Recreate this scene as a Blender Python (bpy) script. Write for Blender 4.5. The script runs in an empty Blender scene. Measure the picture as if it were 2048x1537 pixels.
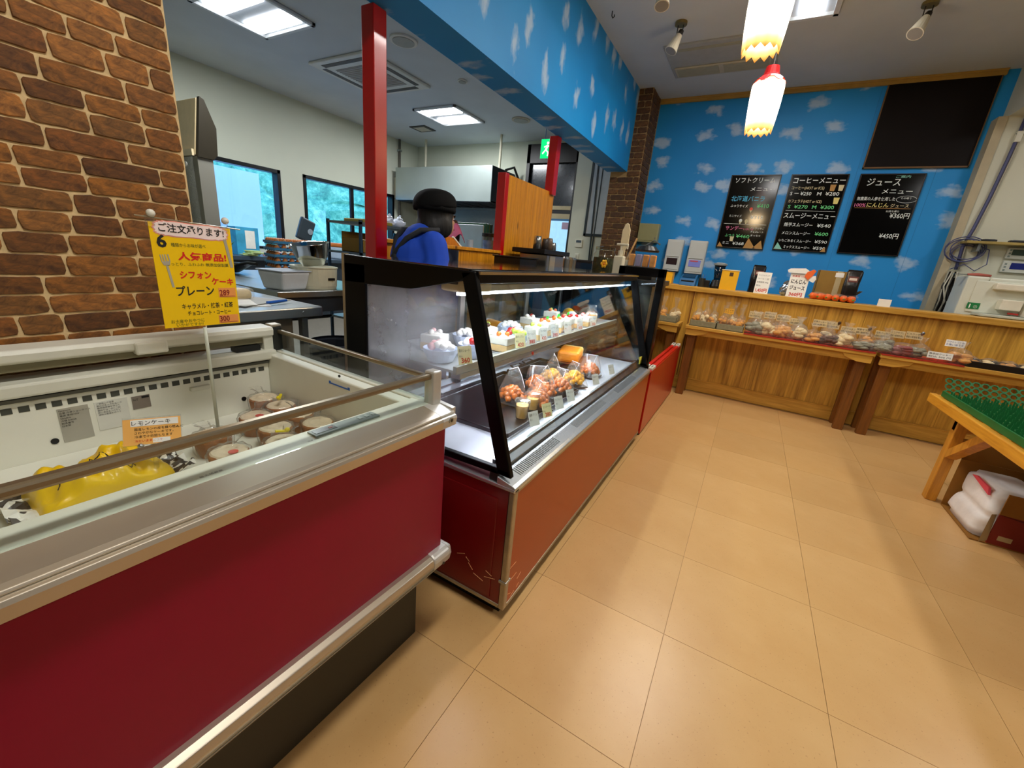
import bpy, math, random
from mathutils import Vector, Matrix
S = bpy.context.scene
COL = S.collection
random.seed(11)
# ------------------------------------------------------------------ camera
CAM_H = 1.17
FPX = 816.9
CR = ((0.86168264, 0.49971298, 0.08826081), (0.22370134, -0.21795295, -0.94997591), (-0.45547859, 0.8383218, -0.29959273))
cam_d = bpy.data.cameras.new('camera'); cam = bpy.data.objects.new('camera', cam_d); COL.objects.link(cam)
cam_d.sensor_fit = 'HORIZONTAL'; cam_d.sensor_width = 36.0; cam_d.lens = FPX / 2048 * 36.0
cam_d.clip_start = 0.02; cam_d.clip_end = 200
cx, cy, cz = [Vector(r) for r in CR]
m = Matrix((cx, -cy, -cz)).transposed().to_4x4(); m.translation = (0, 0, CAM_H)
cam.matrix_world = m
S.camera = cam
def PX(u, v, x=None, y=None, z=None):
    """point of the place seen at photo pixel (u, v) on a known plane"""
    r = cx * ((u - 1024) / FPX) + cy * ((v - 768.5) / FPX) + cz
    o = Vector((0, 0, CAM_H))
    if x is not None: t = x / r.x
    elif y is not None: t = y / r.y
    else: t = (z - CAM_H) / r.z
    return o + r * t
# ------------------------------------------------------------------ world, exposure
W = bpy.data.worlds.new('world'); S.world = W; W.use_nodes = True
wn = W.node_tree.nodes; wl = W.node_tree.links
bg = wn['Background']; bg.inputs['Strength'].default_value = 3.4
tc = wn.new('ShaderNodeTexCoord'); sx = wn.new('ShaderNodeSeparateXYZ'); cr = wn.new('ShaderNodeValToRGB')
wl.new(tc.outputs['Generated'], sx.inputs[0]); wl.new(sx.outputs['Z'], cr.inputs[0]); wl.new(cr.outputs[0], bg.inputs['Color'])
cr.color_ramp.elements[0].color = (0.62, 0.80, 1.0, 1); cr.color_ramp.elements[1].color = (0.42, 0.66, 1.0, 1)
S.view_settings.view_transform = 'Standard'; S.view_settings.look = 'None'
S.view_settings.gamma = 1.0; S.view_settings.use_curve_mapping = False
S.view_settings.exposure = 0.35
LP_SHOP, LP_KITCHEN, LP_PENDANT, LP_LED = 21.0, 42.0, 8.0, 6.5
# ------------------------------------------------------------------ materials
def lin(c):
    if isinstance(c, str):
        c = tuple(int(c[i:i+2], 16) / 255 for i in (0, 2, 4))
    return tuple((x / 12.92 if x <= .04045 else ((x + .055) / 1.055) ** 2.4) for x in c)
MATS = {}
def nodemat(name):
    mt = bpy.data.materials.new(name); mt.use_nodes = True
    nt = mt.node_tree
    return mt, nt, nt.nodes['Principled BSDF']
def coords(nt, scale=(1, 1, 1), obj=True):
    t = nt.nodes.new('ShaderNodeTexCoord'); mp = nt.nodes.new('ShaderNodeMapping')
    mp.inputs['Scale'].default_value = scale
    nt.links.new(t.outputs['Object' if obj else 'Generated'], mp.inputs[0]); return mp.outputs[0]
def noise(nt, vec, sc, det=3, rough=.5, dist=0):
    n = nt.nodes.new('ShaderNodeTexNoise'); n.inputs['Scale'].default_value = sc; n.inputs['Detail'].default_value = det
    n.inputs['Roughness'].default_value = rough; n.inputs['Distortion'].default_value = dist
    nt.links.new(vec, n.inputs['Vector']); return n.outputs['Fac']
def ramp(nt, fac, stops):
    r = nt.nodes.new('ShaderNodeValToRGB'); el = r.color_ramp.elements
    while len(el) < len(stops): el.new(.5)
    for e, (p, c) in zip(el, stops):
        e.position = p; e.color = (*c, 1)
    nt.links.new(fac, r.inputs[0]); return r.outputs[0]
def bumpn(nt, b, h, st, dist=.01):
    n = nt.nodes.new('ShaderNodeBump'); n.inputs['Strength'].default_value = st; n.inputs['Distance'].default_value = dist
    nt.links.new(h, n.inputs['Height']); nt.links.new(n.outputs[0], b.inputs['Normal'])
def M(name, col, rough=.5, metal=0., var=.07, sc=14., bump=0., coat=0., stretch=(1, 1, 1), em=0., spec=None, sub=0., trans=0.):
    if name in MATS: return MATS[name]
    mt, nt, b = nodemat(name)
    c = lin(col)
    f = noise(nt, coords(nt, stretch), sc, 4)
    nt.links.new(ramp(nt, f, [(.25, tuple(x * (1 - var) for x in c)), (.75, tuple(min(1, x * (1 + var)) for x in c))]), b.inputs['Base Color'])
    b.inputs['Roughness'].default_value = rough; b.inputs['Metallic'].default_value = metal
    if coat: b.inputs['Coat Weight'].default_value = coat; b.inputs['Coat Roughness'].default_value = .08
    if spec is not None: b.inputs['Specular IOR Level'].default_value = spec
    if bump: bumpn(nt, b, f, bump)
    if em: b.inputs['Emission Color'].default_value = (*c, 1); b.inputs['Emission Strength'].default_value = em
    MATS[name] = mt; return mt
def wood(name, dark, light, stretch=(14, 14, 1), sc=3., rough=.45, knots=False, coat=.15):
    if name in MATS: return MATS[name]
    mt, nt, b = nodemat(name)
    v = coords(nt, stretch)
    f = noise(nt, v, sc, 6, .62, .6)
    f2 = noise(nt, v, sc * 5, 3, .5)
    mx = nt.nodes.new('ShaderNodeMath'); mx.operation = 'MULTIPLY_ADD'; mx.inputs[1].default_value = .35
    nt.links.new(f2, mx.inputs[0]); nt.links.new(f, mx.inputs[2])
    d, l = lin(dark), lin(light)
    col = ramp(nt, mx.outputs[0], [(.42, d), (.62, tuple((a + c) / 2 for a, c in zip(d, l))), (.85, l)])
    if knots:
        vo = nt.nodes.new('ShaderNodeTexVoronoi'); vo.inputs['Scale'].default_value = 3.2
        nt.links.new(coords(nt, (1, 1.6, .55)), vo.inputs['Vector'])
        kn = ramp(nt, vo.outputs['Distance'], [(.03, (.12, .05, .02)), (.075, (1, 1, 1))])
        mm = nt.nodes.new('ShaderNodeMix'); mm.data_type = 'RGBA'; mm.blend_type = 'MULTIPLY'; mm.inputs[0].default_value = .8
        nt.links.new(col, mm.inputs[6]); nt.links.new(kn, mm.inputs[7]); col = mm.outputs[2]
    nt.links.new(col, b.inputs['Base Color'])
    b.inputs['Roughness'].default_value = rough; b.inputs['Coat Weight'].default_value = coat; b.inputs['Coat Roughness'].default_value = .25
    bumpn(nt, b, mx.outputs[0], .06, .004)
    MATS[name] = mt; return mt
def glass(name, tint=(.93, .97, .95), refl=1.0, rough=.02, haze=0., hazecol=(.8, .82, .85), ior=1.45, mask=None):
    if name in MATS: return MATS[name]
    mt = bpy.data.materials.new(name); mt.use_nodes = True; nt = mt.node_tree; nt.nodes.clear()
    out = nt.nodes.new('ShaderNodeOutputMaterial'); tr = nt.nodes.new('ShaderNodeBsdfTransparent'); gl = nt.nodes.new('ShaderNodeBsdfGlossy')
    lw = nt.nodes.new('ShaderNodeLayerWeight'); lw.inputs[0].default_value = .5; pw = nt.nodes.new('ShaderNodeMath'); pw.operation = 'POWER'; pw.inputs[1].default_value = 4.5
    nt.links.new(lw.outputs['Facing'], pw.inputs[0]); fr = nt.nodes.new('ShaderNodeMath'); fr.operation = 'MULTIPLY_ADD'; fr.inputs[1].default_value = .8; fr.inputs[2].default_value = .045; nt.links.new(pw.outputs[0], fr.inputs[0]); mx = nt.nodes.new('ShaderNodeMixShader')
    tr.inputs[0].default_value = (*tint, 1); gl.inputs['Roughness'].default_value = rough
    mu = nt.nodes.new('ShaderNodeMath'); mu.operation = 'MULTIPLY'; mu.inputs[1].default_value = refl
    nt.links.new(fr.outputs[0], mu.inputs[0]); nt.links.new(mu.outputs[0], mx.inputs[0])
    nt.links.new(tr.outputs[0], mx.inputs[1]); nt.links.new(gl.outputs[0], mx.inputs[2]); last = mx.outputs[0]
    if haze:
        di = nt.nodes.new('ShaderNodeBsdfDiffuse'); di.inputs[0].default_value = (*hazecol, 1)
        tl = nt.nodes.new('ShaderNodeBsdfTranslucent'); tl.inputs[0].default_value = (*hazecol, 1)
        ad = nt.nodes.new('ShaderNodeMixShader'); ad.inputs[0].default_value = .5
        nt.links.new(di.outputs[0], ad.inputs[1]); nt.links.new(tl.outputs[0], ad.inputs[2])
        m2 = nt.nodes.new('ShaderNodeMixShader'); nt.links.new(last, m2.inputs[1]); nt.links.new(ad.outputs[0], m2.inputs[2])
        if mask: nt.links.new(mask(nt, haze), m2.inputs[0])
        else:
            f = noise(nt, coords(nt), 60, 4, .6, .5)
            mr = nt.nodes.new('ShaderNodeMapRange'); mr.inputs[1].default_value = .4; mr.inputs[2].default_value = .75; mr.inputs[3].default_value = haze * .25; mr.inputs[4].default_value = haze
            nt.links.new(f, mr.inputs[0]); nt.links.new(mr.outputs[0], m2.inputs[0])
        last = m2.outputs[0]
    nt.links.new(last, out.inputs[0]); MATS[name] = mt; return mt
def emit(name, col, st):
    if name in MATS: return MATS[name]
    mt = bpy.data.materials.new(name); mt.use_nodes = True; nt = mt.node_tree; nt.nodes.clear()
    out = nt.nodes.new('ShaderNodeOutputMaterial'); e = nt.nodes.new('ShaderNodeEmission'); e.inputs[0].default_value = (*lin(col), 1); e.inputs[1].default_value = st
    nt.links.new(e.outputs[0], out.inputs[0]); MATS[name] = mt; return mt
# ------------------------------------------------------------------ mesh builder
XF = {}
class B:
    def __init__(s): s.v = []; s.f = []
    def add(s, vs, fs):
        o = len(s.v); s.v += [Vector(p) for p in vs]; s.f += [tuple(i + o for i in q) for q in fs]; return s
    def box(s, x0, x1, y0, y1, z0, z1):
        return s.hexa([(x0, y0, z0), (x1, y0, z0), (x1, y1, z0), (x0, y1, z0), (x0, y0, z1), (x1, y0, z1), (x1, y1, z1), (x0, y1, z1)])
    def hexa(s, p):
        return s.add(p, [(0, 3, 2, 1), (4, 5, 6, 7), (0, 1, 5, 4), (1, 2, 6, 5), (2, 3, 7, 6), (3, 0, 4, 7)])
    def cb(s, c, d, rz=0., rx=0., ry=0.):
        mt = Matrix.Rotation(rz, 3, 'Z') @ Matrix.Rotation(ry, 3, 'Y') @ Matrix.Rotation(rx, 3, 'X')
        c = Vector(c); h = [x / 2 for x in d]
        return s.hexa([c + mt @ Vector((a * h[0], b * h[1], e * h[2])) for e in (-1, 1) for a, b in ((-1, -1), (1, -1), (1, 1), (-1, 1))])
    def bar(s, p, q, w, h=None, up=(0, 0, 1)):
        p, q = Vector(p), Vector(q); h = h or w; d = (q - p).normalized(); up = Vector(up)
        a = d.cross(up)
        if a.length < 1e-4: a = d.cross(Vector((1, 0, 0)))
        a.normalize(); c = a.cross(d)
        return s.hexa([e + a * (i * w / 2) + c * (j * h / 2) for e in (p, q) for i, j in ((-1, -1), (1, -1), (1, 1), (-1, 1))])
    def cyl(s, p, q, r, r2=None, n=12):
        p, q = Vector(p), Vector(q); r2 = r if r2 is None else r2; d = (q - p).normalized()
        a = d.orthogonal().normalized(); c = d.cross(a)
        vs = [e + (a * math.cos(2 * math.pi * k / n) + c * math.sin(2 * math.pi * k / n)) * rr for e, rr in ((p, r), (q, r2)) for k in range(n)]
        return s.add(vs, [(k, (k + 1) % n, n + (k + 1) % n, n + k) for k in range(n)] + [tuple(range(n))[::-1], tuple(range(n, 2 * n))])
    def tube(s, pts, r, n=6):
        pts = [Vector(p) for p in pts]; rings = []; a = None
        for i, p in enumerate(pts):
            d = (pts[min(i + 1, len(pts) - 1)] - pts[max(i - 1, 0)]).normalized()
            if a is None: a = d.orthogonal().normalized()
            else:
                a = a - d * a.dot(d)
                a = a.normalized() if a.length > 1e-5 else d.orthogonal().normalized()
            c = d.cross(a); rr = r[i] if isinstance(r, (list, tuple)) else r
            rings.append([p + (a * math.cos(2 * math.pi * k / n) + c * math.sin(2 * math.pi * k / n)) * rr for k in range(n)])
        vs = [v for g in rings for v in g]; L = len(rings)
        fs = [(i * n + k, i * n + (k + 1) % n, (i + 1) * n + (k + 1) % n, (i + 1) * n + k) for i in range(L - 1) for k in range(n)]
        return s.add(vs, fs + [tuple(range(n))[::-1], tuple(range((L - 1) * n, L * n))])
    def lathe(s, prof, c=(0, 0, 0), n=16, sx=1., sy=1., close=False, wob=0.):
        c = Vector(c); vs = []
        for r, z in prof:
            for k in range(n):
                q = r * (1 + wob * (random.random() - .5)); t = 2 * math.pi * k / n
                vs.append(c + Vector((q * math.cos(t) * sx, q * math.sin(t) * sy, z)))
        L = len(prof)
        fs = [(i * n + k, i * n + (k + 1) % n, (i + 1) * n + (k + 1) % n, (i + 1) * n + k) for i in range(L - 1) for k in range(n)]
        if close: fs += [tuple(range(n))[::-1], tuple(range((L - 1) * n, L * n))]
        return s.add(vs, fs)
    def ell(s, c, rx, ry=None, rz=None, n=10, mrow=6, jit=0.):
        ry = ry or rx; rz = rz or rx; c = Vector(c)
        vs = [c + Vector((0, 0, -rz))]
        for i in range(1, mrow):
            ph = -math.pi / 2 + math.pi * i / mrow
            for k in range(n):
                t = 2 * math.pi * k / n; j = 1 + jit * (random.random() - .5)
                vs.append(c + Vector((rx * math.cos(ph) * math.cos(t), ry * math.cos(ph) * math.sin(t), rz * math.sin(ph))) * j if False else c + Vector((rx * j * math.cos(ph) * math.cos(t), ry * j * math.cos(ph) * math.sin(t), rz * j * math.sin(ph))))
        vs.append(c + Vector((0, 0, rz))); T = len(vs) - 1
        fs = [(0, 1 + (k + 1) % n, 1 + k) for k in range(n)]
        for i in range(mrow - 2):
            fs += [(1 + i * n + k, 1 + i * n + (k + 1) % n, 1 + (i + 1) * n + (k + 1) % n, 1 + (i + 1) * n + k) for k in range(n)]
        o = 1 + (mrow - 2) * n
        return s.add(vs, fs + [(o + k, o + (k + 1) % n, T) for k in range(n)])
    def prism(s, poly, ax, a, b):
        def mk(p, t): return (t, p[0], p[1]) if ax == 'x' else ((p[0], t, p[1]) if ax == 'y' else (p[0], p[1], t))
        n = len(poly)
        return s.add([mk(p, a) for p in poly] + [mk(p, b) for p in poly], [tuple(range(n))[::-1], tuple(range(n, 2 * n))] + [(k, (k + 1) % n, n + (k + 1) % n, n + k) for k in range(n)])
    def surf(s, fn, nu, nv, wrap=False):
        vs = [fn(i / nu, j / nv) for i in range(nu + 1) for j in range(nv + (0 if wrap else 1))]
        w = nv if wrap else nv + 1
        return s.add(vs, [(i * w + j, i * w + (j + 1) % w, (i + 1) * w + (j + 1) % w, (i + 1) * w + j) for i in range(nu) for j in range(nv)])
    def quad(s, *p): return s.add(p, [tuple(range(len(p)))])
    def xf(s, mt): s.v = [mt @ p for p in s.v]; return s
    def build(s, name, mat, parent=None, bevel=0., smooth=False, world=True, solid=0., subd=0, **tags):
        me = bpy.data.meshes.new(name)
        vs = s.v
        if parent is not None and world:
            inv = XF[parent.name].inverted(); vs = [inv @ p for p in vs]
        me.from_pydata([tuple(p) for p in vs], [], s.f); me.validate()
        me.materials.append(mat)
        if smooth:
            me.polygons.foreach_set('use_smooth', [True] * len(me.polygons))
        me.update()
        o = bpy.data.objects.new(name, me); COL.objects.link(o)
        fixn(me)
        if parent is not None: o.parent = parent; XF[o.name] = XF[parent.name]
        else: XF[o.name] = Matrix()
        if solid:
            md = o.modifiers.new('thick', 'SOLIDIFY'); md.thickness = solid; md.offset = 0
        if subd:
            md = o.modifiers.new('sub', 'SUBSURF'); md.levels = subd; md.render_levels = subd
        if bevel:
            md = o.modifiers.new('bevel', 'BEVEL'); md.width = bevel; md.segments = 2; md.limit_method = 'ANGLE'; md.angle_limit = .7
        for k, val in tags.items(): o[k] = val
        return o
import bmesh
def fixn(me):
    bm = bmesh.new(); bm.from_mesh(me); bmesh.ops.recalc_face_normals(bm, faces=bm.faces); bm.to_mesh(me); bm.free()
def thing(name, label, cat, loc=(0, 0, 0), rz=0., group=None):
    o = bpy.data.objects.new(name, None); COL.objects.link(o); o.empty_display_size = .05
    o.location = loc; o.rotation_euler = (0, 0, rz); o['label'] = label; o['category'] = cat
    if group: o['group'] = group
    XF[o.name] = Matrix.Translation(Vector(loc)) @ Matrix.Rotation(rz, 4, 'Z')
    return o
def one(b, name, mat, label, cat, group=None, **k):
    """a thing that is a single mesh, origin at its base"""
    lo = Vector((min(p.x for p in b.v), min(p.y for p in b.v), min(p.z for p in b.v))); hi = Vector((max(p.x for p in b.v), max(p.y for p in b.v), 0))
    c = Vector(((lo.x + hi.x) / 2, (lo.y + hi.y) / 2, lo.z)); b.v = [p - c for p in b.v]
    o = b.build(name, mat, None, label=label, category=cat, **k); o.location = c; XF[o.name] = Matrix.Translation(c)
    if group: o['group'] = group
    return o
KIDS = {}
def kids(o): return [c for c in bpy.data.objects if c.parent == o]
def dup(root, loc, rz=0., label=None, group=None, scale=None):
    def cp(o, par):
        c = o.copy(); COL.objects.link(c); c.parent = par
        for ch in list(o.children): cp(ch, c)
        return c
    r = cp(root, None); r.location = loc; r.rotation_euler = (0, 0, rz)
    if scale: r.scale = scale
    if label: r['label'] = label
    if group: r['group'] = group
    XF[r.name] = Matrix.Translation(Vector(loc)) @ Matrix.Rotation(rz, 4, 'Z')
    return r
def struct(b, name, mat, **k): return b.build(name, mat, None, kind='structure', **k)
INK = {}
def letters(body, mat, parent, o, xd, yd, size, width=None, bold=0., name='lettering', skew=0., center=False):
    """flat printed / written characters lying on a surface: origin o, reading direction xd, up direction yd"""
    cu = bpy.data.curves.new('t', 'FONT'); cu.body = body; cu.size = 1.0; cu.offset = bold; cu.resolution_u = 2; cu.shear = skew
    ob = bpy.data.objects.new('t', cu)
    me = bpy.data.meshes.new_from_object(ob)
    bpy.data.objects.remove(ob); bpy.data.curves.remove(cu)
    if not len(me.vertices): return None
    xs = [v.co.x for v in me.vertices]; w = max(xs) - min(xs); x0 = min(xs)
    sxx = size if width is None else width / w
    xd, yd, o = Vector(xd).normalized(), Vector(yd).normalized(), Vector(o)
    if center: o = o - xd * (w * sxx / 2)
    b = B(); b.v = [o + xd * ((v.co.x - x0) * sxx) + yd * (v.co.y * size) for v in me.vertices]; b.f = [tuple(p.vertices) for p in me.polygons]
    bpy.data.meshes.remove(me)
    return b.build(name, mat, parent)
def area(parent, loc, sx_, sy_, power, col, rx=0., ry=0.):
    l = bpy.data.lights.new('lamp_light', 'AREA'); l.shape = 'RECTANGLE'; l.size = sx_; l.size_y = sy_; l.energy = power; l.color = col
    o = bpy.data.objects.new('lamp_light', l); COL.objects.link(o); o.parent = parent
    o.location = XF[parent.name].inverted() @ Vector(loc); o.rotation_euler = (rx, ry, 0); return o
def point(parent, loc, power, col, r=.05):
    l = bpy.data.lights.new('bulb_light', 'POINT'); l.energy = power; l.color = col; l.shadow_soft_size = r
    o = bpy.data.objects.new('bulb_light', l); COL.objects.link(o); o.parent = parent
    o.location = XF[parent.name].inverted() @ Vector(loc); return o
# ================================================================== STRUCTURE
ZC = 3.0; YB = 5.47; XBEAM = -1.53; XPART = -1.78; XK = -6.2; YK = 6.72
# floor: vinyl tiles, each a part, 45.7 cm
def floor_mat():
    mt, nt, b = nodemat('vinyl_tile')
    oi = nt.nodes.new('ShaderNodeObjectInfo')
    f = noise(nt, coords(nt), 2.2, 5, .6); f2 = noise(nt, coords(nt), 160, 2, .5)
    col = ramp(nt, f, [(.3, lin('c99c60')), (.7, lin('d7ae74'))])
    sp = ramp(nt, f2, [(.27, (.62, .52, .42)), (.34, (1, 1, 1))])
    mm = nt.nodes.new('ShaderNodeMix'); mm.data_type = 'RGBA'; mm.blend_type = 'MULTIPLY'; mm.inputs[0].default_value = .6
    nt.links.new(col, mm.inputs[6]); nt.links.new(sp, mm.inputs[7])
    hs = nt.nodes.new('ShaderNodeHueSaturation'); mr = nt.nodes.new('ShaderNodeMapRange'); mr.inputs[3].default_value = .95; mr.inputs[4].default_value = 1.04
    nt.links.new(oi.outputs['Random'], mr.inputs[0]); nt.links.new(mr.outputs[0], hs.inputs['Value']); nt.links.new(mm.outputs[2], hs.inputs['Color'])
    nt.links.new(hs.outputs[0], b.inputs['Base Color']); b.inputs['Roughness'].default_value = .33
    bumpn(nt, b, noise(nt, coords(nt), 7, 3), .05, .02); return mt
T = .457; TX0, TY0 = .0023, 1.228
fl = struct(B().box(XK - .1, 4.1, -3.1, YK + .1, -.12, -.0035), 'floor', M('tile_joint', 'a07c50', .8))
tmat = floor_mat(); tme = None
g = .0007
for i in range(-3, 9):
    for j in range(-3, 8):
        x0, y0 = TX0 + i * T, TY0 + j * T
        if x0 < -1.2 or x0 > 3.4 or y0 > 4.4: continue
        if tme is None:
            tb = B().box(g, T - g, g, T - g, -.0034, 0); o = tb.build('floor_tile', tmat, fl, bevel=.0006); tme = o.data
        else:
            o = bpy.data.objects.new('floor_tile', tme); COL.objects.link(o); o.parent = fl
        o.location = (x0, y0, 0)
struct(B().box(XK - .1, -1.15, -3.1, YK + .1, -.0034, 0), 'floor_kitchen', M('kitchen_floor', '7a7468', .5))
# ceilings
ceil_m = M('ceiling_paint', 'c3cacd', .85, var=.05, sc=2.5)
struct(B().box(XK - .1, 4.1, -3.1, YK + .1, ZC, ZC + .12), 'ceiling', ceil_m)
# walls
cream = M('cream_plaster', 'cfd2c0', .8, var=.04, sc=1.3)
def wall_open(name, x0, x1, holes, y0, y1, mat):
    """wall slab in the YZ plane with rectangular holes (y0,y1,z0,z1)"""
    b = B(); ys = sorted({y0, y1, *[h[0] for h in holes], *[h[1] for h in holes]}); zs = sorted({0, ZC, *[h[2] for h in holes], *[h[3] for h in holes]})
    for a, c in zip(ys, ys[1:]):
        for d, e in zip(zs, zs[1:]):
            if not any(h[0] <= a and c <= h[1] and h[2] <= d and e <= h[3] for h in holes): b.box(x0, x1, a, c, d, e)
    return struct(b, name, mat)
W1 = (2.35, 3.9, .95, 2.03); W2 = (4.25, 6.1, .93, 2.05)
wall_open('wall_kitchen_left', XK - .15, XK, [W1, W2], -1.1, YK, cream)
DR = (-3.74, -2.80)
b = B().box(XK - .15, DR[0], YK, YK + .15, 0, ZC).box(DR[0], DR[1], YK, YK + .15, 2.94, ZC).box(DR[1], -1.7, YK, YK + .15, 0, ZC)
struct(b, 'wall_kitchen_back', cream)
struct(B().box(-2.31, XPART + .06, YB, YB + .12, 0, ZC).box(-1.9, XPART + .06, YB + .12, YK, 0, ZC), 'wall_kitchen_right', cream)
struct(B().box(XK, -1.76, -1.25, -1.1, 0, ZC), 'wall_kitchen_front', cream)
# sky-printed wall paper
def sky_mat(name, stretch, cloud=.7, beam=False):
    mt, nt, b = nodemat(name)
    s0 = nt.nodes.new('ShaderNodeSeparateXYZ'); nt.links.new(coords(nt), s0.inputs[0]); cb_ = nt.nodes.new('ShaderNodeCombineXYZ')
    if beam:
        ad_ = nt.nodes.new('ShaderNodeMath'); ad_.operation = 'ADD'; nt.links.new(s0.outputs['Z'], ad_.inputs[0]); nt.links.new(s0.outputs['X'], ad_.inputs[1]); nt.links.new(s0.outputs['Y'], cb_.inputs[0]); nt.links.new(ad_.outputs[0], cb_.inputs[1])
    else: nt.links.new(s0.outputs['X'], cb_.inputs[0]); nt.links.new(s0.outputs['Z'], cb_.inputs[1])
    mp_ = nt.nodes.new('ShaderNodeMapping'); mp_.inputs['Scale'].default_value = stretch; nt.links.new(cb_.outputs[0], mp_.inputs[0]); v = mp_.outputs[0]
    base = ramp(nt, noise(nt, coords(nt), 1.2, 2), [(.3, lin('0a86d2')), (.7, lin('1596e2'))])
    w = nt.nodes.new('ShaderNodeTexNoise'); w.inputs['Scale'].default_value = 9; w.inputs['Detail'].default_value = 4
    nt.links.new(v, w.inputs['Vector'])
    mx = nt.nodes.new('ShaderNodeMix'); mx.data_type = 'VECTOR'; mx.inputs[0].default_value = .17
    nt.links.new(v, mx.inputs[4]); nt.links.new(w.outputs['Color'], mx.inputs[5])
    vo = nt.nodes.new('ShaderNodeTexVoronoi'); vo.voronoi_dimensions = '2D'; vo.inputs['Scale'].default_value = 3.3; vo.inputs['Randomness'].default_value = .62
    nt.links.new(mx.outputs[1], vo.inputs['Vector'])
    f = noise(nt, v, 24, 5, .6)
    su = nt.nodes.new('ShaderNodeMath'); su.operation = 'MULTIPLY_ADD'; su.inputs[1].default_value = -.22
    nt.links.new(f, su.inputs[0]); nt.links.new(vo.outputs['Distance'], su.inputs[2])
    k = nt.nodes.new('ShaderNodeMapRange'); k.inputs[1].default_value = .13; k.inputs[2].default_value = -.03; k.inputs[3].default_value = 0; k.inputs[4].default_value = cloud
    nt.links.new(su.outputs[0], k.inputs[0])
    mm = nt.nodes.new('ShaderNodeMix'); mm.data_type = 'RGBA'
    nt.links.new(k.outputs[0], mm.inputs[0]); nt.links.new(base, mm.inputs[6]); mm.inputs[7].default_value = (*lin('b9cfe4'), 1)
    nt.links.new(mm.outputs[2], b.inputs['Base Color']); b.inputs['Roughness'].default_value = .55
    return mt
sky_b = sky_mat('sky_print_wall', (.85, 1.25, 1), .72)
sky_s = sky_mat('sky_print_beam', (1.5, .8, 1), .75, True)
struct(B().box(XPART + .06, 1.5, YB, YB + .12, 0, ZC), 'wall_back', sky_b)
struct(B().box(-1.76, XBEAM, .66, 5.08, 2.188, ZC), 'beam_sky', sky_s)
white_w = M('white_wall_paint', 'cfd0bd', .7, var=.05, sc=2)
struct(B().box(1.5, 4.1, YB - .12, YB + .12, 0, 2.62).box(1.5, 4.1, YB - .5, YB + .12, 2.62, ZC), 'wall_back_right', white_w)
struct(B().box(1.44, 1.5, YB - .13, YB, 0, 2.62), 'trim_1', M('beige_trim', 'b9ad8f', .6))
struct(B().box(4.0, 4.15, -3.1, YB, 0, ZC), 'wall_right', M('grey_plaster', '8f897c', .8))
struct(B().box(-1.76, 4.1, -3.2, -3.05, 0, ZC), 'wall_front', M('grey_plaster', '8f897c', .8))
gold = M('gold_moulding', 'a8863c', .45, var=.1)
struct(B().box(-1.38, 1.42, YB - .03, YB, ZC - .045, ZC).box(-1.38, 1.42, YB - .045, YB, ZC - .015, ZC), 'trim_2', gold, bevel=.004)
# seams of the wall paper: thin raised joints
for k, x in enumerate((.62, 1.2)):
    struct(B().box(x, x + .002, YB - .001, YB, 1.0, ZC - .05), 'trim_%d' % (k + 5), M('paper_joint', '0d6fb0', .6))
# ---- brick claddings
def brick_mat(name, cols, rough=.75):
    mt, nt, b = nodemat(name)
    oi = nt.nodes.new('ShaderNodeObjectInfo')
    c = ramp(nt, oi.outputs['Random'], [(i / (len(cols) - 1), lin(x)) for i, x in enumerate(cols)])
    f = noise(nt, coords(nt, (1, 1, 2.2)), 26, 6, .7, .8)
    k = ramp(nt, f, [(.32, (.4, .34, .28)), (.5, (1, 1, 1)), (.66, (1.75, 1.6, 1.35))])
    mm = nt.nodes.new('ShaderNodeMix'); mm.data_type = 'RGBA'; mm.blend_type = 'MULTIPLY'; mm.inputs[0].default_value = 1
    nt.links.new(c, mm.inputs[6]); nt.links.new(k, mm.inputs[7]); nt.links.new(mm.outputs[2], b.inputs['Base Color'])
    b.inputs['Roughness'].default_value = rough; bumpn(nt, b, f, .25, .004); return mt
def brick(parent, mat, org, ud, L, Hh, nrm, wob=.0022, th=.006):
    """one irregular brick on a wall: origin corner, direction along the course, length, height, outward normal"""
    n = []; r = min(L, Hh) * .22
    def side(a, c, k):
        return [(a[0] + (c[0] - a[0]) * t / k, a[1] + (c[1] - a[1]) * t / k) for t in range(k)]
    pts = side((r, 0), (L - r, 0), 5) + [(L - r * .3, r * .25)] + side((L, r), (L, Hh - r), 2) + [(L - r * .3, Hh - r * .25)] + side((L - r, Hh), (r, Hh), 5) + [(r * .3, Hh - r * .25)] + side((0, Hh - r), (0, r), 2) + [(r * .3, r * .25)]
    pts = [(a + random.uniform(-wob, wob), c + random.uniform(-wob, wob)) for a, c in pts]
    ud, nrm = Vector(ud), Vector(nrm); up = Vector((0, 0, 1)); b = B(); k = len(pts); t2 = th * random.uniform(.75, 1.25)
    cxm, czm = L / 2, Hh / 2
    f3 = lambda a, c, d: Vector((0, 0, 0)) + ud * (a - cxm) + up * (c - czm) + nrm * d
    ins = [(cxm + (a - cxm) * .975, czm + (c - czm) * .93) for a, c in pts]
    vs = [f3(a, c, 0) for a, c in pts] + [f3(a, c, t2 * .7) for a, c in pts] + [f3(a, c, t2) for a, c in ins]
    fs = [(i + o, (i + 1) % k + o, (i + 1) % k + k + o, i + k + o) for o in (0, k) for i in range(k)] + [tuple(range(2 * k, 3 * k))]
    b.add(vs, fs)
    o = b.build('brick', mat, parent)
    o.location = Vector(org) + ud * cxm + up * czm - XF[parent.name].translation
    return o
XBR = -1.505
mortar = M('pale_mortar', 'dcbf8c', .9, var=.12, sc=60, bump=.2)
bw = struct(B().box(-1.76, XBR, -3.05, .66, 0, ZC), 'wall_brick_left', mortar)
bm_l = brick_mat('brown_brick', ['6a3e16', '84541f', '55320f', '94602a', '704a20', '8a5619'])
z = .70; row = 0
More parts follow.
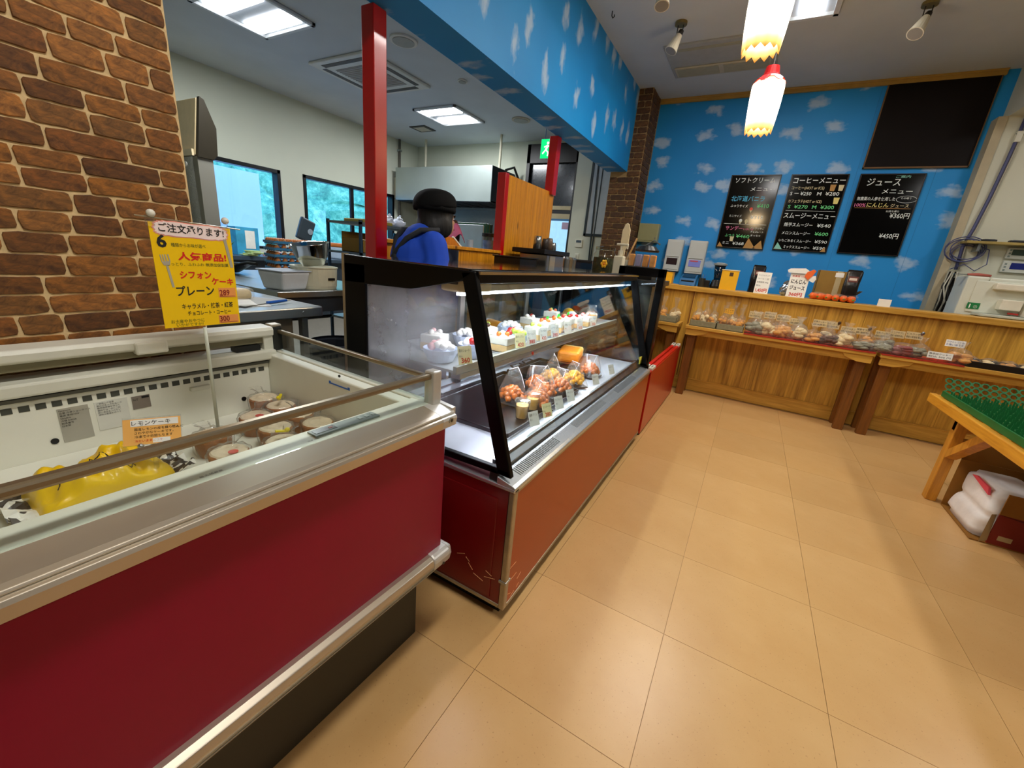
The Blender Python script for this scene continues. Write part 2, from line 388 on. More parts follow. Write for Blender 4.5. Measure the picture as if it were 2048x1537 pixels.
while z < 2.05:
    hgt = random.uniform(.043, .053); y = .66
    first = True
    while y > -.42:
        L = random.choice([.085, .105, .125, .145, .165]) * random.uniform(.9, 1.1)
        if first: L *= random.uniform(.45, 1.0); first = False
        brick(bw, bm_l, (XBR, y - L, z), (0, 1, 0), L - .0045, hgt - .0045, (1, 0, 0), th=.004, wob=.0011)
        y -= L
    z += hgt; row += 1
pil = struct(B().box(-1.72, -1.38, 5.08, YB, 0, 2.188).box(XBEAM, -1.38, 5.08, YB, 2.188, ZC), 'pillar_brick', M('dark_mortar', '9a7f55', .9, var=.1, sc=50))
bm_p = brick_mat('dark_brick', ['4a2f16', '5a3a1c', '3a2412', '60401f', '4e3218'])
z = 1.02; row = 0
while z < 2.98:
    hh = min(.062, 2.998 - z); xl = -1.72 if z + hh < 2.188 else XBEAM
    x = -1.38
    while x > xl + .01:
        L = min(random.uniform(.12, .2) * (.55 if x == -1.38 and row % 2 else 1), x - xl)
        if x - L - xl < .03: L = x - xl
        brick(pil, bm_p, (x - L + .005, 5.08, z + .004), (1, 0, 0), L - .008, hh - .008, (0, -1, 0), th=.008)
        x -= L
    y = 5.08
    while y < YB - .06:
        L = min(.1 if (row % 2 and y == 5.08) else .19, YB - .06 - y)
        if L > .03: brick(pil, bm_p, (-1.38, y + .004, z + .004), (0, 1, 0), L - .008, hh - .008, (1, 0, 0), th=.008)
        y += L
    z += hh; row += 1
# ---- red posts, knotty pine low wall and high partition of the kitchen
red_p = M('red_gloss_paint', 'b80a08', .3, var=.08, coat=.4)
post1 = B().box(XPART - .04, XPART + .04, 1.585, 1.665, 0, 2.188)
struct(post1, 'post_red', red_p, bevel=.004)
struct(B().box(XPART - .04, XPART + .04, 3.62, 3.70, 1.72, 2.188), 'post_red', red_p, bevel=.004)
pine = wood('knotty_pine', 'b06c08', 'e39a1e', (16, 16, .9), 2.2, .4, knots=True)
lw = struct(B().box(XPART - .03, XPART - .0, 1.665, 2.85, .08, 1.17), 'wall_low_pine', wood('pine_backing', '7a4a0c', 'a86a1c'))
y = 1.667
while y < 2.84:
    w = min(.098, 2.848 - y)
    if w > .02:
        B().box(XPART, XPART + .014, y + .0015, y + w - .0015, .08, 1.175).build('plank', pine, lw, bevel=.003)
        B().box(XPART - .044, XPART - .03, y + .0015, y + w - .0015, .08, 1.175).build('plank', pine, lw, bevel=.003)
    y += w
B().box(XPART - .06, XPART + .03, 1.66, 2.85, 1.175, 1.197).build('cap_board', pine, lw, bevel=.003)
hp = struct(B().box(XPART - .03, XPART, 2.9, 3.72, .08, 1.735), 'partition_pine', wood('pine_backing', '7a4a0c', 'a86a1c'))
y = 2.9
while y < 3.715:
    w = min(.1025, 3.72 - y)
    if w > .02:
        B().box(XPART, XPART + .014, y + .0015, y + w - .0015, .08, 1.745).build('plank', pine, hp, bevel=.003)
        B().box(XPART - .044, XPART - .03, y + .0015, y + w - .0015, .08, 1.745).build('plank', pine, hp, bevel=.003)
    y += w
B().box(XPART - .05, XPART + .02, 2.845, 2.9, .08, 1.75).build('end_post', red_p, hp, bevel=.004)
# ---- windows of the kitchen
blk = M('black_aluminium', '0d0d10', .35, metal=.3)
wg = glass('window_glass', (.66, .85, 1.0), 1.0)
for n, (a, c, d, e) in enumerate((W1, W2), 1):
    f = B(); t = .05
    f.box(XK - .12, XK + .012, a, c, e - t, e).box(XK - .12, XK + .012, a, c, d, d + t * .6).box(XK - .12, XK + .012, a, a + t, d, e).box(XK - .12, XK + .012, c - t, c, d, e)
    wo = struct(f, 'window_%d' % n, blk, bevel=.004)
    mid = (a + c) / 2 - (.0 if n == 2 else .2)
    B().box(XK - .075, XK - .035, mid - .03, mid + .03, d, e).build('mullion', blk, wo)
    B().box(XK - .06, XK - .055, a + t, mid - .03, d, e - t).build('pane', wg, wo)
    B().box(XK - .085, XK - .08, mid + .03, c - t, d, e - t).build('pane', wg, wo)
# ---- door at the far end of the kitchen
dk = struct(B().box(DR[0], DR[0] + .06, YK - .04, YK + .12, 0, 2.94).box(DR[1] - .05, DR[1], YK - .04, YK + .12, 0, 2.94).box(DR[0], DR[1], YK - .04, YK + .12, 2.66, 2.94), 'door_1', M('bronze_door_frame', '15110f', .4, metal=.3))
B().box(DR[0] + .06, DR[1] - .05, YK + .03, YK + .05, 2.02, 2.66).build('transom_panel', M('dark_tinted_panel', '23272e', .18, coat=.5), dk)
B().box(DR[0] + .06, DR[1] - .05, YK + .02, YK + .06, 1.96, 2.02).build('transom_rail', M('beige_rail', 'a08f68', .5), dk)
B().box(DR[0] + .06, DR[1] - .05, YK + .03, YK + .05, 1.90, 1.96).build('rail', blk, dk)
B().box(DR[0] + .06, DR[1] - .05, YK + .03, YK + .06, 1.82, 1.90).build('header_board', M('beige_rail', 'a08f68', .5), dk)
db = M('blue_door_frame', '2b5f86', .4, metal=.2)
B().box(DR[0] + .06, DR[1] - .05, YK + .02, YK + .06, 1.79, 1.82).box(DR[0] + .06, DR[1] - .05, YK + .02, YK + .06, 1.24, 1.30).box(DR[0] + .06, DR[1] - .05, YK + .02, YK + .06, 0, .1).box(DR[0] + .06, DR[0] + .1, YK + .02, YK + .06, 0, 1.82).box(DR[1] - .08, DR[1] - .05, YK + .02, YK + .06, 0, 1.82).build('door_leaf', db, dk)
B().box(DR[0] + .1, DR[1] - .08, YK + .035, YK + .04, 1.3, 1.79).build('pane', glass('door_glass', (.9, .97, 1), 1), dk)
B().box(DR[0] + .1, DR[1] - .08, YK + .03, YK + .045, .1, 1.24).build('lower_panel', M('door_grey', '6f7a80', .5), dk)
B().box(DR[1] - .2, DR[1] - .08, YK + .03, YK + .034, 1.66, 1.77).build('notice', M('faded_notice', 'a98ea0', .7), dk)
# ---- outside
struct(B().box(-60, XK - .3, -30, 40, -1.6, -1.4), 'ground_outside', M('asphalt_outside', '8f9aa0', .9))
struct(B().box(-5.3, -1.9, YK + 1.2, YK + 1.4, -1, 4.5), 'wall_neighbour', M('neighbour_plaster', 'dfe8f2', .9))
def leafmat():
    mt, nt, b = nodemat('hill_leaves')
    f = noise(nt, coords(nt), 1.3, 12, .85)
    nt.links.new(ramp(nt, f, [(.36, lin('2c6a60')), (.5, lin('6aa886')), (.64, lin('b4d8b0'))]), b.inputs['Base Color']); b.inputs['Roughness'].default_value = .9
    return mt
hb = B()
def hill(u, w):
    y = -25 + 125 * u; hgt = 15 + 2 * math.sin(y * .3); x = -22 - 16 * w - 1.2 * math.sin(y * .7 + w * 5)
    return Vector((x + random.uniform(-.5, .5), y + random.uniform(-.4, .4), -1.4 + hgt * w ** .8 + random.uniform(-.5, .5)))
hb.surf(hill, 150, 30); hb.build('hillside_trees', leafmat(), None, kind='stuff', label='green wooded hillside seen through the kitchen windows', category='hillside')
rail = thing('guard_rail', 'white roadside guard rail below the hillside outside the windows', 'guard rail', (-17, 8, -1.4))
B().box(-17.05, -17, -10, 26, -.55, -.25).build('beam', M('white_rail', 'dfe6ea', .5), rail)
for k in range(12): B().box(-17.1, -17.0, -10 + k * 3, -9.9 + k * 3, -1.4, -.2).build('post', M('white_rail', 'dfe6ea', .5), rail)
# ================================================================== CHEST FREEZER
silver = M('satin_aluminium', 'c4b8a4', .34, metal=.75, var=.02, sc=3)
silver_d = M('dull_aluminium', '9c937f', .4, metal=.7, var=.05)
steel = M('stainless_steel', 'aab0b2', .28, metal=.95, var=.05, stretch=(1, 1, 30), sc=8)
white_pl = M('white_liner_plastic', 'e6e6d6', .45, var=.02)
offw = M('warm_white_plastic', 'd9d8c6', .5, var=.03)
crimson = M('crimson_enamel', '92002c', .36, var=.03, spec=.3)
dark_base = M('charcoal_enamel', '2c281c', .5)
black = M('black_plastic', '0c0c0c', .4)
clear = glass('clear_glass', (.93, .97, .955), 1.0)
film = glass('clear_film', (.98, .98, .97), .8, .14, .13, (.95, .95, .95))
acryl = glass('clear_acrylic', (.95, .96, .96), 1.2, .03, .12)
INKB = M('black_ink', '14120f', .7); INKR = M('red_ink', 'd8160c', .7); INKG = M('green_ink', '2f4a10', .7); INKY = M('grey_ink', '6e6a62', .7)
FZA = math.radians(2.68)
fz = thing('chest_freezer', 'crimson open-top chest freezer with silver rim and glass guard', 'freezer', (-.62, .797, 0), -FZA)
FM = XF[fz.name]; FMI = FM.inverted()
def FL(u, v, ax, val):
    r = (FMI.to_3x3() @ (PX(u, v, z=5) - Vector((0, 0, CAM_H)))); c = FMI @ Vector((0, 0, CAM_H)); t = (val - c[ax]) / r[ax]; return c + r * t
LN = 1.8
B().box(-.82, -.06, -LN + .05, -.033, 0, .34).build('base', dark_base, fz, world=False, bevel=.004)
B().box(-.025, 0, -LN, 0, .335, .74).build('front_panel', crimson, fz, world=False, bevel=.003)
B().box(-.86, -.025, -.02, 0, .335, .74).build('end_panel', crimson, fz, world=False, bevel=.003)
B().box(-.86, -.84, -LN, -.02, .335, .74).box(-.84, -.025, -LN, -LN + .02, .335, .74).box(-.84, -.025, -LN + .02, -.02, .335, .36).build('shell', M('grey_shell', '8d8d86', .5), fz, world=False)
prof = [(-.01, .345), (.012, .345), (.024, .338), (.028, .325), (.026, .308), (.018, .296), (-.01, .292)]
B().prism(prof, 'y', -LN, -.055).build('bumper', silver, fz, world=False, bevel=.002)
for zz in (.306, .314): B().box(.02, .0285, -LN, -.055, zz, zz + .0018).build('bumper_groove', silver_d, fz, world=False)
cb = B().prism([(a * 1.08, .319 + (c - .319) * 1.1) for a, c in prof], 'y', -.055, .012)
cb.prism([(-.85, .292), (.02, .292), (.026, .319), (.02, .345), (-.85, .345)], 'y', .0, .022)
cb.build('bumper_cap', M('cap_plastic', 'c9c6bd', .35, metal=.4), fz, world=False, bevel=.006)
B().cyl((.03, -.02, .31), (.032, -.02, .31), .004, n=10).build('screw', M('dark_screw', '2a2420', .4), fz, world=False)
rp = [(-.045, .78), (.006, .771), (.016, .768), (.018, .764), (.016, .7625), (.024, .7605), (.027, .754), (.024, .733), (.016, .728), (-.02, .728), (-.045, .74)]
B().prism(rp, 'y', -LN, -.04).build('rim', silver, fz, world=False, bevel=.0015)
B().prism(rp, 'y', -.04, .012).prism([(-.045, .732), (.012, .732), (.012, .776), (-.045, .781)], 'y', .008, .022).build('rim_cap', M('cap_plastic', 'c9c6bd', .35, metal=.4), fz, world=False, bevel=.006)
B().cyl((.0265, -.012, .752), (.029, -.012, .752), .008, n=14).build('screw', steel, fz, world=False)
B().cyl((.029, -.012, .752), (.0295, -.012, .752), .0045, n=12).build('screw', M('dark_screw', '2a2420', .4), fz, world=False)
B().box(-.86, -.045, -.014, .012, .74, .778).build('end_rim', offw, fz, world=False, bevel=.003)
t = B().box(-.112, -.045, -LN + .02, -.014, .755, .779)
t.box(-.112, -.025, -LN + .02, -.02, .55, .757)
t.box(-.84, -.112, -.052, -.014, .55, .774).box(-.84, -.112, -LN + .02, -LN + .06, .55, .774)
t.box(-.84, -.765, -LN + .06, -.052, .55, .757)
t.box(-.765, -.112, -LN + .06, -.052, .55, .59)
t.build('tub', white_pl, fz, world=False, bevel=.004)
B().box(-.85, -.745, -LN + .02, -.03, .757, .79).build('back_sill', offw, fz, world=False, bevel=.006)
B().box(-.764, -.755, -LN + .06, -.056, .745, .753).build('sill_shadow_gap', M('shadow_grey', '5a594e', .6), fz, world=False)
y = -.07; slotm = None
while y > -1.0:
    q = B().box(-.7655, -.764, y - .0175, y, .718, .7325)
    if slotm is None: o = q.build('vent_slot', M('slot_dark', '3f4138', .6), fz, world=False); slotm = (o.data, y)
    else:
        o = bpy.data.objects.new('vent_slot', slotm[0]); COL.objects.link(o); o.parent = fz; o.location = (0, y - slotm[1], 0)
    y -= .0268
# back rail with olive channel and label box
br = B().prism([(-.835, .832), (-.768, .832), (-.758, .838), (-.756, .856), (-.762, .866), (-.835, .866)], 'y', -LN, -.03).build('back_rail', M('ivory_rail', 'dedccb', .4), fz, world=False, bevel=.003)
B().box(-.825, -.772, -LN, -.034, .813, .832).build('rail_channel', M('olive_channel', '7d7658', .5), br, world=False)
B().box(-.83, -.765, -.062, -.03, .785, .84).build('rail_support', offw, fz, world=False, bevel=.003)
B().box(-.83, -.765, -1.2, -1.16, .785, .84).build('rail_support', offw, fz, world=False, bevel=.003)
p = FL(305, 700, 0, -.752)
B().box(-.79, -.748, p.y - .036, p.y + .036, .824, .858).build('catch_box', M('ivory_rail', 'dedccb', .4), fz, world=False, bevel=.005)
B().box(-.80, -.763, -.15, -.075, .792, .81).build('dark_catch', black, fz, world=False)
# glass guard
B().box(-.052, -.047, -LN, -.02, .779, .85).build('front_glass', clear, fz, world=False)
B().box(-.80, -.05, -.003, .002, .776, .85).build('end_glass', clear, fz, world=False)
B().box(-.06, -.04, -LN, -.012, .846, .862).build('front_rail', M('rail_bronze', '8f8168', .3, metal=.7), fz, world=False, bevel=.005)
B().box(-.80, -.05, -.009, .008, .838, .851).build('end_rail', M('rail_bronze', '8f8168', .3, metal=.7), fz, world=False, bevel=.004)
B().box(-.066, -.032, -.018, .014, .772, .868).build('corner_post', M('cap_plastic', 'c9c6bd', .35, metal=.4), fz, world=False, bevel=.005)
B().box(-.80, -.775, -.028, .008, .78, .862).build('corner_post', M('dark_post', '23241f', .4), fz, world=False, bevel=.003)
B().box(-.815, -.775, -.028, .008, .862, .87).build('corner_cap', silver, fz, world=False, bevel=.003)
# control panel
a, c = FL(628, 872, 2, .782), FL(772, 836, 2, .782)
B().box(-.098, -.066, a.y, c.y, .779, .783).build('control_panel', M('panel_grey', '8e9a96', .4), fz, world=False, bevel=.001)
B().box(-.092, -.074, a.y + .006, a.y + .055, .783, .7838).build('display', M('display_dark', '3a3538', .25, coat=.5), fz, world=False)
B().box(-.086, -.08, a.y + .04, a.y + .048, .7838, .7845).build('indicator', M('dim_red', '8a3a30', .4), fz, world=False)
for k in range(3): B().box(-.09, -.076, c.y - .012 - k * .018, c.y - .004 - k * .018, .783, .784).build('button', M('button_grey', 'a9b5b0', .4), fz, world=False)
# printed plates on the tub's back wall, reading direction is +y
def plate(u0, v0, u1, v1, mat, name):
    p0, p1 = FL(u0, v0, 0, -.764), FL(u1, v1, 0, -.764)
    o = B().box(-.7655, -.7635, p0.y, p1.y, p1.z, p0.z).build(name, mat, fz, world=False); return o, p0, p1
def fz_text(body, par, y, z, size, mat=INKB, width=None, x=-.7625, bold=0.):
    return letters(body, mat, par, FM @ Vector((x, y, z)), FM.to_3x3() @ Vector((0, 1, 0)), (0, 0, 1), size, width, bold)
o, p0, p1 = plate(112, 820, 190, 872, M('plate_silver', 'b2b0a2', .4, metal=.3), 'rating_plate')
for k in range(7): fz_text(('Panasonic', '品番 冷凍ショーケース', '電源 単相100V', '50/60Hz', '冷媒 R404A', '製造番号', '日本製')[k], o, p0.y + .003, p0.z - .007 - k * .0068, .0055)
o, p0, p1 = plate(187, 806, 264, 848, M('plate_white', 'd8d8cb', .5), 'notice_plate')
for k in range(6): fz_text(('ご使用上の注意', '吸込口をふさがないでください', '積荷限界線を守ってください', '霜取りは一日に二回行います', '熱い食品を入れないでください', '清掃は電源を切ってから'), o, 0, 0, 1) if False else fz_text(('ご使用上の注意', '吸込口をふさがないで', '積荷限界線を守って', '霜取りは一日に二回', '熱い食品を入れない', '清掃は電源を切って')[k], o, p0.y + .004, p0.z - .007 - k * .0062, .005)
o, p0, p1 = plate(262, 795, 303, 813, M('plate_brown', '8a8074', .4, metal=.2), 'grey_label')
fz_text('IoT', o, p0.y + .003, p0.z - .012, .008); 
B().box(-.7632, -.7628, p1.y - .018, p1.y - .002, p0.z - .008, p0.z - .002).build('arrow_mark', INKB, o, world=False)
for (u, v) in ((110, 883), (488, 798), (678, 753)):
    if u == 678: p = FL(u, v, 1, -.053); B().cyl((p.x, -.0505, p.z), (p.x, -.0535, p.z), .004, n=10).build('drain_hole', black, fz, world=False)
    else: p = FL(u, v, 0, -.764); B().cyl((-.766, p.y, p.z), (-.763, p.y, p.z), .0075, n=14).build('drain_hole', black, fz, world=False)
p = FL(400, 776, 0, -.76)
B().box(-.766, -.752, p.y - .026, p.y + .026, p.z - .006, p.z + .006).build('hook_bracket', offw, fz, world=False, bevel=.002)
p0, p1 = FL(658, 764, 1, -.053), FL(699, 782, 1, -.053)
bl = M('blue_print', '2a62b4', .6)
zz = (p0.z + p1.z) / 2
B().box(p0.x, p1.x, -.0535, -.0522, zz - .002, zz + .002).box(p0.x, p0.x + .008, -.0535, -.0522, zz, zz + .006).box(p1.x - .008, p1.x, -.0535, -.0522, zz, zz + .006).build('load_line', bl, fz, world=False)
# small writing on the front sill
letters('最大積載量', INKY, fz, FM @ Vector((-.062, -.53, .7797)), FM.to_3x3() @ Vector((0, 1, 0)), FM.to_3x3() @ Vector((-1, 0, 0)), .007)
letters('冷凍 注意 CAUTION', INKY, fz, FM @ Vector((-.06, -.345, .7797)), FM.to_3x3() @ Vector((0, 1, 0)), FM.to_3x3() @ Vector((-1, 0, 0)), .006)
# ---- chiffon cakes in film bags
crust = M('baked_crust', '9a5a1e', .8, var=.25, sc=60, bump=.4)
crumb = M('pale_paper_top', 'e4d3b4', .7, var=.12, sc=40, bump=.2)
def cake_proto(name, seal, sealm, flap):
    t = thing(name, 'x', 'cake', (0, 0, 0), 0, 'bagged chiffon cakes in the freezer')
    B().lathe([(.0, 0), (.034, 0), (.04, .02), (.0435, .045), (.043, .052), (.040, .056)], n=28, wob=.03).build('cake', crust, t, smooth=False)
    B().lathe([(.0405, .055), (.036, .0585), (.02, .0565), (.008, .052), (0, .052)], n=24, wob=.04).build('paper_top', crumb, t)
    b = B(); n = 26
    rings = [(.040, .0005), (.044, .01), (.0475, .04), (.0475, .056), (.040, .0635), (.022, .068), (.009, .074), (.011, .082), (.018, .094)]
    for r, z in rings:
        for k in range(n):
            th = 2 * math.pi * k / n; q = r * (1 + (.05 if z < .062 else .16) * math.sin(k * 2.4 + z * 40) + random.uniform(-.025, .025)); fl = z > .065
            b.v.append(Vector((q * math.cos(th) + (flap[0] * (z - .065) * 14 if fl else 0) * .1, q * math.sin(th) + (flap[1] * (z - .065) * 14 if fl else 0) * .1, z + random.uniform(-.002, .002) + (random.uniform(-.01, .006) if z > .1 else 0))))
    L = len(rings); b.f = [(i * n + k, i * n + (k + 1) % n, (i + 1) * n + (k + 1) % n, (i + 1) * n + k) for i in range(L - 1) for k in range(n)]
    b.build('film_bag', film, t, smooth=True)
    if seal == 'clip': B().cb((.0, .0, .083), (.032, .008, .004), .5, 0, .2).ell((.012, .004, .085), .007, .005, .006).build('twist_tie', sealm, t)
    elif seal == 'dot': B().cyl((.014, -.012, .0605), (.014, -.012, .0615), .011, n=16).build('sticker', sealm, t)
    return t
yel = M('yellow_tape', 'e8d400', .5); redst = M('red_sticker', 'd8402a', .5); ystk = M('yellow_sticker', 'e8c860', .5)
protos = {'clip': cake_proto('bagged_chiffon_cake', 'clip', yel, (.5, .3)), 'red': cake_proto('bagged_chiffon_cake', 'dot', redst, (.3, .6)), 'yel': cake_proto('bagged_chiffon_cake', 'dot', ystk, (-.5, .2)), 'none': cake_proto('bagged_chiffon_cake', '', None, (.2, .5))}
spots = [('none', 517, 782, 'film-bagged chiffon cake in the far back corner of the freezer tub'), ('clip', 563, 792, 'bagged chiffon cake with brown crust at the back of the freezer cluster'), ('yel', 606, 806, 'bagged chiffon cake with pale yellow round sticker nearest the freezer end wall'), ('red', 546, 824, 'bagged chiffon cake with red sticker in the middle of the freezer cluster'),
         ('none', 655, 818, 'bagged chiffon cake half hidden under the rail beside the end wall'), ('none', 590, 842, 'plain bagged chiffon cake just behind the yellow-tied one'), ('yel', 648, 852, 'bagged chiffon cake with yellow sticker behind the control panel'), ('clip', 565, 878, 'bagged chiffon cake with yellow twist tie beside the front sill'),
         ('none', 425, 868, 'bagged chiffon cake under the foot of the yellow sign'), ('red', 458, 902, 'bagged chiffon cake with orange-red sticker by the front sill')]
def relax(ps, dmin, lo, hi):
    for _ in range(200):
        for i in range(len(ps)):
            for j in range(i):
                d = Vector((ps[i].x - ps[j].x, ps[i].y - ps[j].y, 0)); l = d.length or 1e-6
                if l < dmin:
                    q = d * ((dmin - l) / l / 2); ps[i] += q; ps[j] -= q
        for p_ in ps: p_.x = max(min(p_.x, hi[0]), lo[0]); p_.y = max(min(p_.y, hi[1]), lo[1])
    return ps
used = set()
locs = relax([FL(u, v, 2, .648) for _, u, v, _ in spots], .099, (-.70, -1.0), (-.175, -.11))
for (kind, u, v, lab), w in zip(spots, locs):
    ww = FM @ Vector((w.x, w.y, .591)); rz = random.uniform(0, 6)
    if kind not in used:
        o = protos[kind]; used.add(kind); o.location = ww; o.rotation_euler.z = rz; XF[o.name] = Matrix.Translation(ww); o['label'] = lab
    else: dup(protos[kind], ww, rz, lab)
# ---- yellow printed pack lying in the tub
p0 = FL(60, 1010, 2, .62); p1 = FL(325, 925, 2, .62); ctr = (p0 + p1) / 2; ln = (p1 - p0).length * .5
yb = thing('yellow_snack_pack', 'crumpled yellow printed pack with black zigzag ends in the freezer', 'snack pack', FM @ Vector((ctr.x, ctr.y, .591)), -FZA - math.atan2(p1.x - p0.x, p1.y - p0.y) + 0)
def pil_f(u, w, top):
    yy = -ln + 2 * ln * u; xx = -.085 + .17 * w; e = max(0, (1 - abs(2 * u - 1) ** 3)) * max(0, 1 - abs(2 * w - 1) ** 2.5)
    hgt = .058 * e ** .5 * (1 + .25 * math.sin(9 * u + 5 * w) + .16 * math.sin(21 * u - 13 * w) + .1 * abs(math.sin(17 * u + 23 * w)) + .07 * math.sin(41 * u + 9 * w)) + .004
    return Vector((xx * (.75 + .25 * e ** .3), yy, .016 + hgt if top else .016 - .012 * e))
ylw = M('yellow_pack_film', 'f0c40a', .35, var=.1, sc=8, bump=.3, coat=.3)
B().surf(lambda u, w: pil_f(u, w, True), 48, 26).surf(lambda u, w: pil_f(u, w, False), 26, 14).build('pack', ylw, yb, smooth=True, world=False)
def zebra():
    mt, nt, b = nodemat('zebra_print'); f = noise(nt, coords(nt), 26, 1, .4, 1.5)
    nt.links.new(ramp(nt, f, [(.49, (.01, .01, .01)), (.51, (.8, .78, .7))]), b.inputs['Base Color']); b.inputs['Roughness'].default_value = .4; return mt
zb = zebra()
for sgn in (-1, 1):
    B().surf(lambda u, w: Vector((-.075 + .15 * w, sgn * (ln - .012 + .05 * u), .018 + .012 * math.sin(w * 19 + u * 3) * u + .018 * u)), 3, 16).build('crimped_end', zb, yb, world=False, solid=.0015)
for k in range(9):
    pts = []
    u0, w0 = random.uniform(.12, .75), random.uniform(.5, .85)
    for q in range(9):
        pp = pil_f(u0 + q * .018, w0 + .05 * math.sin(q * 1.3 + k), True); pp.z += .0005; pts.append(pp)
    B().tube(pts, .0012, 4).build('black_print', INKB, yb, world=False)
# ---- lemon cake price card on an acrylic clip
q0 = FL(252, 855, 2, .70)
pc = thing('price_card', 'orange lemon cake price card on a clear clip above the yellow pack', 'price card', FM @ Vector((-.42, FL(305, 870, 0, -.42).y, .64)), 0)
PCM = XF[pc.name]
def tilted(parent, c, w, h, rz, tilt, mat, name='card', th=.0012):
    """a thin card: centre c, facing direction rz (0 = +x), tilted back"""
    b = B().box(-th, 0, -w / 2, w / 2, -h / 2, h / 2)
    mt = Matrix.Translation(Vector(c)) @ Matrix.Rotation(rz, 4, 'Z') @ Matrix.Rotation(-tilt, 4, 'Y'); b.xf(mt)
    return b.build(name, mat, parent), mt
def card_text(body, mt, parent, y, z, size, mat=INKB, width=None, bold=0., center=False, x=.0006, dy=None):
    xd = mt.to_3x3() @ Vector((0, 1, dy or 0)); yd = mt.to_3x3() @ Vector((0, -(dy or 0), 1))
    return letters(body, mat, parent, mt @ Vector((x, y, z)), xd, yd, size, width, bold, center=center)
orange_c = M('orange_card', 'f2b45c', .5, var=.04)
cp = FM @ Vector((-.42, FL(305, 862, 0, -.42).y, FL(305, 862, 0, -.42).z))
o, mt = tilted(pc, cp, .098, .056, -.55, .45, orange_c)
B().box(0, .0006, -.036, .045, .012, .026).xf(mt).build('title_strip', M('white_card', 'f2f0e6', .5), pc)
card_text('レモンケーキ', mt, pc, -.034, .0145, .0115, x=.0012)
for k, s in enumerate(('国産レモンの皮を練りこんだ', 'さわやかなケーキです。', '冷凍で十日間もちます')): card_text(s, mt, pc, -.03, .003 - k * .008, .0065)
card_text('税込', mt, pc, .034, .004, .006); card_text('冷たいままどうぞ', mt, pc, -.03, -.022, .006, INKR); B().box(0, .0006, .0, .03, -.026, -.016).xf(mt).build('price_strip', M('white_card', 'f2f0e6', .5), pc)
B().box(-.0035, -.0015, -.05, .05, -.03, .032).xf(mt).build('sleeve', acryl, pc)
for yy in (-.02, .02): B().ell(mt @ Vector((0.002, yy, -.031)), .006).build('clip_ball', steel, pc, smooth=True)
B().tube([mt @ Vector((0, 0, -.03)), cp + Vector((-.01, -.0, -.06)), cp + Vector((-.015, .0, -.10))], .005, 8).build('stem', acryl, pc, smooth=True)
# ---- yellow pop sign on a rod
sp = FM @ Vector((-.6, -.29, .591))
sg = thing('pop_sign', 'handwritten yellow chiffon cake sign hanging on a rod over the freezer', 'sign', sp)
lft, rgt, lb, rb = FL(287, 445, 0, -.6), FL(455, 455, 0, -.6), FL(339, 662, 0, -.6), FL(484, 641, 0, -.6)
sw = (rgt.y - lft.y + rb.y - lb.y) / 2; sh = (lft.z - lb.z + rgt.z - rb.z) / 2
SC = FM @ Vector((-.6, (lft.y + rgt.y + lb.y + rb.y) / 4, (lft.z + rgt.z + lb.z + rb.z) / 4))
sy = M('sunflower_card', 'fccb06', .3, var=.02, coat=.5)
o, mt = tilted(sg, SC, sw, sh, -FZA, 0.0, sy, 'board', .002)
U, V = sw / 100., sh / 100.   # sign coordinates in percent from its centre
def st(body, x, z, size, mat=INKB, width=None, bold=0., dy=-.0): return card_text(body, mt, sg, (x - 50) * U, (50 - z) * V, size, mat, width * U if width else None, bold, dy=dy)
# scalloped white banner
pts = []
for k in range(60):
    th = 2 * math.pi * k / 60; rr = 1 + .06 * math.cos(th * 22); ca, sa = math.cos(th), math.sin(th)
    pts.append((abs(ca) ** .35 * math.copysign(1, ca) * .44 * sw * (1 + .03 * math.cos(th * 22)), abs(sa) ** .5 * math.copysign(1, sa) * .062 * sh * rr))
for nm, k, xx, mm_ in (('banner_edge', 1.04, .0006, M('pink_edge', 'f0a090', .5)), ('banner', 1.0, .0012, M('banner_pink', 'fbe3dc', .5))):
    B().prism([(a * k, c * (1 + (k - 1) * 4)) for a, c in pts], 'x', .0002, xx).xf(mt @ Matrix.Translation((0, -.0, .445 * sh)) @ Matrix.Rotation(-.03, 4, 'X')).build(nm, mm_, sg)
card_text('ご注文承ります!', mt, sg, -.40 * sw, .428 * sh, .0215, INKB, .80 * sw, .012, x=.002, dy=-.03)
st('6', 6, 22, .04, INKB, None, .03); st('種類からお味が選べ', 22, 21, .010, INKG, 42)
st('人気商品!', 28, 33, .021, INKR, 62, .03); st('しっとり、ふわふわ 無添加保製菓', 14, 39, .0095, INKG, 78)
st('シフォン', 27, 51, .021, INKR, 40, .03); st('ケーキ', 66, 57, .020, INKR, 30, .03, -.05)
st('プレーン', 20, 68, .028, INKB, 48, .02)
st('キャラメル・抹茶・紅茶', 24, 81.5, .0155, INKB, 68, .012); st('チョコレート・コーヒー', 30, 88.3, .013, INKB, 58, .012)
st('お土産やおやつに', 8, 95.5, .0105, INKG, 42); st('いかがですか?', 14, 99.2, .0095, INKG, 34)
oc = M('price_orange', 'ee9a4e', .4)
for (x0, x1, z0, z1, s) in ((74, 98, 61, 71, '289'), (70, 98, 90, 98.8, '300')):
    B().box(.0, .0007, (x0 - 50) * U, (x1 - 50) * U, (50 - z1) * V, (50 - z0) * V).xf(mt).build('price_patch', oc, sg)
    card_text(s, mt, sg, (x0 + 1 - 50) * U, (50 - z1 + 2) * V, .021, M('dark_red_ink', '8a1206', .6), 14 * U, .015, x=.0012)
    B().box(.0, .0012, (x0 + 1 - 50) * U, (x1 - 2 - 50) * U, (50 - z1 + .8) * V, (50 - z1 + 1.2) * V).xf(mt).build('underline', M('dark_red_ink', '8a1206', .6), sg)
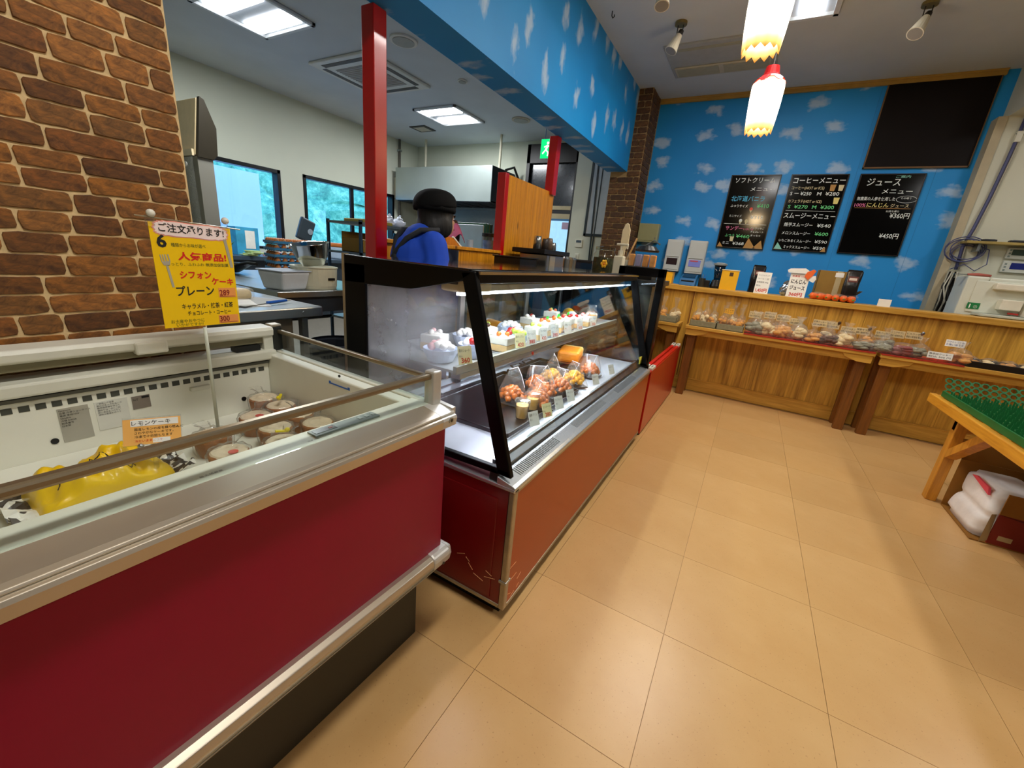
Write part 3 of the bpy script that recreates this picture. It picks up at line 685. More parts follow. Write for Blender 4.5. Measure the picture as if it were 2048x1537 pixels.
# fork and knife drawings
fk = M('drawn_silver', 'b9b2a0', .4, metal=.3)
B().box(0, .0008, -.0025, .0025, -.05, .002).prism([(-.009, .012), (-.006, .003), (.006, .003), (.009, .012)], 'x', 0, .0008).box(0, .0008, -.009, -.0065, .012, .028).box(0, .0008, -.0042, -.0017, .012, .028).box(0, .0008, .0007, .0032, .012, .028).box(0, .0008, .0062, .009, .012, .028).xf(mt @ Matrix.Translation((0, -.36 * sw, .1 * sh)) @ Matrix.Rotation(.12, 4, 'X')).build('fork_drawing', fk, sg)
B().box(0, .0008, -.0035, .0035, -.045, .03).xf(mt @ Matrix.Translation((0, .43 * sw, .28 * sh)) @ Matrix.Rotation(.15, 4, 'X')).build('knife_drawing', fk, sg)
B().tube([SC + Vector((-.004, .0, -sh * .52)), SC + Vector((-.004, 0.0, -.2)), Vector((SC.x - .004, sp.y, .60))], .0045, 8).build('rod', M('milky_rod', 'c9cdb8', .3), sg, smooth=True)
hw = B().tube([mt @ Vector((-.006, -.62 * sw, .545 * sh)), mt @ Vector((-.006, .66 * sw, .50 * sh))], .0016, 6).build('cross_wire', M('wire_brass', 'a99d80', .3, metal=.8), sg)
for yy in (-.47, .43):
    B().box(-.010, .004, yy * sw - .008, yy * sw + .008, .46 * sh, .56 * sh).xf(mt).build('clip', acryl, sg, bevel=.003)
    B().ell(mt @ Vector((-.003, yy * sw + .004, .575 * sh)), .009).build('clip_knob', M('clip_white', 'e2dccb', .4), sg, smooth=True)
# ================================================================== CAKE DISPLAY CASE
CY0, CY1, CXB, CXF = .955, 2.80, -1.2, -.475
dc = thing('cake_display_case', 'black-framed glass cake display case with slanted front on a red base', 'display case', (-.84, 1.88, 0))
case_red_refl = M('case_red_floor_reflection', 'ae4604', .32, var=.06, sc=3, spec=.35)  # red panel, with the tan floor's orange reflection painted into its colour
case_side = M('case_crimson_enamel', '780308', .32, var=.05, coat=.1)
B().box(CXB + .03, CXF - .03, CY0 + .03, CY1 - .0, 0, .055).build('kick_plate', M('black_kick', '14120c', .5), dc)
B().box(CXF - .02, CXF, CY0 + .02, CY1, .05, .497).build('front_panel', case_red_refl, dc)
B().box(CXB, CXF - .02, CY0, CY0 + .02, .05, .497).build('end_panel', case_side, dc)
# pressed relief on the end panel
B().box(CXB + .03, CXF - .055, CY0 - .003, CY0, .075, .455).build('end_panel_field', case_side, dc, bevel=.003)
B().box(CXB, CXF - .02, CY1 - .02, CY1, .05, .497).box(CXB, CXB + .02, CY0 + .02, CY1 - .02, .05, .497).build('rear_panels', steel, dc)
tr = M('worn_steel_trim', 'a89c84', .35, metal=.7, var=.15, sc=30)
B().box(CXF - .018, CXF + .003, CY0 - .004, CY0 + .02, .05, .497).build('corner_trim', tr, dc, bevel=.004)
B().box(CXF - .02, CXF + .003, CY0 + .02, CY1, .05, .064).box(CXB, CXF - .018, CY0 - .003, CY0 + .02, .05, .064).build('bottom_trim', tr, dc, bevel=.002)
B().box(CXF - .02, CXF + .0025, CY0 + .02, CY1, .488, .499).build('top_trim', tr, dc, bevel=.002)
B().box(CXF - .024, CXF + .005, CY0 - .006, CY0 + .026, .155, .166).build('trim_clip', steel, dc, bevel=.002)
for k in range(7):
    yy, zz = CY0 + random.uniform(.02, .09), random.uniform(.07, .22)
    B().bar((CXF + .0006, yy, zz), (CXF + .0006, yy + random.uniform(.01, .05), zz + random.uniform(-.03, .03)), .0012, .0014).build('scratch', M('scratch_pale', 'd89a68', .6), dc)
for k in range(6):
    xx, zz = CXF - random.uniform(.03, .2), random.uniform(.07, .2)
    B().bar((xx, CY0 - .0036, zz), (xx - random.uniform(.01, .05), CY0 - .0036, zz + random.uniform(-.02, .03)), .0012, .0012).build('scratch', M('scratch_pale', 'd89a68', .6), dc)
# steel ledge with slots, black sill
sled = M('brushed_steel_ledge', 'c3c8cc', .25, metal=.8, var=.05, stretch=(1, 60, 1), sc=5)
B().prism([(CXF + .004, .497), (CXF + .004, .512), (CXF - .008, .518), (CXF - .062, .532), (CXF - .062, .50)], 'y', CY0 - .006, CY1).build('ledge', sled, dc, bevel=.002)
B().prism([(CXB, .497), (CXF + .004, .497), (CXF + .004, .508), (CXB, .522)], 'y', CY0 - .008, CY0 + .02).build('end_ledge', sled, dc, bevel=.003)
y = 1.02; sl = None
while y < 2.75:
    if (1.0 < y < 1.33) or (1.5 < y < 1.9) or (2.1 < y < 2.5):
        if sl is None:
            o = B().hexa([Vector(p) for p in [(CXF - .052, y, .5296), (CXF - .018, y, .5208), (CXF - .018, y + .0025, .5208), (CXF - .052, y + .0025, .5296), (CXF - .052, y, .5304), (CXF - .018, y, .5216), (CXF - .018, y + .0025, .5216), (CXF - .052, y + .0025, .5304)]]).build('vent_slot', M('slot_shadow', '4a4e50', .6), dc); sl = (o.data, y)
        else:
            o = bpy.data.objects.new('vent_slot', sl[0]); COL.objects.link(o); o.parent = dc; o.location = (0, y - sl[1], 0)
    y += .0105
B().prism([(CXF - .062, .50), (CXF - .062, .545), (CXF - .092, .552), (CXF - .092, .50)], 'y', CY0 + .0, CY1).build('black_sill', black, dc, bevel=.002)
B().box(CXF - .105, CXF - .092, CY0 + .03, CY1 - .02, .5, .562).build('inner_rail', steel, dc, bevel=.001)
deck = M('white_deck_steel', 'c9ccd6', .22, metal=.35, var=.04)
B().box(CXB + .03, CXF - .105, CY0 + .02, CY1 - .02, .5, .545).build('deck', deck, dc)
# frames: end outline in the xz plane
frm = M('black_gloss_frame', '030304', .4, spec=.15)
FB, FT, BT, BB = (-.493, .535), (-.668, 1.118), (CXB, 1.125), (CXB, .52)
def endframe(y0, y1, full):
    b = B()
    w = .046
    b.prism([FB, FT, (FT[0] - w, FT[1] - .004), (FB[0] - w - .002, FB[1] + .004)], 'y', y0, y1)
    b.prism([FT, BT, (BT[0], 1.035), (-.9, 1.045), (FT[0] - w, 1.088)], 'y', y0, y1)
    b.prism([(CXB, .52), (CXB, 1.1), (CXB + .10, 1.1), (CXB + .10, .52)], 'y', y0, y1)
    b.prism([FB, (CXB, .52), (CXB, .545), (FB[0] - .01, .557)], 'y', y0, y1)
    return b
endframe(CY0, CY0 + .02, True).build('end_frame', frm, dc, bevel=.003)
endframe(CY1 - .02, CY1, True).build('end_frame', frm, dc, bevel=.003)
B().prism([(CXB - .012, .5), (CXB - .012, 1.128), (CXB, 1.128), (CXB, .5)], 'y', CY0, CY0 + .02).build('edge_trim', tr, dc)
def fogmask(nt, haze):
    v = coords(nt)
    f = noise(nt, v, 9, 5, .65)
    sp = nt.nodes.new('ShaderNodeSeparateXYZ'); nt.links.new(v, sp.inputs[0])
    # condensation: dense over the rear two thirds of the pane, clear by the front bar
    mr = nt.nodes.new('ShaderNodeMapRange'); mr.inputs[1].default_value = .15; mr.inputs[2].default_value = -.10; mr.inputs[3].default_value = 0; mr.inputs[4].default_value = 1
    nt.links.new(sp.outputs['X'], mr.inputs[0])
    mz = nt.nodes.new('ShaderNodeMapRange'); mz.inputs[1].default_value = .56; mz.inputs[2].default_value = .72; mz.inputs[3].default_value = .25; mz.inputs[4].default_value = 1
    nt.links.new(sp.outputs['Z'], mz.inputs[0])
    mu = nt.nodes.new('ShaderNodeMath'); mu.operation = 'MULTIPLY'; nt.links.new(mr.outputs[0], mu.inputs[0]); nt.links.new(mz.outputs[0], mu.inputs[1])
    m2 = nt.nodes.new('ShaderNodeMath'); m2.operation = 'MULTIPLY'; nt.links.new(mu.outputs[0], m2.inputs[0])
    m3 = nt.nodes.new('ShaderNodeMapRange'); m3.inputs[1].default_value = .3; m3.inputs[2].default_value = .6; m3.inputs[3].default_value = haze * .75; m3.inputs[4].default_value = haze
    nt.links.new(f, m3.inputs[0]); nt.links.new(m3.outputs[0], m2.inputs[1]); return m2.outputs[0]
fog = glass('misted_glass', (.96, .97, .98), .8, .05, .40, (.60, .60, .63), mask=fogmask)
B().prism([(FB[0] - .04, .548), (FT[0] - .03, 1.10), (CXB + .08, 1.10), (CXB + .08, .54)], 'y', CY0 + .008, CY0 + .011).build('misted_end_pane', fog, dc)
B().prism([(FB[0] - .04, .548), (FT[0] - .03, 1.10), (CXB + .08, 1.10), (CXB + .08, .54)], 'y', CY1 - .012, CY1 - .009).build('end_pane', clear, dc)
B().hexa([(-.535, CY0 + .02, .548), (-.530, CY0 + .02, .548), (-.530, CY1 - .02, .548), (-.535, CY1 - .02, .548), (-.69, CY0 + .02, 1.105), (-.685, CY0 + .02, 1.105), (-.685, CY1 - .02, 1.105), (-.69, CY1 - .02, 1.105)]).build('front_pane', clear, dc)
B().box(-.70, -.662, CY0 + .01, CY1 - .01, 1.085, 1.121).build('top_front_bar', frm, dc, bevel=.004)
B().box(-.662, -.656, CY0 + .012, CY1 - .012, 1.111, 1.119).build('chrome_strip', M('chrome_strip', 'c8ccd0', .15, metal=1), dc)
B().box(CXB, -.69, CY0 + .005, CY1 - .005, 1.112, 1.124).build('top_pane', M('black_glass_top', '100b0b', .04, coat=1.0), dc, bevel=.002)
# lamp housing and LED strip
B().box(-.80, -.735, CY0 + .03, CY1 - .03, 1.052, 1.075).build('lamp_housing', M('housing_beige', 'b9a274', .4), dc, bevel=.003)
B().box(-.80, -.71, CY0 + .02, CY0 + .16, 1.055, 1.11).build('lamp_ballast', M('ballast_cream', 'd9bd80', .45), dc, bevel=.004)
B().box(-.775, -.735, CY0 + .012, CY0 + .02, 1.075, 1.098).build('ballast_socket', M('socket_dark', '34322c', .4), dc, bevel=.003)
ledm = emit('led_white', 'dfe6ff', 14)
y = CY0 + .04; lm = None
while y < CY1 - .05:
    if lm is None: o = B().box(-.756, -.737, y, y + .012, 1.0425, 1.052).build('led', ledm, dc); lm = (o.data, y)
    else: o = bpy.data.objects.new('led', lm[0]); COL.objects.link(o); o.parent = dc; o.location = (0, y - lm[1], 0)
    y += .0165
area(dc, (-.765, (CY0 + CY1) / 2, 1.040), .03, CY1 - CY0 - .15, LP_LED, (.86, .92, 1.0))
# upper shelf
B().box(CXB + .05, -.755, CY0 + .04, CY1 - .04, .80, .808).build('upper_shelf', M('shelf_steel', 'b4b6b4', .3, metal=.5), dc)
B().box(-.757, -.742, CY0 + .04, CY1 - .04, .795, .822).build('shelf_edge', M('shelf_edge_grey', 'a3a296', .35, metal=.4), dc, bevel=.002)
B().box(-.78, -.742, CY0 + .06, CY1 - .06, .775, .795).build('shelf_light_bar', steel, dc, bevel=.002)
for yy in (CY0 + .05, 1.88, CY1 - .06): B().box(CXB + .05, -.79, yy, yy + .012, .77, .80).build('shelf_bracket', steel, dc)
B().box(-.79, -.782, CY0 + .08, CY1 - .08, .770, .775).build('added_lower_led', ledm, dc)  # strip and its area light are added to brighten the lower deck
area(dc, (-.80, (CY0 + CY1) / 2, .766), .03, CY1 - CY0 - .2, LP_LED * .7, (.9, .94, 1.0))
# rear sliding doors
for k, (a, c, xo) in enumerate(((CY0 + .03, 1.62, 0), (1.54, 2.22, .018), (2.14, CY1 - .03, 0))):
    b = B().box(CXB + .022 + xo, CXB + .038 + xo, a, a + .035, .55, 1.1).box(CXB + .022 + xo, CXB + .038 + xo, c - .035, c, .55, 1.1).box(CXB + .022 + xo, CXB + .038 + xo, a, c, .55, .58).box(CXB + .022 + xo, CXB + .038 + xo, a, c, 1.07, 1.1)
    d = b.build('sliding_door', steel, dc, bevel=.002)
    B().box(CXB + .028 + xo, CXB + .032 + xo, a + .035, c - .035, .58, 1.07).build('pane', glass('dark_door_glass', (.5, .56, .55), 1), d)
B().cyl((-.742, 1.52, .784), (-.738, 1.52, .784), .007, n=12).build('red_marker', M('red_bead', 'd83018', .4), dc)
B().box(-.545, -.538, 2.745, 2.785, .552, .60).build('yellow_notice', M('yellow_notice', 'c9b83a', .5), dc)
# ---- price cards
cardm = M('price_card_white', 'dcdad0', .5, var=.04); cardy = M('price_card_cream', 'e6dca8', .5, var=.05)
def pcard(pt, w, h, rz, tilt, label, price, top, base=cardm, group='price cards in the display case', stripe=None):
    c = Vector(pt); t = thing('price_card', label, 'price card', (c.x, c.y, c.z - h / 2), 0, group)
    o, mt = tilted(t, c, w, h, rz, tilt, base)
    card_text(top, mt, t, -w * .44, h * .18, h * .2, INKB, w * .8)
    card_text('税込', mt, t, -w * .44, -h * .1, h * .14, INKY, w * .25)
    if price: card_text(price, mt, t, -w * .3, -h * .42, h * .38, M('price_red', 'c8321e', .6), w * .62, .02)
    B().box(-.012, -.001, -w * .3, w * .3, -h * .52, -h * .44).xf(mt).build('foot', acryl, t)
    return t
# upper shelf cakes
cream_m = M('whipped_cream', 'f2ece0', .55, var=.04, sc=30, bump=.15); sponge = M('sponge', 'e6bd7c', .8, var=.15, sc=60, bump=.3); berry = M('strawberry_red', 'c01c1c', .3, var=.15, sc=80)
choco = M('chocolate', '4a2412', .45); peach = M('orange_fruit', 'ee7a2a', .35, var=.15); green_p = M('green_pick', '35d83a', .4); cupp = M('silver_cup', 'b9bdc4', .3, metal=.7); pinkc = M('pink_cream', 'e8a6a4', .5); greenf = M('muscat_green', 'b8cc4a', .35); dishb = M('blue_white_film', 'c9d4ea', .3)
def cake_slice(loc, label, topping, rz=0, base=sponge, ht=.045, pick=False, r=.041, wrap=True):
    ht *= 1.25
    x, y, z = loc
    t = thing('cake_piece', label, 'cake', loc, rz, 'cakes on the upper shelf')
    B().box(-r, r, -r * .9, r * .9, .003, .003 + ht * .45).build('sponge', base, t, world=False, bevel=.003)
    B().box(-r, r, -r * .9, r * .9, .003 + ht * .45, .003 + ht).build('cream_layer', cream_m, t, world=False, bevel=.004)
    B().lathe([(.0, 0), (r * 1.35, 0), (r * 1.38, .004), (r * 1.3, .004)], n=16).build('foil_plate', cupp, t, world=False)
    for k in range(3):
        a = k * 2.1 + rz; B().ell((math.cos(a) * r * .45, math.sin(a) * r * .45, .003 + ht + .008), .011, .011, .011, 8, 5).build('topping', topping[k % len(topping)], t, world=False, smooth=True)
    B().ell((0, 0, ht + .004), r * .7, r * .6, .008, 10, 5, .15).build('cream_swirl', cream_m, t, world=False, smooth=True)
    if wrap: B().box(-r * 1.04, r * 1.04, -r * .97, r * .97, .004, ht * 1.0).build('film_collar', film, t, world=False)
    if pick: B().prism([(-.007, .0), (.007, .0), (.0085, .02), (.003, .03), (-.004, .024)], 'y', -.0006, .0006).xf(Matrix.Translation((r * .3, 0, ht + .006))).build('leaf_pick', green_p, t, world=False)
    return t
def bowl_cake(loc, label, mats, r=.06):
    t = thing('cake_cup', label, 'cake', loc, 0, 'cakes on the upper shelf')
    B().lathe([(.0, 0), (r * .7, 0), (r * .95, .03), (r, .045), (r * .96, .045), (r * .9, .032), (0, .03)], n=18).build('cup', dishb, t, world=False)
    for k in range(9):
        a = k * 2.4; q = r * .62 * (k / 9) ** .5
        B().ell((math.cos(a) * q, math.sin(a) * q, .048 + .012 * (1 - k / 9)), .015, .015, .013, 8, 5, .2).build('topping', mats[k % len(mats)], t, world=False, smooth=True)
    return t
ZS = .809
spec = [  # y, x, kind, label
 (1.06, -.86, 'cup', 'pale pink-topped cream cake at the misted end of the upper shelf', [cream_m, pinkc, cream_m]),
 (1.17, -.98, 'slice', 'white shortcake behind the misted pane, back of the shelf', [cream_m, pinkc]),
 (1.20, -.82, 'cup', 'cream cake cup with red berries beside the misted pane', [cream_m, cream_m, berry]),
 (1.32, -.94, 'cup', 'wide white cream cake under clear film in the back row', [cream_m, cream_m]),
 (1.36, -.80, 'slice', 'orange-topped pudding cake in a white cup near the shelf edge', [peach, cream_m]),
 (1.48, -.96, 'slice', 'shortcake with dark cherry and lemon slice, back row', [choco, greenf, berry]),
 (1.52, -.83, 'cup', 'cream cake with red berries and chopped white topping', [cream_m, berry, greenf]),
 (1.66, -.94, 'cup', 'snow-white cream mound cake in the middle of the shelf', [cream_m, cream_m, cream_m]),
 (1.69, -.82, 'slice', 'cream slice with green muscat grape topping', [greenf, cream_m]),
 (1.82, -.84, 'pick', 'fruit tart with first upright green leaf pick', [peach, berry]),
 (1.95, -.84, 'pick', 'fruit tart with middle green leaf pick', [peach, berry]),
 (2.08, -.84, 'pick', 'fruit tart with last green leaf pick nearest the yellow roll', [berry, peach]),
 (1.92, -.97, 'slice', 'white slice behind the green-pick tarts', [cream_m, berry]),
 (2.2, -.84, 'slice', 'strawberry slice in front of the yellow roll', [berry, pinkc]),
 (2.32, -.82, 'slice', 'pink strawberry slice beside the far price cards', [pinkc, berry]),
 (2.3, -1.02, 'slice', 'fruit-topped cream slice left of the yellow roll', [peach, greenf])]
for y, x, kind, lab, mats in spec:
    if kind == 'cup': bowl_cake((x, y, ZS), lab, mats)
    else: cake_slice((x, y, ZS), lab, mats, random.uniform(-.3, .3), ht=.05 if kind == 'pick' else .045, pick=kind == 'pick')
def roll(loc, rz, r, ln, mat, label, name='roll_cake'):
    t = thing(name, label, 'cake', loc, rz, None)
    B().cyl((0, -ln / 2, r), (0, ln / 2, r), r, n=20).build('roll', mat, t, world=False, smooth=False)
    B().cyl((0, -ln / 2 - .02, r), (0, -ln / 2, r), r * .9, r * 1.02, 16).cyl((0, ln / 2, r), (0, ln / 2 + .02, r), r * 1.02, r * .9, 16).build('film_end', dishb, t, world=False)
    return t
roll((-.95, 2.42, ZS), .5, .036, .17, M('yellow_wrapper', 'f4b80e', .4, var=.08, sc=10), 'yellow-wrapped roll cake lying on the upper shelf')
roll((-1.02, 1.66, ZS), 1.2, .03, .1, M('orange_wrapper', 'd88a1c', .4, var=.08), 'orange-wrapped roll cake behind the cream cakes by the rear doors')
for k, y in enumerate((2.5, 2.6, 2.68)):
    t = thing('bagged_sweet', ('film-bagged orange biscuit pack by the far pane', 'film-bagged cream biscuit pack second from the far pane', 'film-bagged pale cake pack against the far pane')[2 - k], 'sweet bag', (-.84 - .03 * k, y, ZS), k, 'bagged sweets on the upper shelf')
    B().box(-.03, .03, -.025, .025, .002, .05).build('biscuit', (M('biscuit', 'd89a50', .8, var=.2, sc=50), cream_m, peach)[k], t, world=False, bevel=.006)
    B().prism([(-.036, .001), (.036, .001), (.034, .056), (.004, .075), (.012, .095), (-.012, .095), (-.004, .075), (-.034, .056)], 'y', -.03, .03).build('film_bag', film, t, world=False)
cards = [(930, 712, '苺のショート', '360', cardy), (965, 700, 'プリンアラモード', '', cardm), (1040, 688, '栗のモンブラン', '420', cardy), (1063, 680, 'ガトーショコラ', '380', cardm), (1087, 672, 'フルーツタルト', '430', cardm), (1110, 662, 'レアチーズ', '390', cardm), (1136, 655, '抹茶ロール', '', cardm), (1160, 648, 'ミルクレープ', '410', cardm), (1186, 645, 'いちごロール', '350', cardm)]
for k, (u, v, s, pr, bs) in enumerate(cards):
    p = PX(u, v, x=-.748); p.z = max(p.z, .856); p.z = .851
    pcard((-.748, min(p.y, 2.7), .852), .052 if k not in (4, 7) else .044, .058, -.35, .25, 'upper shelf price card, %s from the misted end' % ('first', 'second', 'third', 'fourth', 'fifth', 'sixth', 'seventh', 'eighth', 'ninth')[k], pr, s, bs)
# ---- lower deck: trays, pastries, puddings, loaf
def tray(x0, x1, y0, y1, z, label):
    t = thing('black_tray', label, 'tray', ((x0 + x1) / 2, (y0 + y1) / 2, z), 0, 'black trays on the lower deck')
    tm = M('black_tray_metal', '17171a', .3, metal=.3)
    B().box(x0 + .01, x1 - .01, y0 + .01, y1 - .01, z, z + .004).build('tray_floor', tm, t)
    for a, c in (((x0, y0), (x1, y0)), ((x1, y0), (x1, y1)), ((x1, y1), (x0, y1)), ((x0, y1), (x0, y0))):
        B().bar((a[0], a[1], z + .012), (c[0], c[1], z + .012), .008, .018).build('tray_rim', tm, t, bevel=.003)
    for yy in (y0 + .12, y1 - .14):
        B().tube([(x0 + .005, yy - .05, z + .018), (x0 - .022, yy - .045, z + .024), (x0 - .022, yy + .045, z + .024), (x0 + .005, yy + .05, z + .018)], .005, 6).build('handle', M('handle_grey', '55595c', .35, metal=.6), t)
    return t
ZD = .5455
tray(-1.07, -.635, 1.17, 1.86, ZD, 'black metal tray carrying the bagged pastries')
tray(-1.07, -.70, 1.90, 2.3, ZD, 'second black tray behind the pastries, by the orange loaf')
# puddings
pudm = M('custard', 'f0b860', .35, var=.05)
for k, (u, v) in enumerate(((1053, 842), (1074, 826))):
    p = PX(u, v, z=ZD + .006)
    t = thing('pudding_cup', ('custard pudding cup nearest the front bar of the case', 'second custard pudding cup, beside the pastry bags')[k], 'pudding', (p.x - .035, p.y + .02, ZD + .0045), 0, 'pudding cups')
    B().lathe([(0, .002), (.022, .002), (.028, .055), (0, .055)], n=18).build('custard', pudm, t, world=False)
    B().lathe([(0, 0), (.024, 0), (.031, .068), (.0325, .068), (.0325, .071), (.03, .071)], n=20).build('cup', acryl, t, world=False, smooth=True)
    B().lathe([(.033, .070), (.03, .078), (0, .08)], n=16).build('lid', film, t, world=False)
# pastries in pyramid film bags
bun = M('glazed_bun', 'c8640e', .35, var=.55, sc=60, bump=.35, coat=.4); bun2 = M('custard_bun', 'eaa41e', .45, var=.2, sc=40, bump=.3)
past = [(1043, 800, bun, .0), (1088, 798, bun, .3), (1110, 812, bun, .8), (1142, 790, bun, 1.2), (1108, 762, bun2, .4), (1172, 772, bun2, .9), (1120, 785, bun, 2.), (1205, 752, bun, 1.5)]
plab = ('pyramid-bagged glazed pastry nearest the misted pane', 'pyramid-bagged pastry with dark stripes, second along the tray', 'nutty pastry bag just behind the pudding cups', 'twisted pretzel pastry bag in the front row', 'tall pyramid bag with peach and custard pastry at the back', 'custard-yellow pastry bag beside the pretzel', 'glazed pastry bag in the middle of the pile', 'caramel pastry bag at the far end of the front row')
plocs = relax([PX(u, v, z=ZD + .02) for u, v, _, _ in past], .118, (-1.0, 1.24), (-.70, 2.2))
for k, (u, v, mm_, rz) in enumerate(past):
    p = plocs[k]
    t = thing('bagged_pastry', plab[k], 'pastry', (p.x, p.y, ZD + .0045), rz, 'bagged pastries on the lower deck')
    t.scale = (1.15, 1.15, 1.2)
    B().box(-.05, .05, -.05, .05, 0, .006).build('black_dish', black, t, world=False, bevel=.004)
    b = B()
    for q in range(24):
        a = q * 2.4; rr = .042 * (q / 24) ** .5; b.ell((math.cos(a) * rr, math.sin(a) * rr, .022 + .034 * (1 - q / 24) + random.uniform(-.004, .004)), .0145, .012, .012, 8, 5, .4)
    b.build('pastry', mm_, t, world=False, smooth=True)
    hgt = .125 if k in (0, 1, 4) else .10
    b = B(); c = [(-.058, -.05, .004), (.058, -.05, .004), (.058, .05, .004), (-.058, .05, .004)]
    n = 6
    def tetra(u_, w_):
        th = 2 * math.pi * w_; sq = 1 / max(abs(math.cos(th)), abs(math.sin(th))); a = (1 - u_) ** .8
        ridge = .055 * (u_)   # upper seam is a line
        return Vector((math.cos(th) * sq * .056 * a, math.sin(th) * sq * .052 * a + ridge * math.sin(th) * .6, .004 + hgt * u_ + .002 * math.sin(17 * th + 9 * u_)))
    b.surf(tetra, 8, 20, True); b.build('film_bag', film, t, world=False, smooth=True)
    B().tube([tetra(1, .25), tetra(.75, .12), tetra(.4, .1)], .0012, 4).tube([tetra(1, .75), tetra(1, .25)], .0012, 4).build('bag_seam', M('seam_white', 'd6d6dc', .3), t, world=False)
low = [(1063, 862, '濃厚プリン', '', cardm), (1090, 838, 'カスタード', '280', cardy), (1113, 828, 'アップルパイ', '', cardm), (1137, 806, 'シナモンロール', '', cardm), (1187, 775, 'くるみパン', '', cardm), (1218, 757, 'カヌレ', '', cardm)]
for k, (u, v, s, pr, bs) in enumerate(low):
    p = PX(u, v, x=-.61)
    pcard((-.605, p.y, .588), .05, .056, -.35, .4, 'lower deck price card, %s from the front bar' % ('first', 'second', 'third', 'fourth', 'fifth', 'sixth')[k], pr, s, bs, group='lower deck price cards')
lo = thing('orange_loaf', 'large orange loaf on a wooden board at the back of the lower deck', 'loaf', (-.93, 2.47, ZD), .25)
B().box(-.12, .12, -.16, .16, 0, .012).build('wooden_board', wood('board_brown', '6a3a1c', '8a5028'), lo, world=False, bevel=.003)
B().box(-.07, .07, -.12, .08, .012, .085).build('loaf', M('loaf_orange', 'ee8a14', .5, var=.12, sc=12), lo, world=False, bevel=.018)
B().box(-.07, .07, .082, .13, .012, .08).build('cut_end', M('loaf_cream', 'f0c878', .6, var=.15, sc=30), lo, world=False, bevel=.015)
# ---- tall black-framed glass screen closing the far end
fs = thing('glass_screen', 'tall black-framed glass screen standing at the far end of the cake case', 'screen', (-.65, 2.85, 0))
SY0, SY1 = 2.815, 2.87
B().box(-.80, -.5, SY0, SY1, 0, .5).build('screen_base', M('black_gloss_frame', '040405', .35), fs)
B().box(-.545, -.5, SY0, SY1, .5, 1.17).box(-.80, -.755, SY0, SY1, .5, 1.17).box(-.80, -.5, SY0, SY1, 1.115, 1.17).box(-.80, -.5, SY0, SY1, .5, .54).build('frame', frm, fs, bevel=.004)
B().box(-.755, -.545, SY0 + .02, SY0 + .025, .54, 1.115).build('pane', clear, fs)
for zz in (.78, 1.0): B().box(-.755, -.56, SY0 + .03, SY1 + .09, zz, zz + .006).build('glass_shelf', clear, fs)
# ---- red low divider boards with white-lettered ends
for k, (x0, x1) in enumerate(((-.508, -.475), (-.548, -.515))):
    t = thing('red_divider_board', ('long red upright board facing the aisle beyond the cake case', 'second red upright board behind the aisle-facing one')[k], 'board', ((x0 + x1) / 2, 3.6, 0))
    B().box(x0, x1, 2.885, 4.2, .012, .485).build('board', M('red_board', 'b81608', .32, var=.05, coat=.3), t, bevel=.003)
    B().box(x0 + .004, x1 - .004, 3.02, 4.08, .485, .50).build('top_strip', M('bright_red_strip', 'd81208', .35), t, bevel=.003)
    B().box(x0 + .004, x1 - .006, 2.89, 4.2, 0, .012).build('skid', black, t)
    for a, c in ((2.9, 3.03), (4.06, 4.19)):
        e = B().box(x0 + .002, x1 - .002, a, c, .485, .506).build('white_end', M('white_end_cap', 'd8d4c4', .5), t, bevel=.002)
        B().box(x0 + .012, x1 - .012, a + .03, c - .03, .506, .5065).build('printed_mark', INKY, e)
B().box(-.56, -.475, 2.83, 2.89, .486, .496).build('red_end_plate', M('bright_red_strip', 'd81208', .35), fs, bevel=.003)
# ================================================================== BACK COUNTER AND TABLES
oak = wood('oak_veneer', '8a5a08', 'e6b044', (9, 9, .5), 1.9, .5)
oak_h = wood('oak_board', 'a8741a', 'e2ae4a', (.7, 9, 9), 2.0, .45)
oak_d = wood('oak_dark_leg', '5c3208', '8a5212', (12, 12, .8), 2.2, .5)
CF = 4.49
ct = thing('long_counter', 'long oak-veneered service counter running along the blue wall', 'counter', (.8, 4.7, 0))
xs = [-1.1, -.47, .2, .87, 1.54, 2.2, 2.9]
for a, c in zip(xs, xs[1:]):
    B().box(a + .001, c - .001, CF, CF + .02, .1, .99).build('front_panel', oak, ct)
B().box(-1.1, 2.9, CF - .012, CF + .02, 0, .125).build('skirting', oak_h, ct, bevel=.003)
B().box(-1.1, 2.9, CF - .022, CF - .012, .118, .125).build('skirting_lip', oak_h, ct)
B().box(-1.1, 2.9, CF - .035, CF + .34, .99, 1.036).build('worktop', oak_h, ct, bevel=.004)
B().box(-1.1, 2.9, CF + .30, CF + .32, 0, .99).build('rear_panel', oak_d, ct)
B().box(-.492, -.482, CF - .004, CF, .13, .99).build('joint_strip', oak_d, ct)
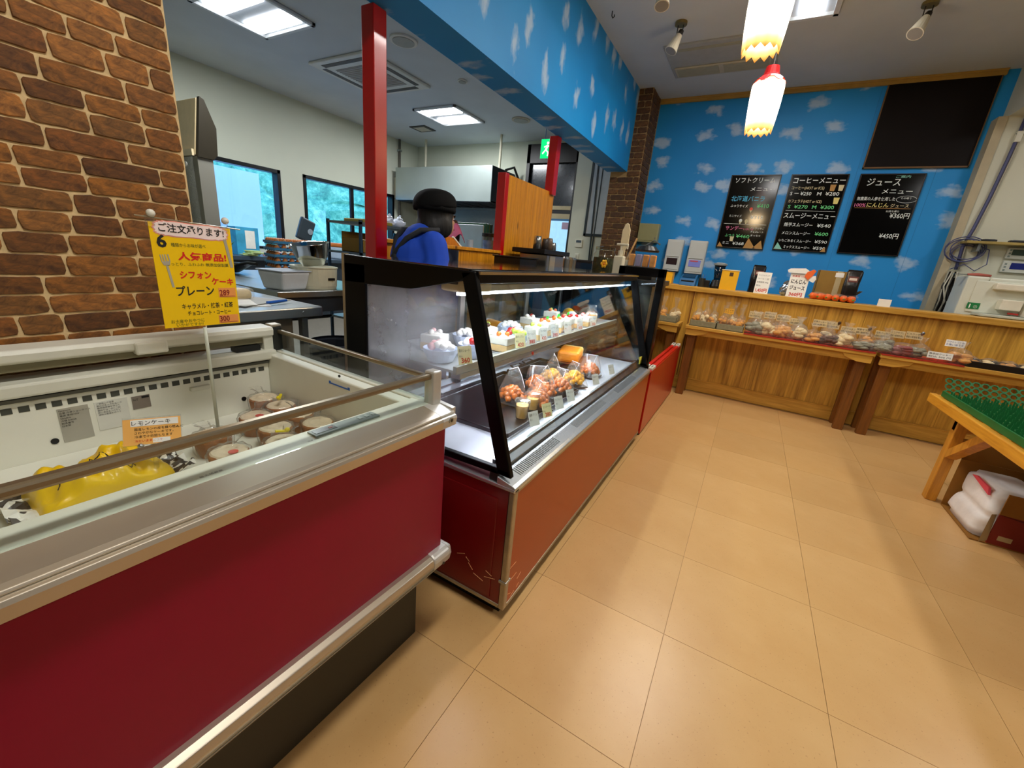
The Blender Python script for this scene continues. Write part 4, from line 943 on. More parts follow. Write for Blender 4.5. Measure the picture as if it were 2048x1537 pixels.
# low tables in front of the counter
def low_table(x0, x1, label, red):
    y0, y1, z = 4.18, 4.465, .69
    t = thing('low_table', label, 'table', ((x0 + x1) / 2, 4.32, 0), 0, 'low display tables')
    B().box(x0, x1, y0, y1, z - .03, z).build('tabletop', oak_h, t, bevel=.004)
    B().box(x0 + .03, x1 - .03, y0 + .03, y0 + .05, z - .085, z - .03).build('apron', oak_h, t)
    for xa in (x0 + .03, x1 - .10):
        B().box(xa, xa + .07, 4.235, 4.285, 0, z - .03).build('leg', oak_d, t, bevel=.004)
        B().box(xa, xa + .07, 4.40, 4.45, 0, z - .03).build('leg', oak_d, t, bevel=.004)
        s = 1 if xa < (x0 + x1) / 2 else -1
        e = xa if s > 0 else xa + .07
        B().prism([(e - s * .02, z - .03), (e + s * .18, z - .03), (e + s * .16, z - .06), (e + s * .12, z - .075), (e + s * .07, z - .09), (e - s * .02, z - .09)], 'y', y0 + .012, y0 + .045).build('bracket', oak_h, t, bevel=.003)
    if red: B().box(red[0], red[1], y0 + .001, y1 - .05, z, z + .004).box(red[0], red[1], y0 - .003, y0 + .001, z - .006, z + .004).build('red_runner', M('red_cloth', 'b02a10', .8), t)
    return t
low_table(-.47, .955, 'oak low table with grey trays and bagged cookies in the middle', (.02, .95))
low_table(.985, 2.6, 'oak low table by the green mats holding the black tray', (.985, 1.46))
low_table(-1.15, -.53, 'short oak low table behind the red boards', None)
ZT = .6905
# grey wicker-look trays
gtm = M('grey_paper_tray', '8f8a6c', .8, var=.15, sc=60, bump=.2)
def gtray(x0, x1, label):
    t = thing('grey_tray', label, 'tray', ((x0 + x1) / 2, 4.3, ZT), 0, 'grey trays of bagged bread')
    y0, y1 = 4.19, 4.42
    B().box(x0, x1, y0, y1, ZT, ZT + .006).build('tray_floor', gtm, t)
    B().box(x0, x1, y0, y0 + .006, ZT, ZT + .055).box(x0, x1, y1 - .006, y1, ZT, ZT + .055).box(x0, x0 + .006, y0, y1, ZT, ZT + .055).box(x1 - .006, x1, y0, y1, ZT, ZT + .055).build('tray_wall', gtm, t, bevel=.002)
    return t
gtray(-.44, -.215, 'grey tray at the corner of the long table, nearest the red boards')
gtray(-.21, .01, 'second grey tray, with the yellow card, on the long table')
gtray(-.76, -.56, 'grey tray on the short table behind the red boards')
# bagged goods
biscuit = M('biscuit', 'd89a50', .8, var=.25, sc=50, bump=.3); pale_b = M('pale_cookie', 'e6cfa0', .8, var=.15, sc=50, bump=.2); dark_b = M('dark_cookie', '5a3420', .7, var=.2, sc=50); toast = M('toasted_bread', 'd8922a', .7, var=.3, sc=40, bump=.3); grey_b = M('sesame_cookie', '8f8a74', .8, var=.2, sc=60); pink_b = M('rose_biscuit', '8e4a44', .7, var=.15)
film2 = glass('bag_film', (.97, .97, .96), .7, .2, .2, (.95, .94, .9))
def bag(loc, label, mat, w=.085, d=.06, h=.085, tuft=.05, lumps=7, group='bagged cookies on the low tables', rz=0., flat=False, name='cookie_bag'):
    t = thing(name, label, 'snack bag', loc, rz, group)
    b = B()
    for k in range(lumps):
        b.ell((random.uniform(-.32, .32) * w, random.uniform(-.3, .3) * d, h * (.18 + .55 * k / lumps)), w * .27, d * .3, h * .17, 9, 6, .2)
    b.build('cookies', mat, t, world=False, smooth=True)
    n = 18; prof = [(.78, .0), (.98, .03), (1.0, .35), (.97, .7), (.72, .95)] + ([(.5, 1.0), (.02, 1.02)] if flat else [(.3, 1.06), (.15, 1.15), (.3, 1.15 + tuft / h * .5), (.5, 1.15 + tuft / h)])
    b = B()
    for r, zz in prof:
        for k in range(n):
            th = 2 * math.pi * k / n; ca, sa = math.cos(th), math.sin(th)
            q = (abs(ca) ** 5 + abs(sa) ** 5) ** (-1 / 5) if zz < .9 else 1 + .25 * math.sin(3 * th)
            j = 1 + random.uniform(-.04, .04)
            b.v.append(Vector((ca * q * r * w / 2 * j, sa * q * r * d / 2 * j, max(.0005, zz * h + (random.uniform(-.006, .006) if zz > 1 else 0)))))
    L = len(prof); b.f = [(i * n + k, i * n + (k + 1) % n, (i + 1) * n + (k + 1) % n, (i + 1) * n + k) for i in range(L - 1) for k in range(n)]
    b.build('film_bag', film2, t, world=False, smooth=True)
    return t
ORD = ('first', 'second', 'third', 'fourth', 'fifth', 'sixth', 'seventh', 'eighth', 'ninth', 'tenth', 'eleventh', 'twelfth')
# in trays
tr_spots = [(-.40, toast, .075), (-.33, pale_b, .09), (-.265, toast, .07), (-.17, toast, .07), (-.10, biscuit, .075), (-.035, toast, .065)]
for k, (x, mm_, h) in enumerate(tr_spots):
    bag((x, 4.25, ZT + .007), ('front-row bread bag in the corner grey tray, %s from its corner' % ORD[k]) if k < 3 else ('front-row bread bag in the yellow-card tray, %s from the corner tray' % ORD[k - 3]), mm_, .075, .085, h + .04, .085, 9, 'bread bags in grey trays', name='bread_bag')
    bag((x + .01, 4.35, ZT + .007), ('back-row bread bag in the corner grey tray, %s from its corner' % ORD[k]) if k < 3 else ('back-row bread bag in the yellow-card tray, %s from the corner tray' % ORD[k - 3]), toast if k % 2 else pale_b, .075, .085, h + .06, .09, 8, 'bread bags in grey trays', name='bread_bag')
for k, x in enumerate((-.715, -.60)):
    bag((x, 4.27, ZT + .007), ('bread bag at the far side of the tray behind the red boards', 'silver-glinting bread bag nearest the counter joint strip')[k], toast if k == 0 else pale_b, .1, .1, .12, .09, 9, 'bread bags behind the red boards', name='bread_bag')
# along the red runner: px of bag bases
row = [(1508, 656, grey_b, .08, 0), (1536, 661, pale_b, .085, 0), (1564, 667, biscuit, .075, 0), (1594, 673, pale_b, .08, 0), (1624, 677, biscuit, .06, 0), (1655, 683, dark_b, .06, 0), (1688, 688, pale_b, .08, 0), (1722, 694, grey_b, .05, 1), (1760, 700, grey_b, .055, 0), (1803, 707, pink_b, .06, 1), (1838, 709, grey_b, .06, 0), (1916, 722, biscuit, .065, 0)]
lab12 = ('bag of sesame cookies right beside the grey trays', 'second cookie bag along the red runner', 'amber cookie bag third along the red runner', 'twin pale cookie bag fourth along the runner, before the gap', 'yellow cookie bag just after the gap in the row', 'dark chocolate cookie bag on the red runner', 'tall cream-coloured cookie bag leaning over its neighbours', 'low flat bag of grey-green sweets next to the table gap', 'cookie bag straddling the start of the second table', 'flat pack with dark red block and white label', 'speckled dark cookie bag under the clipped card', 'orange biscuit bag under the tall white card')
for k, (u, v, mm_, h, flat) in enumerate(row):
    p = PX(u, v, y=4.22)
    bag((p.x, 4.235, ZT + .0045), lab12[k], mm_, .135 if not flat else .15, .1, h * 1.6, .05, 10, rz=random.uniform(-.2, .2), flat=bool(flat))
for k, u in enumerate((1520, 1560, 1600, 1660, 1745, 1782)):
    p = PX(u, 655, y=4.33)
    bag((p.x, 4.35, ZT + .0045), 'back-row cookie bag behind the front bags, %s from the grey trays' % ORD[k], (pale_b, biscuit, grey_b, pale_b, biscuit, grey_b)[k], .12, .08, .12, .05, 8, 'back row of cookie bags')
# cards standing behind the bags
tancard = M('tan_card', 'd2b886', .6, var=.06); wcard = M('white_card', 'f2f0e6', .5)
def tcard(u, v, w, h, label, mat, lines, y=4.40, base=ZT + .0045, ink=INKB, price=None, group='cards behind the cookie bags', name='price_card', clip=None, zc=None):
    p = PX(u, v, y=y); t = thing(name, label, 'price card', (p.x, y, base), 0, group)
    c = Vector((p.x, y, p.z)); o, mt = tilted(t, c, w, h, -math.pi / 2, .15, mat)
    n = len(lines)
    for k, s in enumerate(lines): card_text(s, mt, t, -w * .45, h * (.42 - (k + .85) * (.8 / max(2, n))), h * .62 / max(2, n), ink, w * .88)
    if price: card_text(price, mt, t, -w * .38, -h * .43, h * .22, M('price_red', 'c8321e', .6), w * .75, .03)
    B().bar((c.x, y + .004, base), (c.x, y + .004, c.z - h * .4), .006, .003).build('stand', acryl, t)
    if clip: B().ell((c.x + w * .42, y - .004, c.z + h * .45), .012, .008, .014, 10, 6).box(c.x + w * .3, c.x + w * .5, y - .006, y + .002, c.z + h * .3, c.z + h * .5).build('bulldog_clip', clip, t)
    return t
cl_b = M('brown_clip', '4a3018', .4); cl_s = M('silver_clip', '9a9ea2', .25, metal=.9)
tc_ = [(1511, 633, 'チョコクッキー'), (1541, 629, '米粉クッキー'), (1567, 637, '胡麻サブレ'), (1593, 641, 'レモンサブレ'), (1640, 649, '紅茶クッキー'), (1666, 654, 'きなこボール'), (1697, 659, 'フロランタン'), (1726, 663, '抹茶サブレ'), (1766, 667, '豆乳クッキー'), (1795, 671, 'ココアサブレ'), (1829, 675, 'ビスコッティ')]
for k, (u, v, s) in enumerate(tc_):
    tcard(u, v + (-3, 2, 0, 3, -2)[k % 5], (.1, .092, .105, .095)[k % 4], .058, 'small tan cookie card, %s from the grey trays' % ORD[k], tancard, [s, '国産小麦使用 税込'], clip=(cl_b if k in (5, 7) else (cl_s if k == 10 else None)))
tcard(1911, 688, .11, .05, 'tall white card with blue writing over the orange biscuit bag', wcard, ['アウトレット品', 'お買い得です'], y=4.3, ink=M('blue_ink', '3a5a9a', .6), group='white cards')
tcard(1880, 712, .14, .05, 'white price label lying against the low packs by the black tray', wcard, ['無添加クッキー', '税込 300 円'], y=4.19, group='white cards')
tcard(1459, 623, .075, .045, 'yellow card standing in the second grey tray', M('amber_card', 'e8a820', .5), ['おすすめ', 'パン'], y=4.24, base=ZT + .007, group='white cards')
# black tray on the second table with wrapped pieces
bt = thing('black_deli_tray', 'black plastic deli tray on the second low table', 'tray', (1.72, 4.28, ZT))
btm = M('black_deli_plastic', '1e1610', .35)
B().box(1.47, 2.0, 4.2, 4.4, ZT, ZT + .005).build('tray_floor', btm, bt)
B().box(1.47, 2.0, 4.19, 4.2, ZT, ZT + .045).box(1.47, 2.0, 4.4, 4.41, ZT, ZT + .045).box(1.46, 1.47, 4.19, 4.41, ZT, ZT + .045).box(2.0, 2.01, 4.19, 4.41, ZT, ZT + .045).build('tray_wall', btm, bt, bevel=.003)
for k in range(5):
    bag((1.52 + .1 * k, 4.3, ZT + .006), 'wrapped pale bun in the black tray, %s from the cookie bags' % ORD[k], pale_b if k % 2 else biscuit, .09, .11, .06, .03, 6, 'wrapped buns in the black tray', flat=True, name='wrapped_bun')
# ================================================================== ON THE COUNTER
ZCN = 1.0365
def cx_at(u, v, y=4.56): return PX(u, v, y=y)
ybx = M('yellow_board', 'f0b414', .5, var=.04)
def cbox(u0, u1, vt, y0, y1, mat, name, label, cat, bevel=.004, z0=ZCN):
    a, c = PX(u0, vt, y=y0), PX(u1, vt, y=y0)
    return one(B().box(a.x, c.x, y0, y1, z0, (a.z + c.z) / 2), name, mat, label, cat, bevel=bevel)
# yellow box behind the glass screen
a = PX(1322, 545, y=4.6)
t = thing('yellow_box', 'plain yellow box on the counter under the first dispenser', 'box', (a.x + .08, 4.66, ZCN))
B().box(a.x - .03, a.x + .12, 4.6, 4.72, ZCN, 1.145).build('carton', ybx, t, bevel=.004); B().box(a.x - .032, a.x + .122, 4.598, 4.722, 1.145, 1.15).build('lid', ybx, t)
# blue card reader
a = PX(1376, 572, y=4.6)
t = thing('card_terminal', 'blue and black payment terminal on the counter', 'terminal', (a.x, 4.62, ZCN))
B().prism([(4.54, ZCN), (4.70, ZCN), (4.70, ZCN + .11), (4.58, ZCN + .07)], 'x', a.x - .085, a.x + .065).build('housing', M('teal_blue_plastic', '1c5a8a', .4), t, bevel=.004)
B().box(a.x - .07, a.x + .05, 4.56, 4.575, ZCN + .02, ZCN + .05).build('slot', black, t)
B().hexa([(a.x - .07, 4.59, ZCN + .076), (a.x + .05, 4.59, ZCN + .076), (a.x + .05, 4.69, ZCN + .109), (a.x - .07, 4.69, ZCN + .109), (a.x - .07, 4.59, ZCN + .079), (a.x + .05, 4.59, ZCN + .079), (a.x + .05, 4.69, ZCN + .112), (a.x - .07, 4.69, ZCN + .112)]).build('screen', M('screen_dark', '16283a', .2), t)
a = PX(1402, 570, y=4.6)
t = thing('pen_cup', 'small dark pen cup with pens beside the terminal', 'cup', (a.x, 4.6, ZCN))
B().lathe([(0, 0), (.03, 0), (.032, .085), (.028, .085), (.027, .01), (0, .01)], n=16).build('cup', M('dark_cup', '2a2a26', .4), t, world=False)
for k in range(3): B().cyl((.008 * k - .008, 0, .01), (.02 * k - .02, .01 * k, .12), .004, n=8).build('pen', (black, steel, M('blue_pen', '2060c0', .4))[k], t, world=False)
# black grinder / blender with clear hopper
a = PX(1430, 578, y=4.62)
t = thing('blender', 'black blender with clear-lidded jar standing by the yellow board', 'blender', (a.x + .0, 4.64, ZCN))
B().lathe([(0, 0), (.055, 0), (.058, .02), (.045, .08), (0, .08)], n=4 * 5).build('motor_base', black, t, world=False, bevel=.003)
B().lathe([(0, .08), (.035, .08), (.052, .22), (0, .22)], n=20).build('jar', glass('smoke_jar', (.25, .25, .25), 1.2, .08), t, world=False, smooth=True)
B().lathe([(0, .2), (.06, .22), (.062, .235), (.03, .245), (0, .245)], n=20).build('jar_lid', M('grey_lid', '8d9494', .3), t, world=False)
B().box(.06, .075, -.03, .03, 0, .12).build('side_handle', M('grey_lid', '8d9494', .3), t, world=False, bevel=.004)
B().box(-.12, -.06, -.04, .04, 0, .07).build('cable_box', black, t, world=False, bevel=.005)
# yellow board
p0, p1 = PX(1442, 540, y=4.5), PX(1480, 590, y=4.5)
t = thing('yellow_board', 'yellow upright board with a dark square on the counter', 'board', ((p0.x + p1.x) / 2, 4.5, ZCN))
w = .08; mxx = (p0.x + p1.x) / 2 - .01
B().box(mxx - w, mxx + w * .82, 4.49, 4.5, ZCN, p0.z).build('board', ybx, t, bevel=.002); B().box(mxx - w - .004, mxx + w * .82 + .004, 4.486, 4.504, p0.z, p0.z + .008).build('top_edge', M('cream_edge', 'e8dcae', .5), t)
B().box(mxx - .012, mxx + .02, 4.4885, 4.49, p0.z - .05, p0.z - .015).build('dark_square', M('dark_brown_print', '4a3010', .6), t)
# coffee bags
def cbag(u, v, y, h, label, rz=0.):
    a = PX(u, v, y=y); t = thing('coffee_bag', label, 'coffee bag', (a.x, y, ZCN), rz, 'black coffee bags')
    bm_ = M('black_foil_bag', '15110f', .25, var=.2, sc=20, bump=.3)
    b = B()
    def f(u_, w_):
        th = 2 * math.pi * w_; q = (abs(math.cos(th)) ** 4 + abs(math.sin(th)) ** 4) ** -.25; dd = 1 - .85 * max(0, (u_ - .55) / .45)
        return Vector((math.cos(th) * q * .055 * (1 + .04 * math.sin(9 * u_ + th)), math.sin(th) * q * .038 * dd, u_ * h))
    b.surf(f, 10, 24, True); b.build('bag', bm_, t, world=False, smooth=True)
    B().box(-.05, .05, -.006, .006, h - .02, h + .012).build('bag_top', bm_, t, world=False, bevel=.003)
    B().box(-.034, .034, -.0325, -.030, h * .66, h * .84).build('label', M('bag_label_red', '6a3a34', .5), t, world=False)
    B().box(-.026, .026, -.0335, -.0325, h * .71, h * .79).build('label_print', M('bag_label_cream', 'd8c8b8', .5), t, world=False)
cbag(1506, 588, 4.64, .24, 'tall black coffee bag behind the price card on the counter', .25)
cbag(1690, 608, 4.60, .26, 'black coffee bag in front of the cardboard box', -.12)
# price cards on the counter
def bigcard(u0, v0, u1, v1, y, label, lines, price, rz=0):
    p0, p1 = PX(u0, v0, y=y), PX(u1, v1, y=y); w = abs(PX(u1, (v0 + v1) / 2, y=y).x - PX(u0, (v0 + v1) / 2, y=y).x); hgt = p0.z - ZCN
    t = thing('price_card', label, 'price card', ((p0.x + p1.x) / 2, y, ZCN), 0, 'large counter price cards')
    c = Vector(((p0.x + p1.x) / 2, y, ZCN + hgt / 2)); o, mt = tilted(t, c, w, hgt, -math.pi / 2 + rz, .12, wcard, th=.003)
    return t, mt, w, hgt
t, mt, w, h = bigcard(1511, 543, 1540, 590, 4.5, 'white coffee price card in front of a black coffee bag', [], '')
for k, s in enumerate(('オリジナルブレンド', 'コーヒー豆', '自家焙煎 200g', '税込')): card_text(s, mt, t, -w * .42, h * (.32 - .16 * k), h * .08, INKB, w * (.8 if k < 3 else .3))
card_text('1,450円', mt, t, -w * .4, -h * .42, h * .2, M('price_red', 'c8321e', .6), w * .8, .03)
t, mt, w, h = bigcard(1576, 545, 1615, 597, 4.5, 'white carrot juice card with orange carrot cut-out', [], '')
for k, s in enumerate(('にんじん', 'ジュース')): card_text(s, mt, t, -w * .4, h * (.08 - .26 * k), h * .2, INKB, w * .8, .03)
card_text('無農薬 100%', mt, t, -w * .4, h * .34, h * .09, INKR, w * .75)
card_text('360円', mt, t, -w * .35, -h * .45, h * .18, M('price_red', 'c8321e', .6), w * .7, .03)
zc = ZCN + h
B().prism([(-.09, 0), (.05, 0), (.07, .02), (.03, .045), (-.08, .035), (-.1, .02)], 'y', -.002, .002).xf(Matrix.Translation((mt.translation.x - .005, 4.498, zc))).build('title_cloud', wcard, t)
B().prism([(.0, .0), (.012, .035), (.055, .06), (.075, .05), (.06, .01), (.03, -.03)], 'y', -.003, .001).xf(Matrix.Translation((mt.translation.x + .03, 4.496, zc - .02))).build('carrot_cutout', M('carrot_orange', 'ee6a2a', .5), t)
B().prism([(.05, -.045), (.085, -.06), (.1, -.03), (.09, .0), (.05, -.01)], 'y', -.002, .002).xf(Matrix.Translation((mt.translation.x + .02, 4.499, zc - .01))).build('side_cloud', wcard, t)
# foil pack
a = PX(1563, 597, y=4.52)
t = thing('foil_pack', 'crumpled silver foil pack beside the carrot juice card', 'foil pack', (a.x, 4.53, ZCN))
B().ell((0, 0, .05), .035, .025, .05, 12, 8, .35).prism([(-.02, .08), (.02, .08), (.03, .13), (.01, .14), (-.015, .12)], 'y', -.004, .004).build('foil', M('silver_foil', 'b0bccc', .2, metal=.9, bump=.6, sc=40), t, world=False)
# cardboard box
p0, p1 = PX(1638, 540, y=4.66), PX(1730, 545, y=4.66)
t = thing('cardboard_box', 'open brown cardboard carton behind the carrots on the counter', 'carton', ((p0.x + p1.x) / 2, 4.7, ZCN))
cbm = M('brown_cardboard', '8f6e2c', .8, var=.06, sc=20); x0, x1 = p0.x + .01, p1.x - .03
B().box(x0, x1, 4.66, 4.663, ZCN, p0.z).box(x0, x1, 4.80, 4.803, ZCN, p0.z).box(x0, x0 + .003, 4.66, 4.80, ZCN, p0.z).box(x1 - .003, x1, 4.66, 4.80, ZCN, p0.z).box(x0, x1, 4.66, 4.8, ZCN, ZCN + .003).build('carton', cbm, t)
B().box(x0 + .13, x0 + .17, 4.6585, 4.66, ZCN + .05, p0.z).build('tape', M('parcel_tape', 'b9ac84', .4), t)
B().box(x0 + .12, x0 + .18, 4.657, 4.6585, p0.z - .05, p0.z - .012).build('shipping_label', wcard, t)
B().hexa([(x1, 4.66, ZCN + .04), (x1 + .05, 4.62, ZCN + .10), (x1 + .05, 4.62, ZCN + .103), (x1, 4.66, ZCN + .043), (x1, 4.8, ZCN + .04), (x1 + .05, 4.76, ZCN + .10), (x1 + .05, 4.76, ZCN + .103), (x1, 4.8, ZCN + .043)]).build('flap', cbm, t)
# bag of carrots
a, c = PX(1625, 600, y=4.52), PX(1708, 606, y=4.52)
carm = M('carrot_skin', 'f06a20', .45, var=.15, sc=40)
for k in range(6):
    xx = a.x + (c.x - a.x) * (k + .3) / 6
    t = thing('carrot', 'orange carrot in the row on the counter, %s from the juice card' % ORD[k], 'carrot', (xx, 4.53, ZCN), .6 + .25 * k, 'carrots on the counter')
    B().tube([(-.055, 0, .026), (-.04, 0, .03), (.0, 0, .029), (.05, 0, .022), (.085, .005, .017)], [.012, .027, .026, .018, .004], 10).build('root', carm, t, world=False, smooth=True)
    B().tube([(-.055, 0, .026), (-.072, 0, .029)], [.009, .004], 6).build('stalk', M('carrot_stalk', '7a9a3a', .6), t, world=False)
t = thing('carrot_net', 'clear film sheet laid over the carrots', 'film', ((a.x + c.x) / 2, 4.53, ZCN + .058))
B().surf(lambda u, w_: Vector((a.x - .01 + (c.x - a.x + .02) * u, 4.46 + .14 * w_, ZCN + .046 + .016 * math.sin(math.pi * w_) * (1 + .3 * math.sin(14 * u)))), 16, 6).build('film_sheet', film2, t, smooth=True)
a = PX(1768, 608, y=4.52)
t = thing('white_tag', 'small blank white tag standing on the counter near the blue wall seam', 'tag', (a.x, 4.52, ZCN))
B().box(-.042, .042, -.001, .001, 0, .06).build('tag_face', wcard, t, world=False); B().box(-.02, .02, 0, .02, 0, .004).build('tag_foot', acryl, t, world=False)
# ================================================================== BLUE WALL
chalkb = M('blackboard_gloss', '040506', .12, var=.3, spec=.3)
bfr = M('blackboard_frame', '1c1210', .3)
W_, CY_, PK, GR, YE, CR_ = [M(n, c, .7) for n, c in (('chalk_white', 'e2e8e6'), ('chalk_cyan', '5ec8f0'), ('chalk_pink', 'e87aa8'), ('chalk_green', '6ed88a'), ('chalk_yellow', 'e8d884'), ('chalk_cream', 'd8cba0'))]
def menu(x0, x1, z0, z1, label, items, art=()):
    t = thing('menu_board', label, 'menu board', ((x0 + x1) / 2, YB - .02, z0), 0, 'menu blackboards')
    y = YB - .022
    B().box(x0 + .008, x1 - .008, y, YB - .004, z0 + .008, z1 - .008).build('slate', chalkb, t)
    B().box(x0, x1, y - .004, YB - .002, z1 - .01, z1).box(x0, x1, y - .004, YB - .002, z0, z0 + .01).box(x0, x0 + .01, y - .004, YB - .002, z0, z1).box(x1 - .01, x1, y - .004, YB - .002, z0, z1).build('frame', bfr, t, bevel=.002)
    w, h = x1 - x0, z1 - z0
    for s, xx, zz, sz, mt_, wd in items: letters(s, mt_, t, (x0 + w * xx, y - .001, z1 - h * zz), (1, 0, 0), (0, 0, 1), sz, w * wd if wd else None, .008)
    for kind, xx, zz, sz, mt_ in art:
        cxx, czz = x0 + w * xx, z1 - h * zz
        if kind == 'line': B().box(x0 + w * .06, x0 + w * .94, y - .0015, y - .0005, czz - .0015, czz + .0015).build('chalk_line', mt_, t)
        elif kind == 'cone': B().prism([(cxx, czz - sz), (cxx + sz * .45, czz), (cxx - sz * .45, czz)], 'y', y - .0015, y - .0005).build('cone_drawing', CR_, t); B().cyl((cxx, y - .002, czz + sz * .2), (cxx, y - .0005, czz + sz * .2), sz * .45, n=12).build('cream_drawing', mt_, t)
        elif kind == 'cup': B().prism([(cxx - sz * .4, czz + sz * .5), (cxx + sz * .4, czz + sz * .5), (cxx + sz * .3, czz - sz * .5), (cxx - sz * .3, czz - sz * .5)], 'y', y - .0015, y - .0005).build('cup_drawing', mt_, t)
        elif kind == 'ring':
            B().tube([(cxx + math.cos(q * .314) * sz * 1.5, y - .001, czz + math.sin(q * .314) * sz * .6) for q in range(21)], .0018, 4).build('chalk_ring', mt_, t)
        elif kind == 'corner': B().prism([(cxx, czz), (cxx + sz, czz), (cxx + sz * .3, czz + abs(sz) * .9)], 'y', y - .0015, y - .0005).build('corner_drawing', mt_, t)
    return t
och = M('chalk_ochre', 'b98a4a', .7); aqua = M('chalk_aqua', '8ac8b8', .7)
menu(-.473, 0.0, 1.467, 2.218, 'soft-serve ice cream menu blackboard with ochre cone corners', [('ソフトクリーム', .1, .1, .058, W_, .8), ('メニュー', .45, .21, .046, W_, .48), ('北海道バニラ', .1, .345, .06, CY_, .68), ('ふつうサイズ', .12, .43, .032, W_, .36), ('¥410', .66, .435, .056, GR, .24), ('ミニサイズ', .14, .565, .028, W_, .26), ('¥315', .58, .585, .048, W_, .26), ('サンデー', .12, .745, .052, PK, .36), ('いろいろ', .5, .74, .026, PK, .2), ('ふつう', .14, .84, .036, GR, .2), ('¥460', .38, .85, .05, GR, .28), ('ミニ', .12, .945, .036, W_, .14), ('¥368', .34, .95, .042, W_, .24), ('バニラ いちご', .64, .72, .022, W_, .28), ('チョコレート', .66, .77, .022, W_, .26), ('まっちゃ', .68, .82, .022, W_, .2)],
     [('line', 0, .66, 0, W_), ('cone', .56, .46, .035, M('chalk_red', 'e85a4a', .7)), ('cone', .40, .62, .035, W_), ('cone', .52, .62, .035, CR_), ('cup', .3, .87, .05, CR_), ('corner', .58, .99, .12, och), ('corner', .98, .99, -.10, och), ('corner', .02, .99, .06, och)])
menu(.086, .57, 1.478, 2.218, 'coffee and smoothie menu blackboard between the other two', [('コーヒーメニュー', .06, .11, .066, W_, .9), ('コーヒー(HOT or ICE)', .06, .19, .036, CR_, .58), ('S ー ¥250', .06, .265, .046, W_, .38), ('M  ¥280', .54, .265, .046, W_, .38), ('カフェラテ(HOT or ICE)', .06, .36, .036, CR_, .6), ('S  ¥270', .08, .435, .046, GR, .36), ('M  ¥300', .52, .435, .046, GR, .38), ('スムージーメニュー', .05, .56, .062, W_, .92), ('焼芋スムージー', .1, .67, .042, W_, .52), ('¥540', .7, .67, .046, W_, .24), ('メロンスムージー', .1, .78, .038, W_, .52), ('¥600', .7, .78, .046, GR, .24), ('いちごみるくスムージー', .08, .88, .034, W_, .6), ('¥590', .74, .88, .042, W_, .22), ('ミックススムージー', .2, .965, .034, W_, .48), ('¥590', .74, .965, .042, W_, .22)],
     [('line', 0, .465, 0, W_), ('cup', .78, .17, .06, och), ('cup', .92, .17, .055, CR_), ('cup', .9, .33, .06, YE), ('corner', .02, .99, .08, aqua), ('corner', .98, .99, -.05, och)])
menu(.656, 1.14, 1.487, 2.218, 'juice menu blackboard below the dark brown panel', [('ジュース', .14, .14, .078, W_, .52), ('ご案内', .56, .05, .026, aqua, .22), ('メニュー', .42, .235, .05, W_, .46), ('無農薬の人参を使用した', .06, .32, .036, W_, .6), ('100%', .05, .4, .042, PK, .18), ('にんじん', .25, .4, .046, YE, .34), ('ジュース', .62, .4, .036, CR_, .28), ('お持ち帰り', .58, .46, .02, W_, .2), ('¥360円', .66, .53, .058, W_, .3), ('¥450円', .6, .78, .056, W_, .3), ('その場で', .74, .3, .018, W_, .16)],
     [('line', 0, .415, 0, och), ('ring', .83, .305, .05, W_)])
# dark brown panel hung under the ceiling
t = thing('blank_blackboard', 'large blank dark brown board with gold edge high on the blue wall', 'blackboard', (1.02, YB - .02, 2.265))
B().box(.66, 1.395, YB - .02, YB - .004, 2.275, 2.955).build('panel', M('dark_brown_panel', '120b09', .5, var=.2, sc=4, spec=.15), t)
B().box(.652, .662, YB - .026, YB - .003, 2.262, 2.955).box(.652, 1.4, YB - .026, YB - .003, 2.262, 2.275).box(1.393, 1.4, YB - .026, YB - .003, 2.262, 2.955).build('edge', M('worn_gold_edge', '6a4a20', .5), t)
# dispensers
def disp(x0, x1, z0, z1, label, lit):
    t = thing('wall_dispenser', label, 'dispenser', ((x0 + x1) / 2, YB - .06, z0), 0, 'wall dispensers')
    wm = M('dispenser_white', 'c9ccc8', .35, var=.02)
    B().prism([(YB - .12, z0), (YB - .005, z0), (YB - .005, z1), (YB - .10, z1)], 'x', x0, x1).build('body', wm, t, bevel=.008)
    B().prism([(YB - .124, z0 + .02), (YB - .116, z0 + .02), (YB - .106, z1 - .02), (YB - .114, z1 - .02)], 'x', x0 + .008, x1 - .008).build('cover', wm, t, bevel=.005)
    zz = z0 + (z1 - z0) * .36
    B().box(x0 + .03, x1 - .03, YB - .126, YB - .116, zz - .055, zz + .02).build('window', M('dispenser_window', '2c1c22', .25, coat=.5) if not lit else M('dispenser_label', '8a94e8', .4), t, bevel=.002)
    B().box(x0 + .02, x1 - .02, YB - .125, YB - .115, zz + .035, zz + .039).build('seam', M('seam_grey', '8a8c86', .5), t)
    if lit: B().box(x0 + .045, x1 - .06, YB - .1275, YB - .126, zz + .0, zz + .014).build('red_word', M('label_red', 'd05a6a', .5), t)
disp(-.995, -.815, 1.16, 1.518, 'white wall dispenser with dark window on the blue wall', False)
disp(-.745, -.555, 1.15, 1.52, 'white wall dispenser with violet label on the blue wall', True)
t = thing('breaker_box', 'olive-grey metal box mounted on the blue wall by the brick pillar', 'box', (-1.245, YB - .05, 1.467))
gm = M('olive_grey_metal', '9a9a70', .45, var=.03)
B().box(-1.365, -1.125, YB - .10, YB - .004, 1.467, 1.68).build('case', gm, t, bevel=.005); B().box(-1.36, -1.13, YB - .106, YB - .1, 1.487, 1.675).build('door', gm, t, bevel=.003); B().cyl((-1.15, YB - .106, 1.52), (-1.15, YB - .112, 1.52), .008, n=10).build('latch', steel, t)
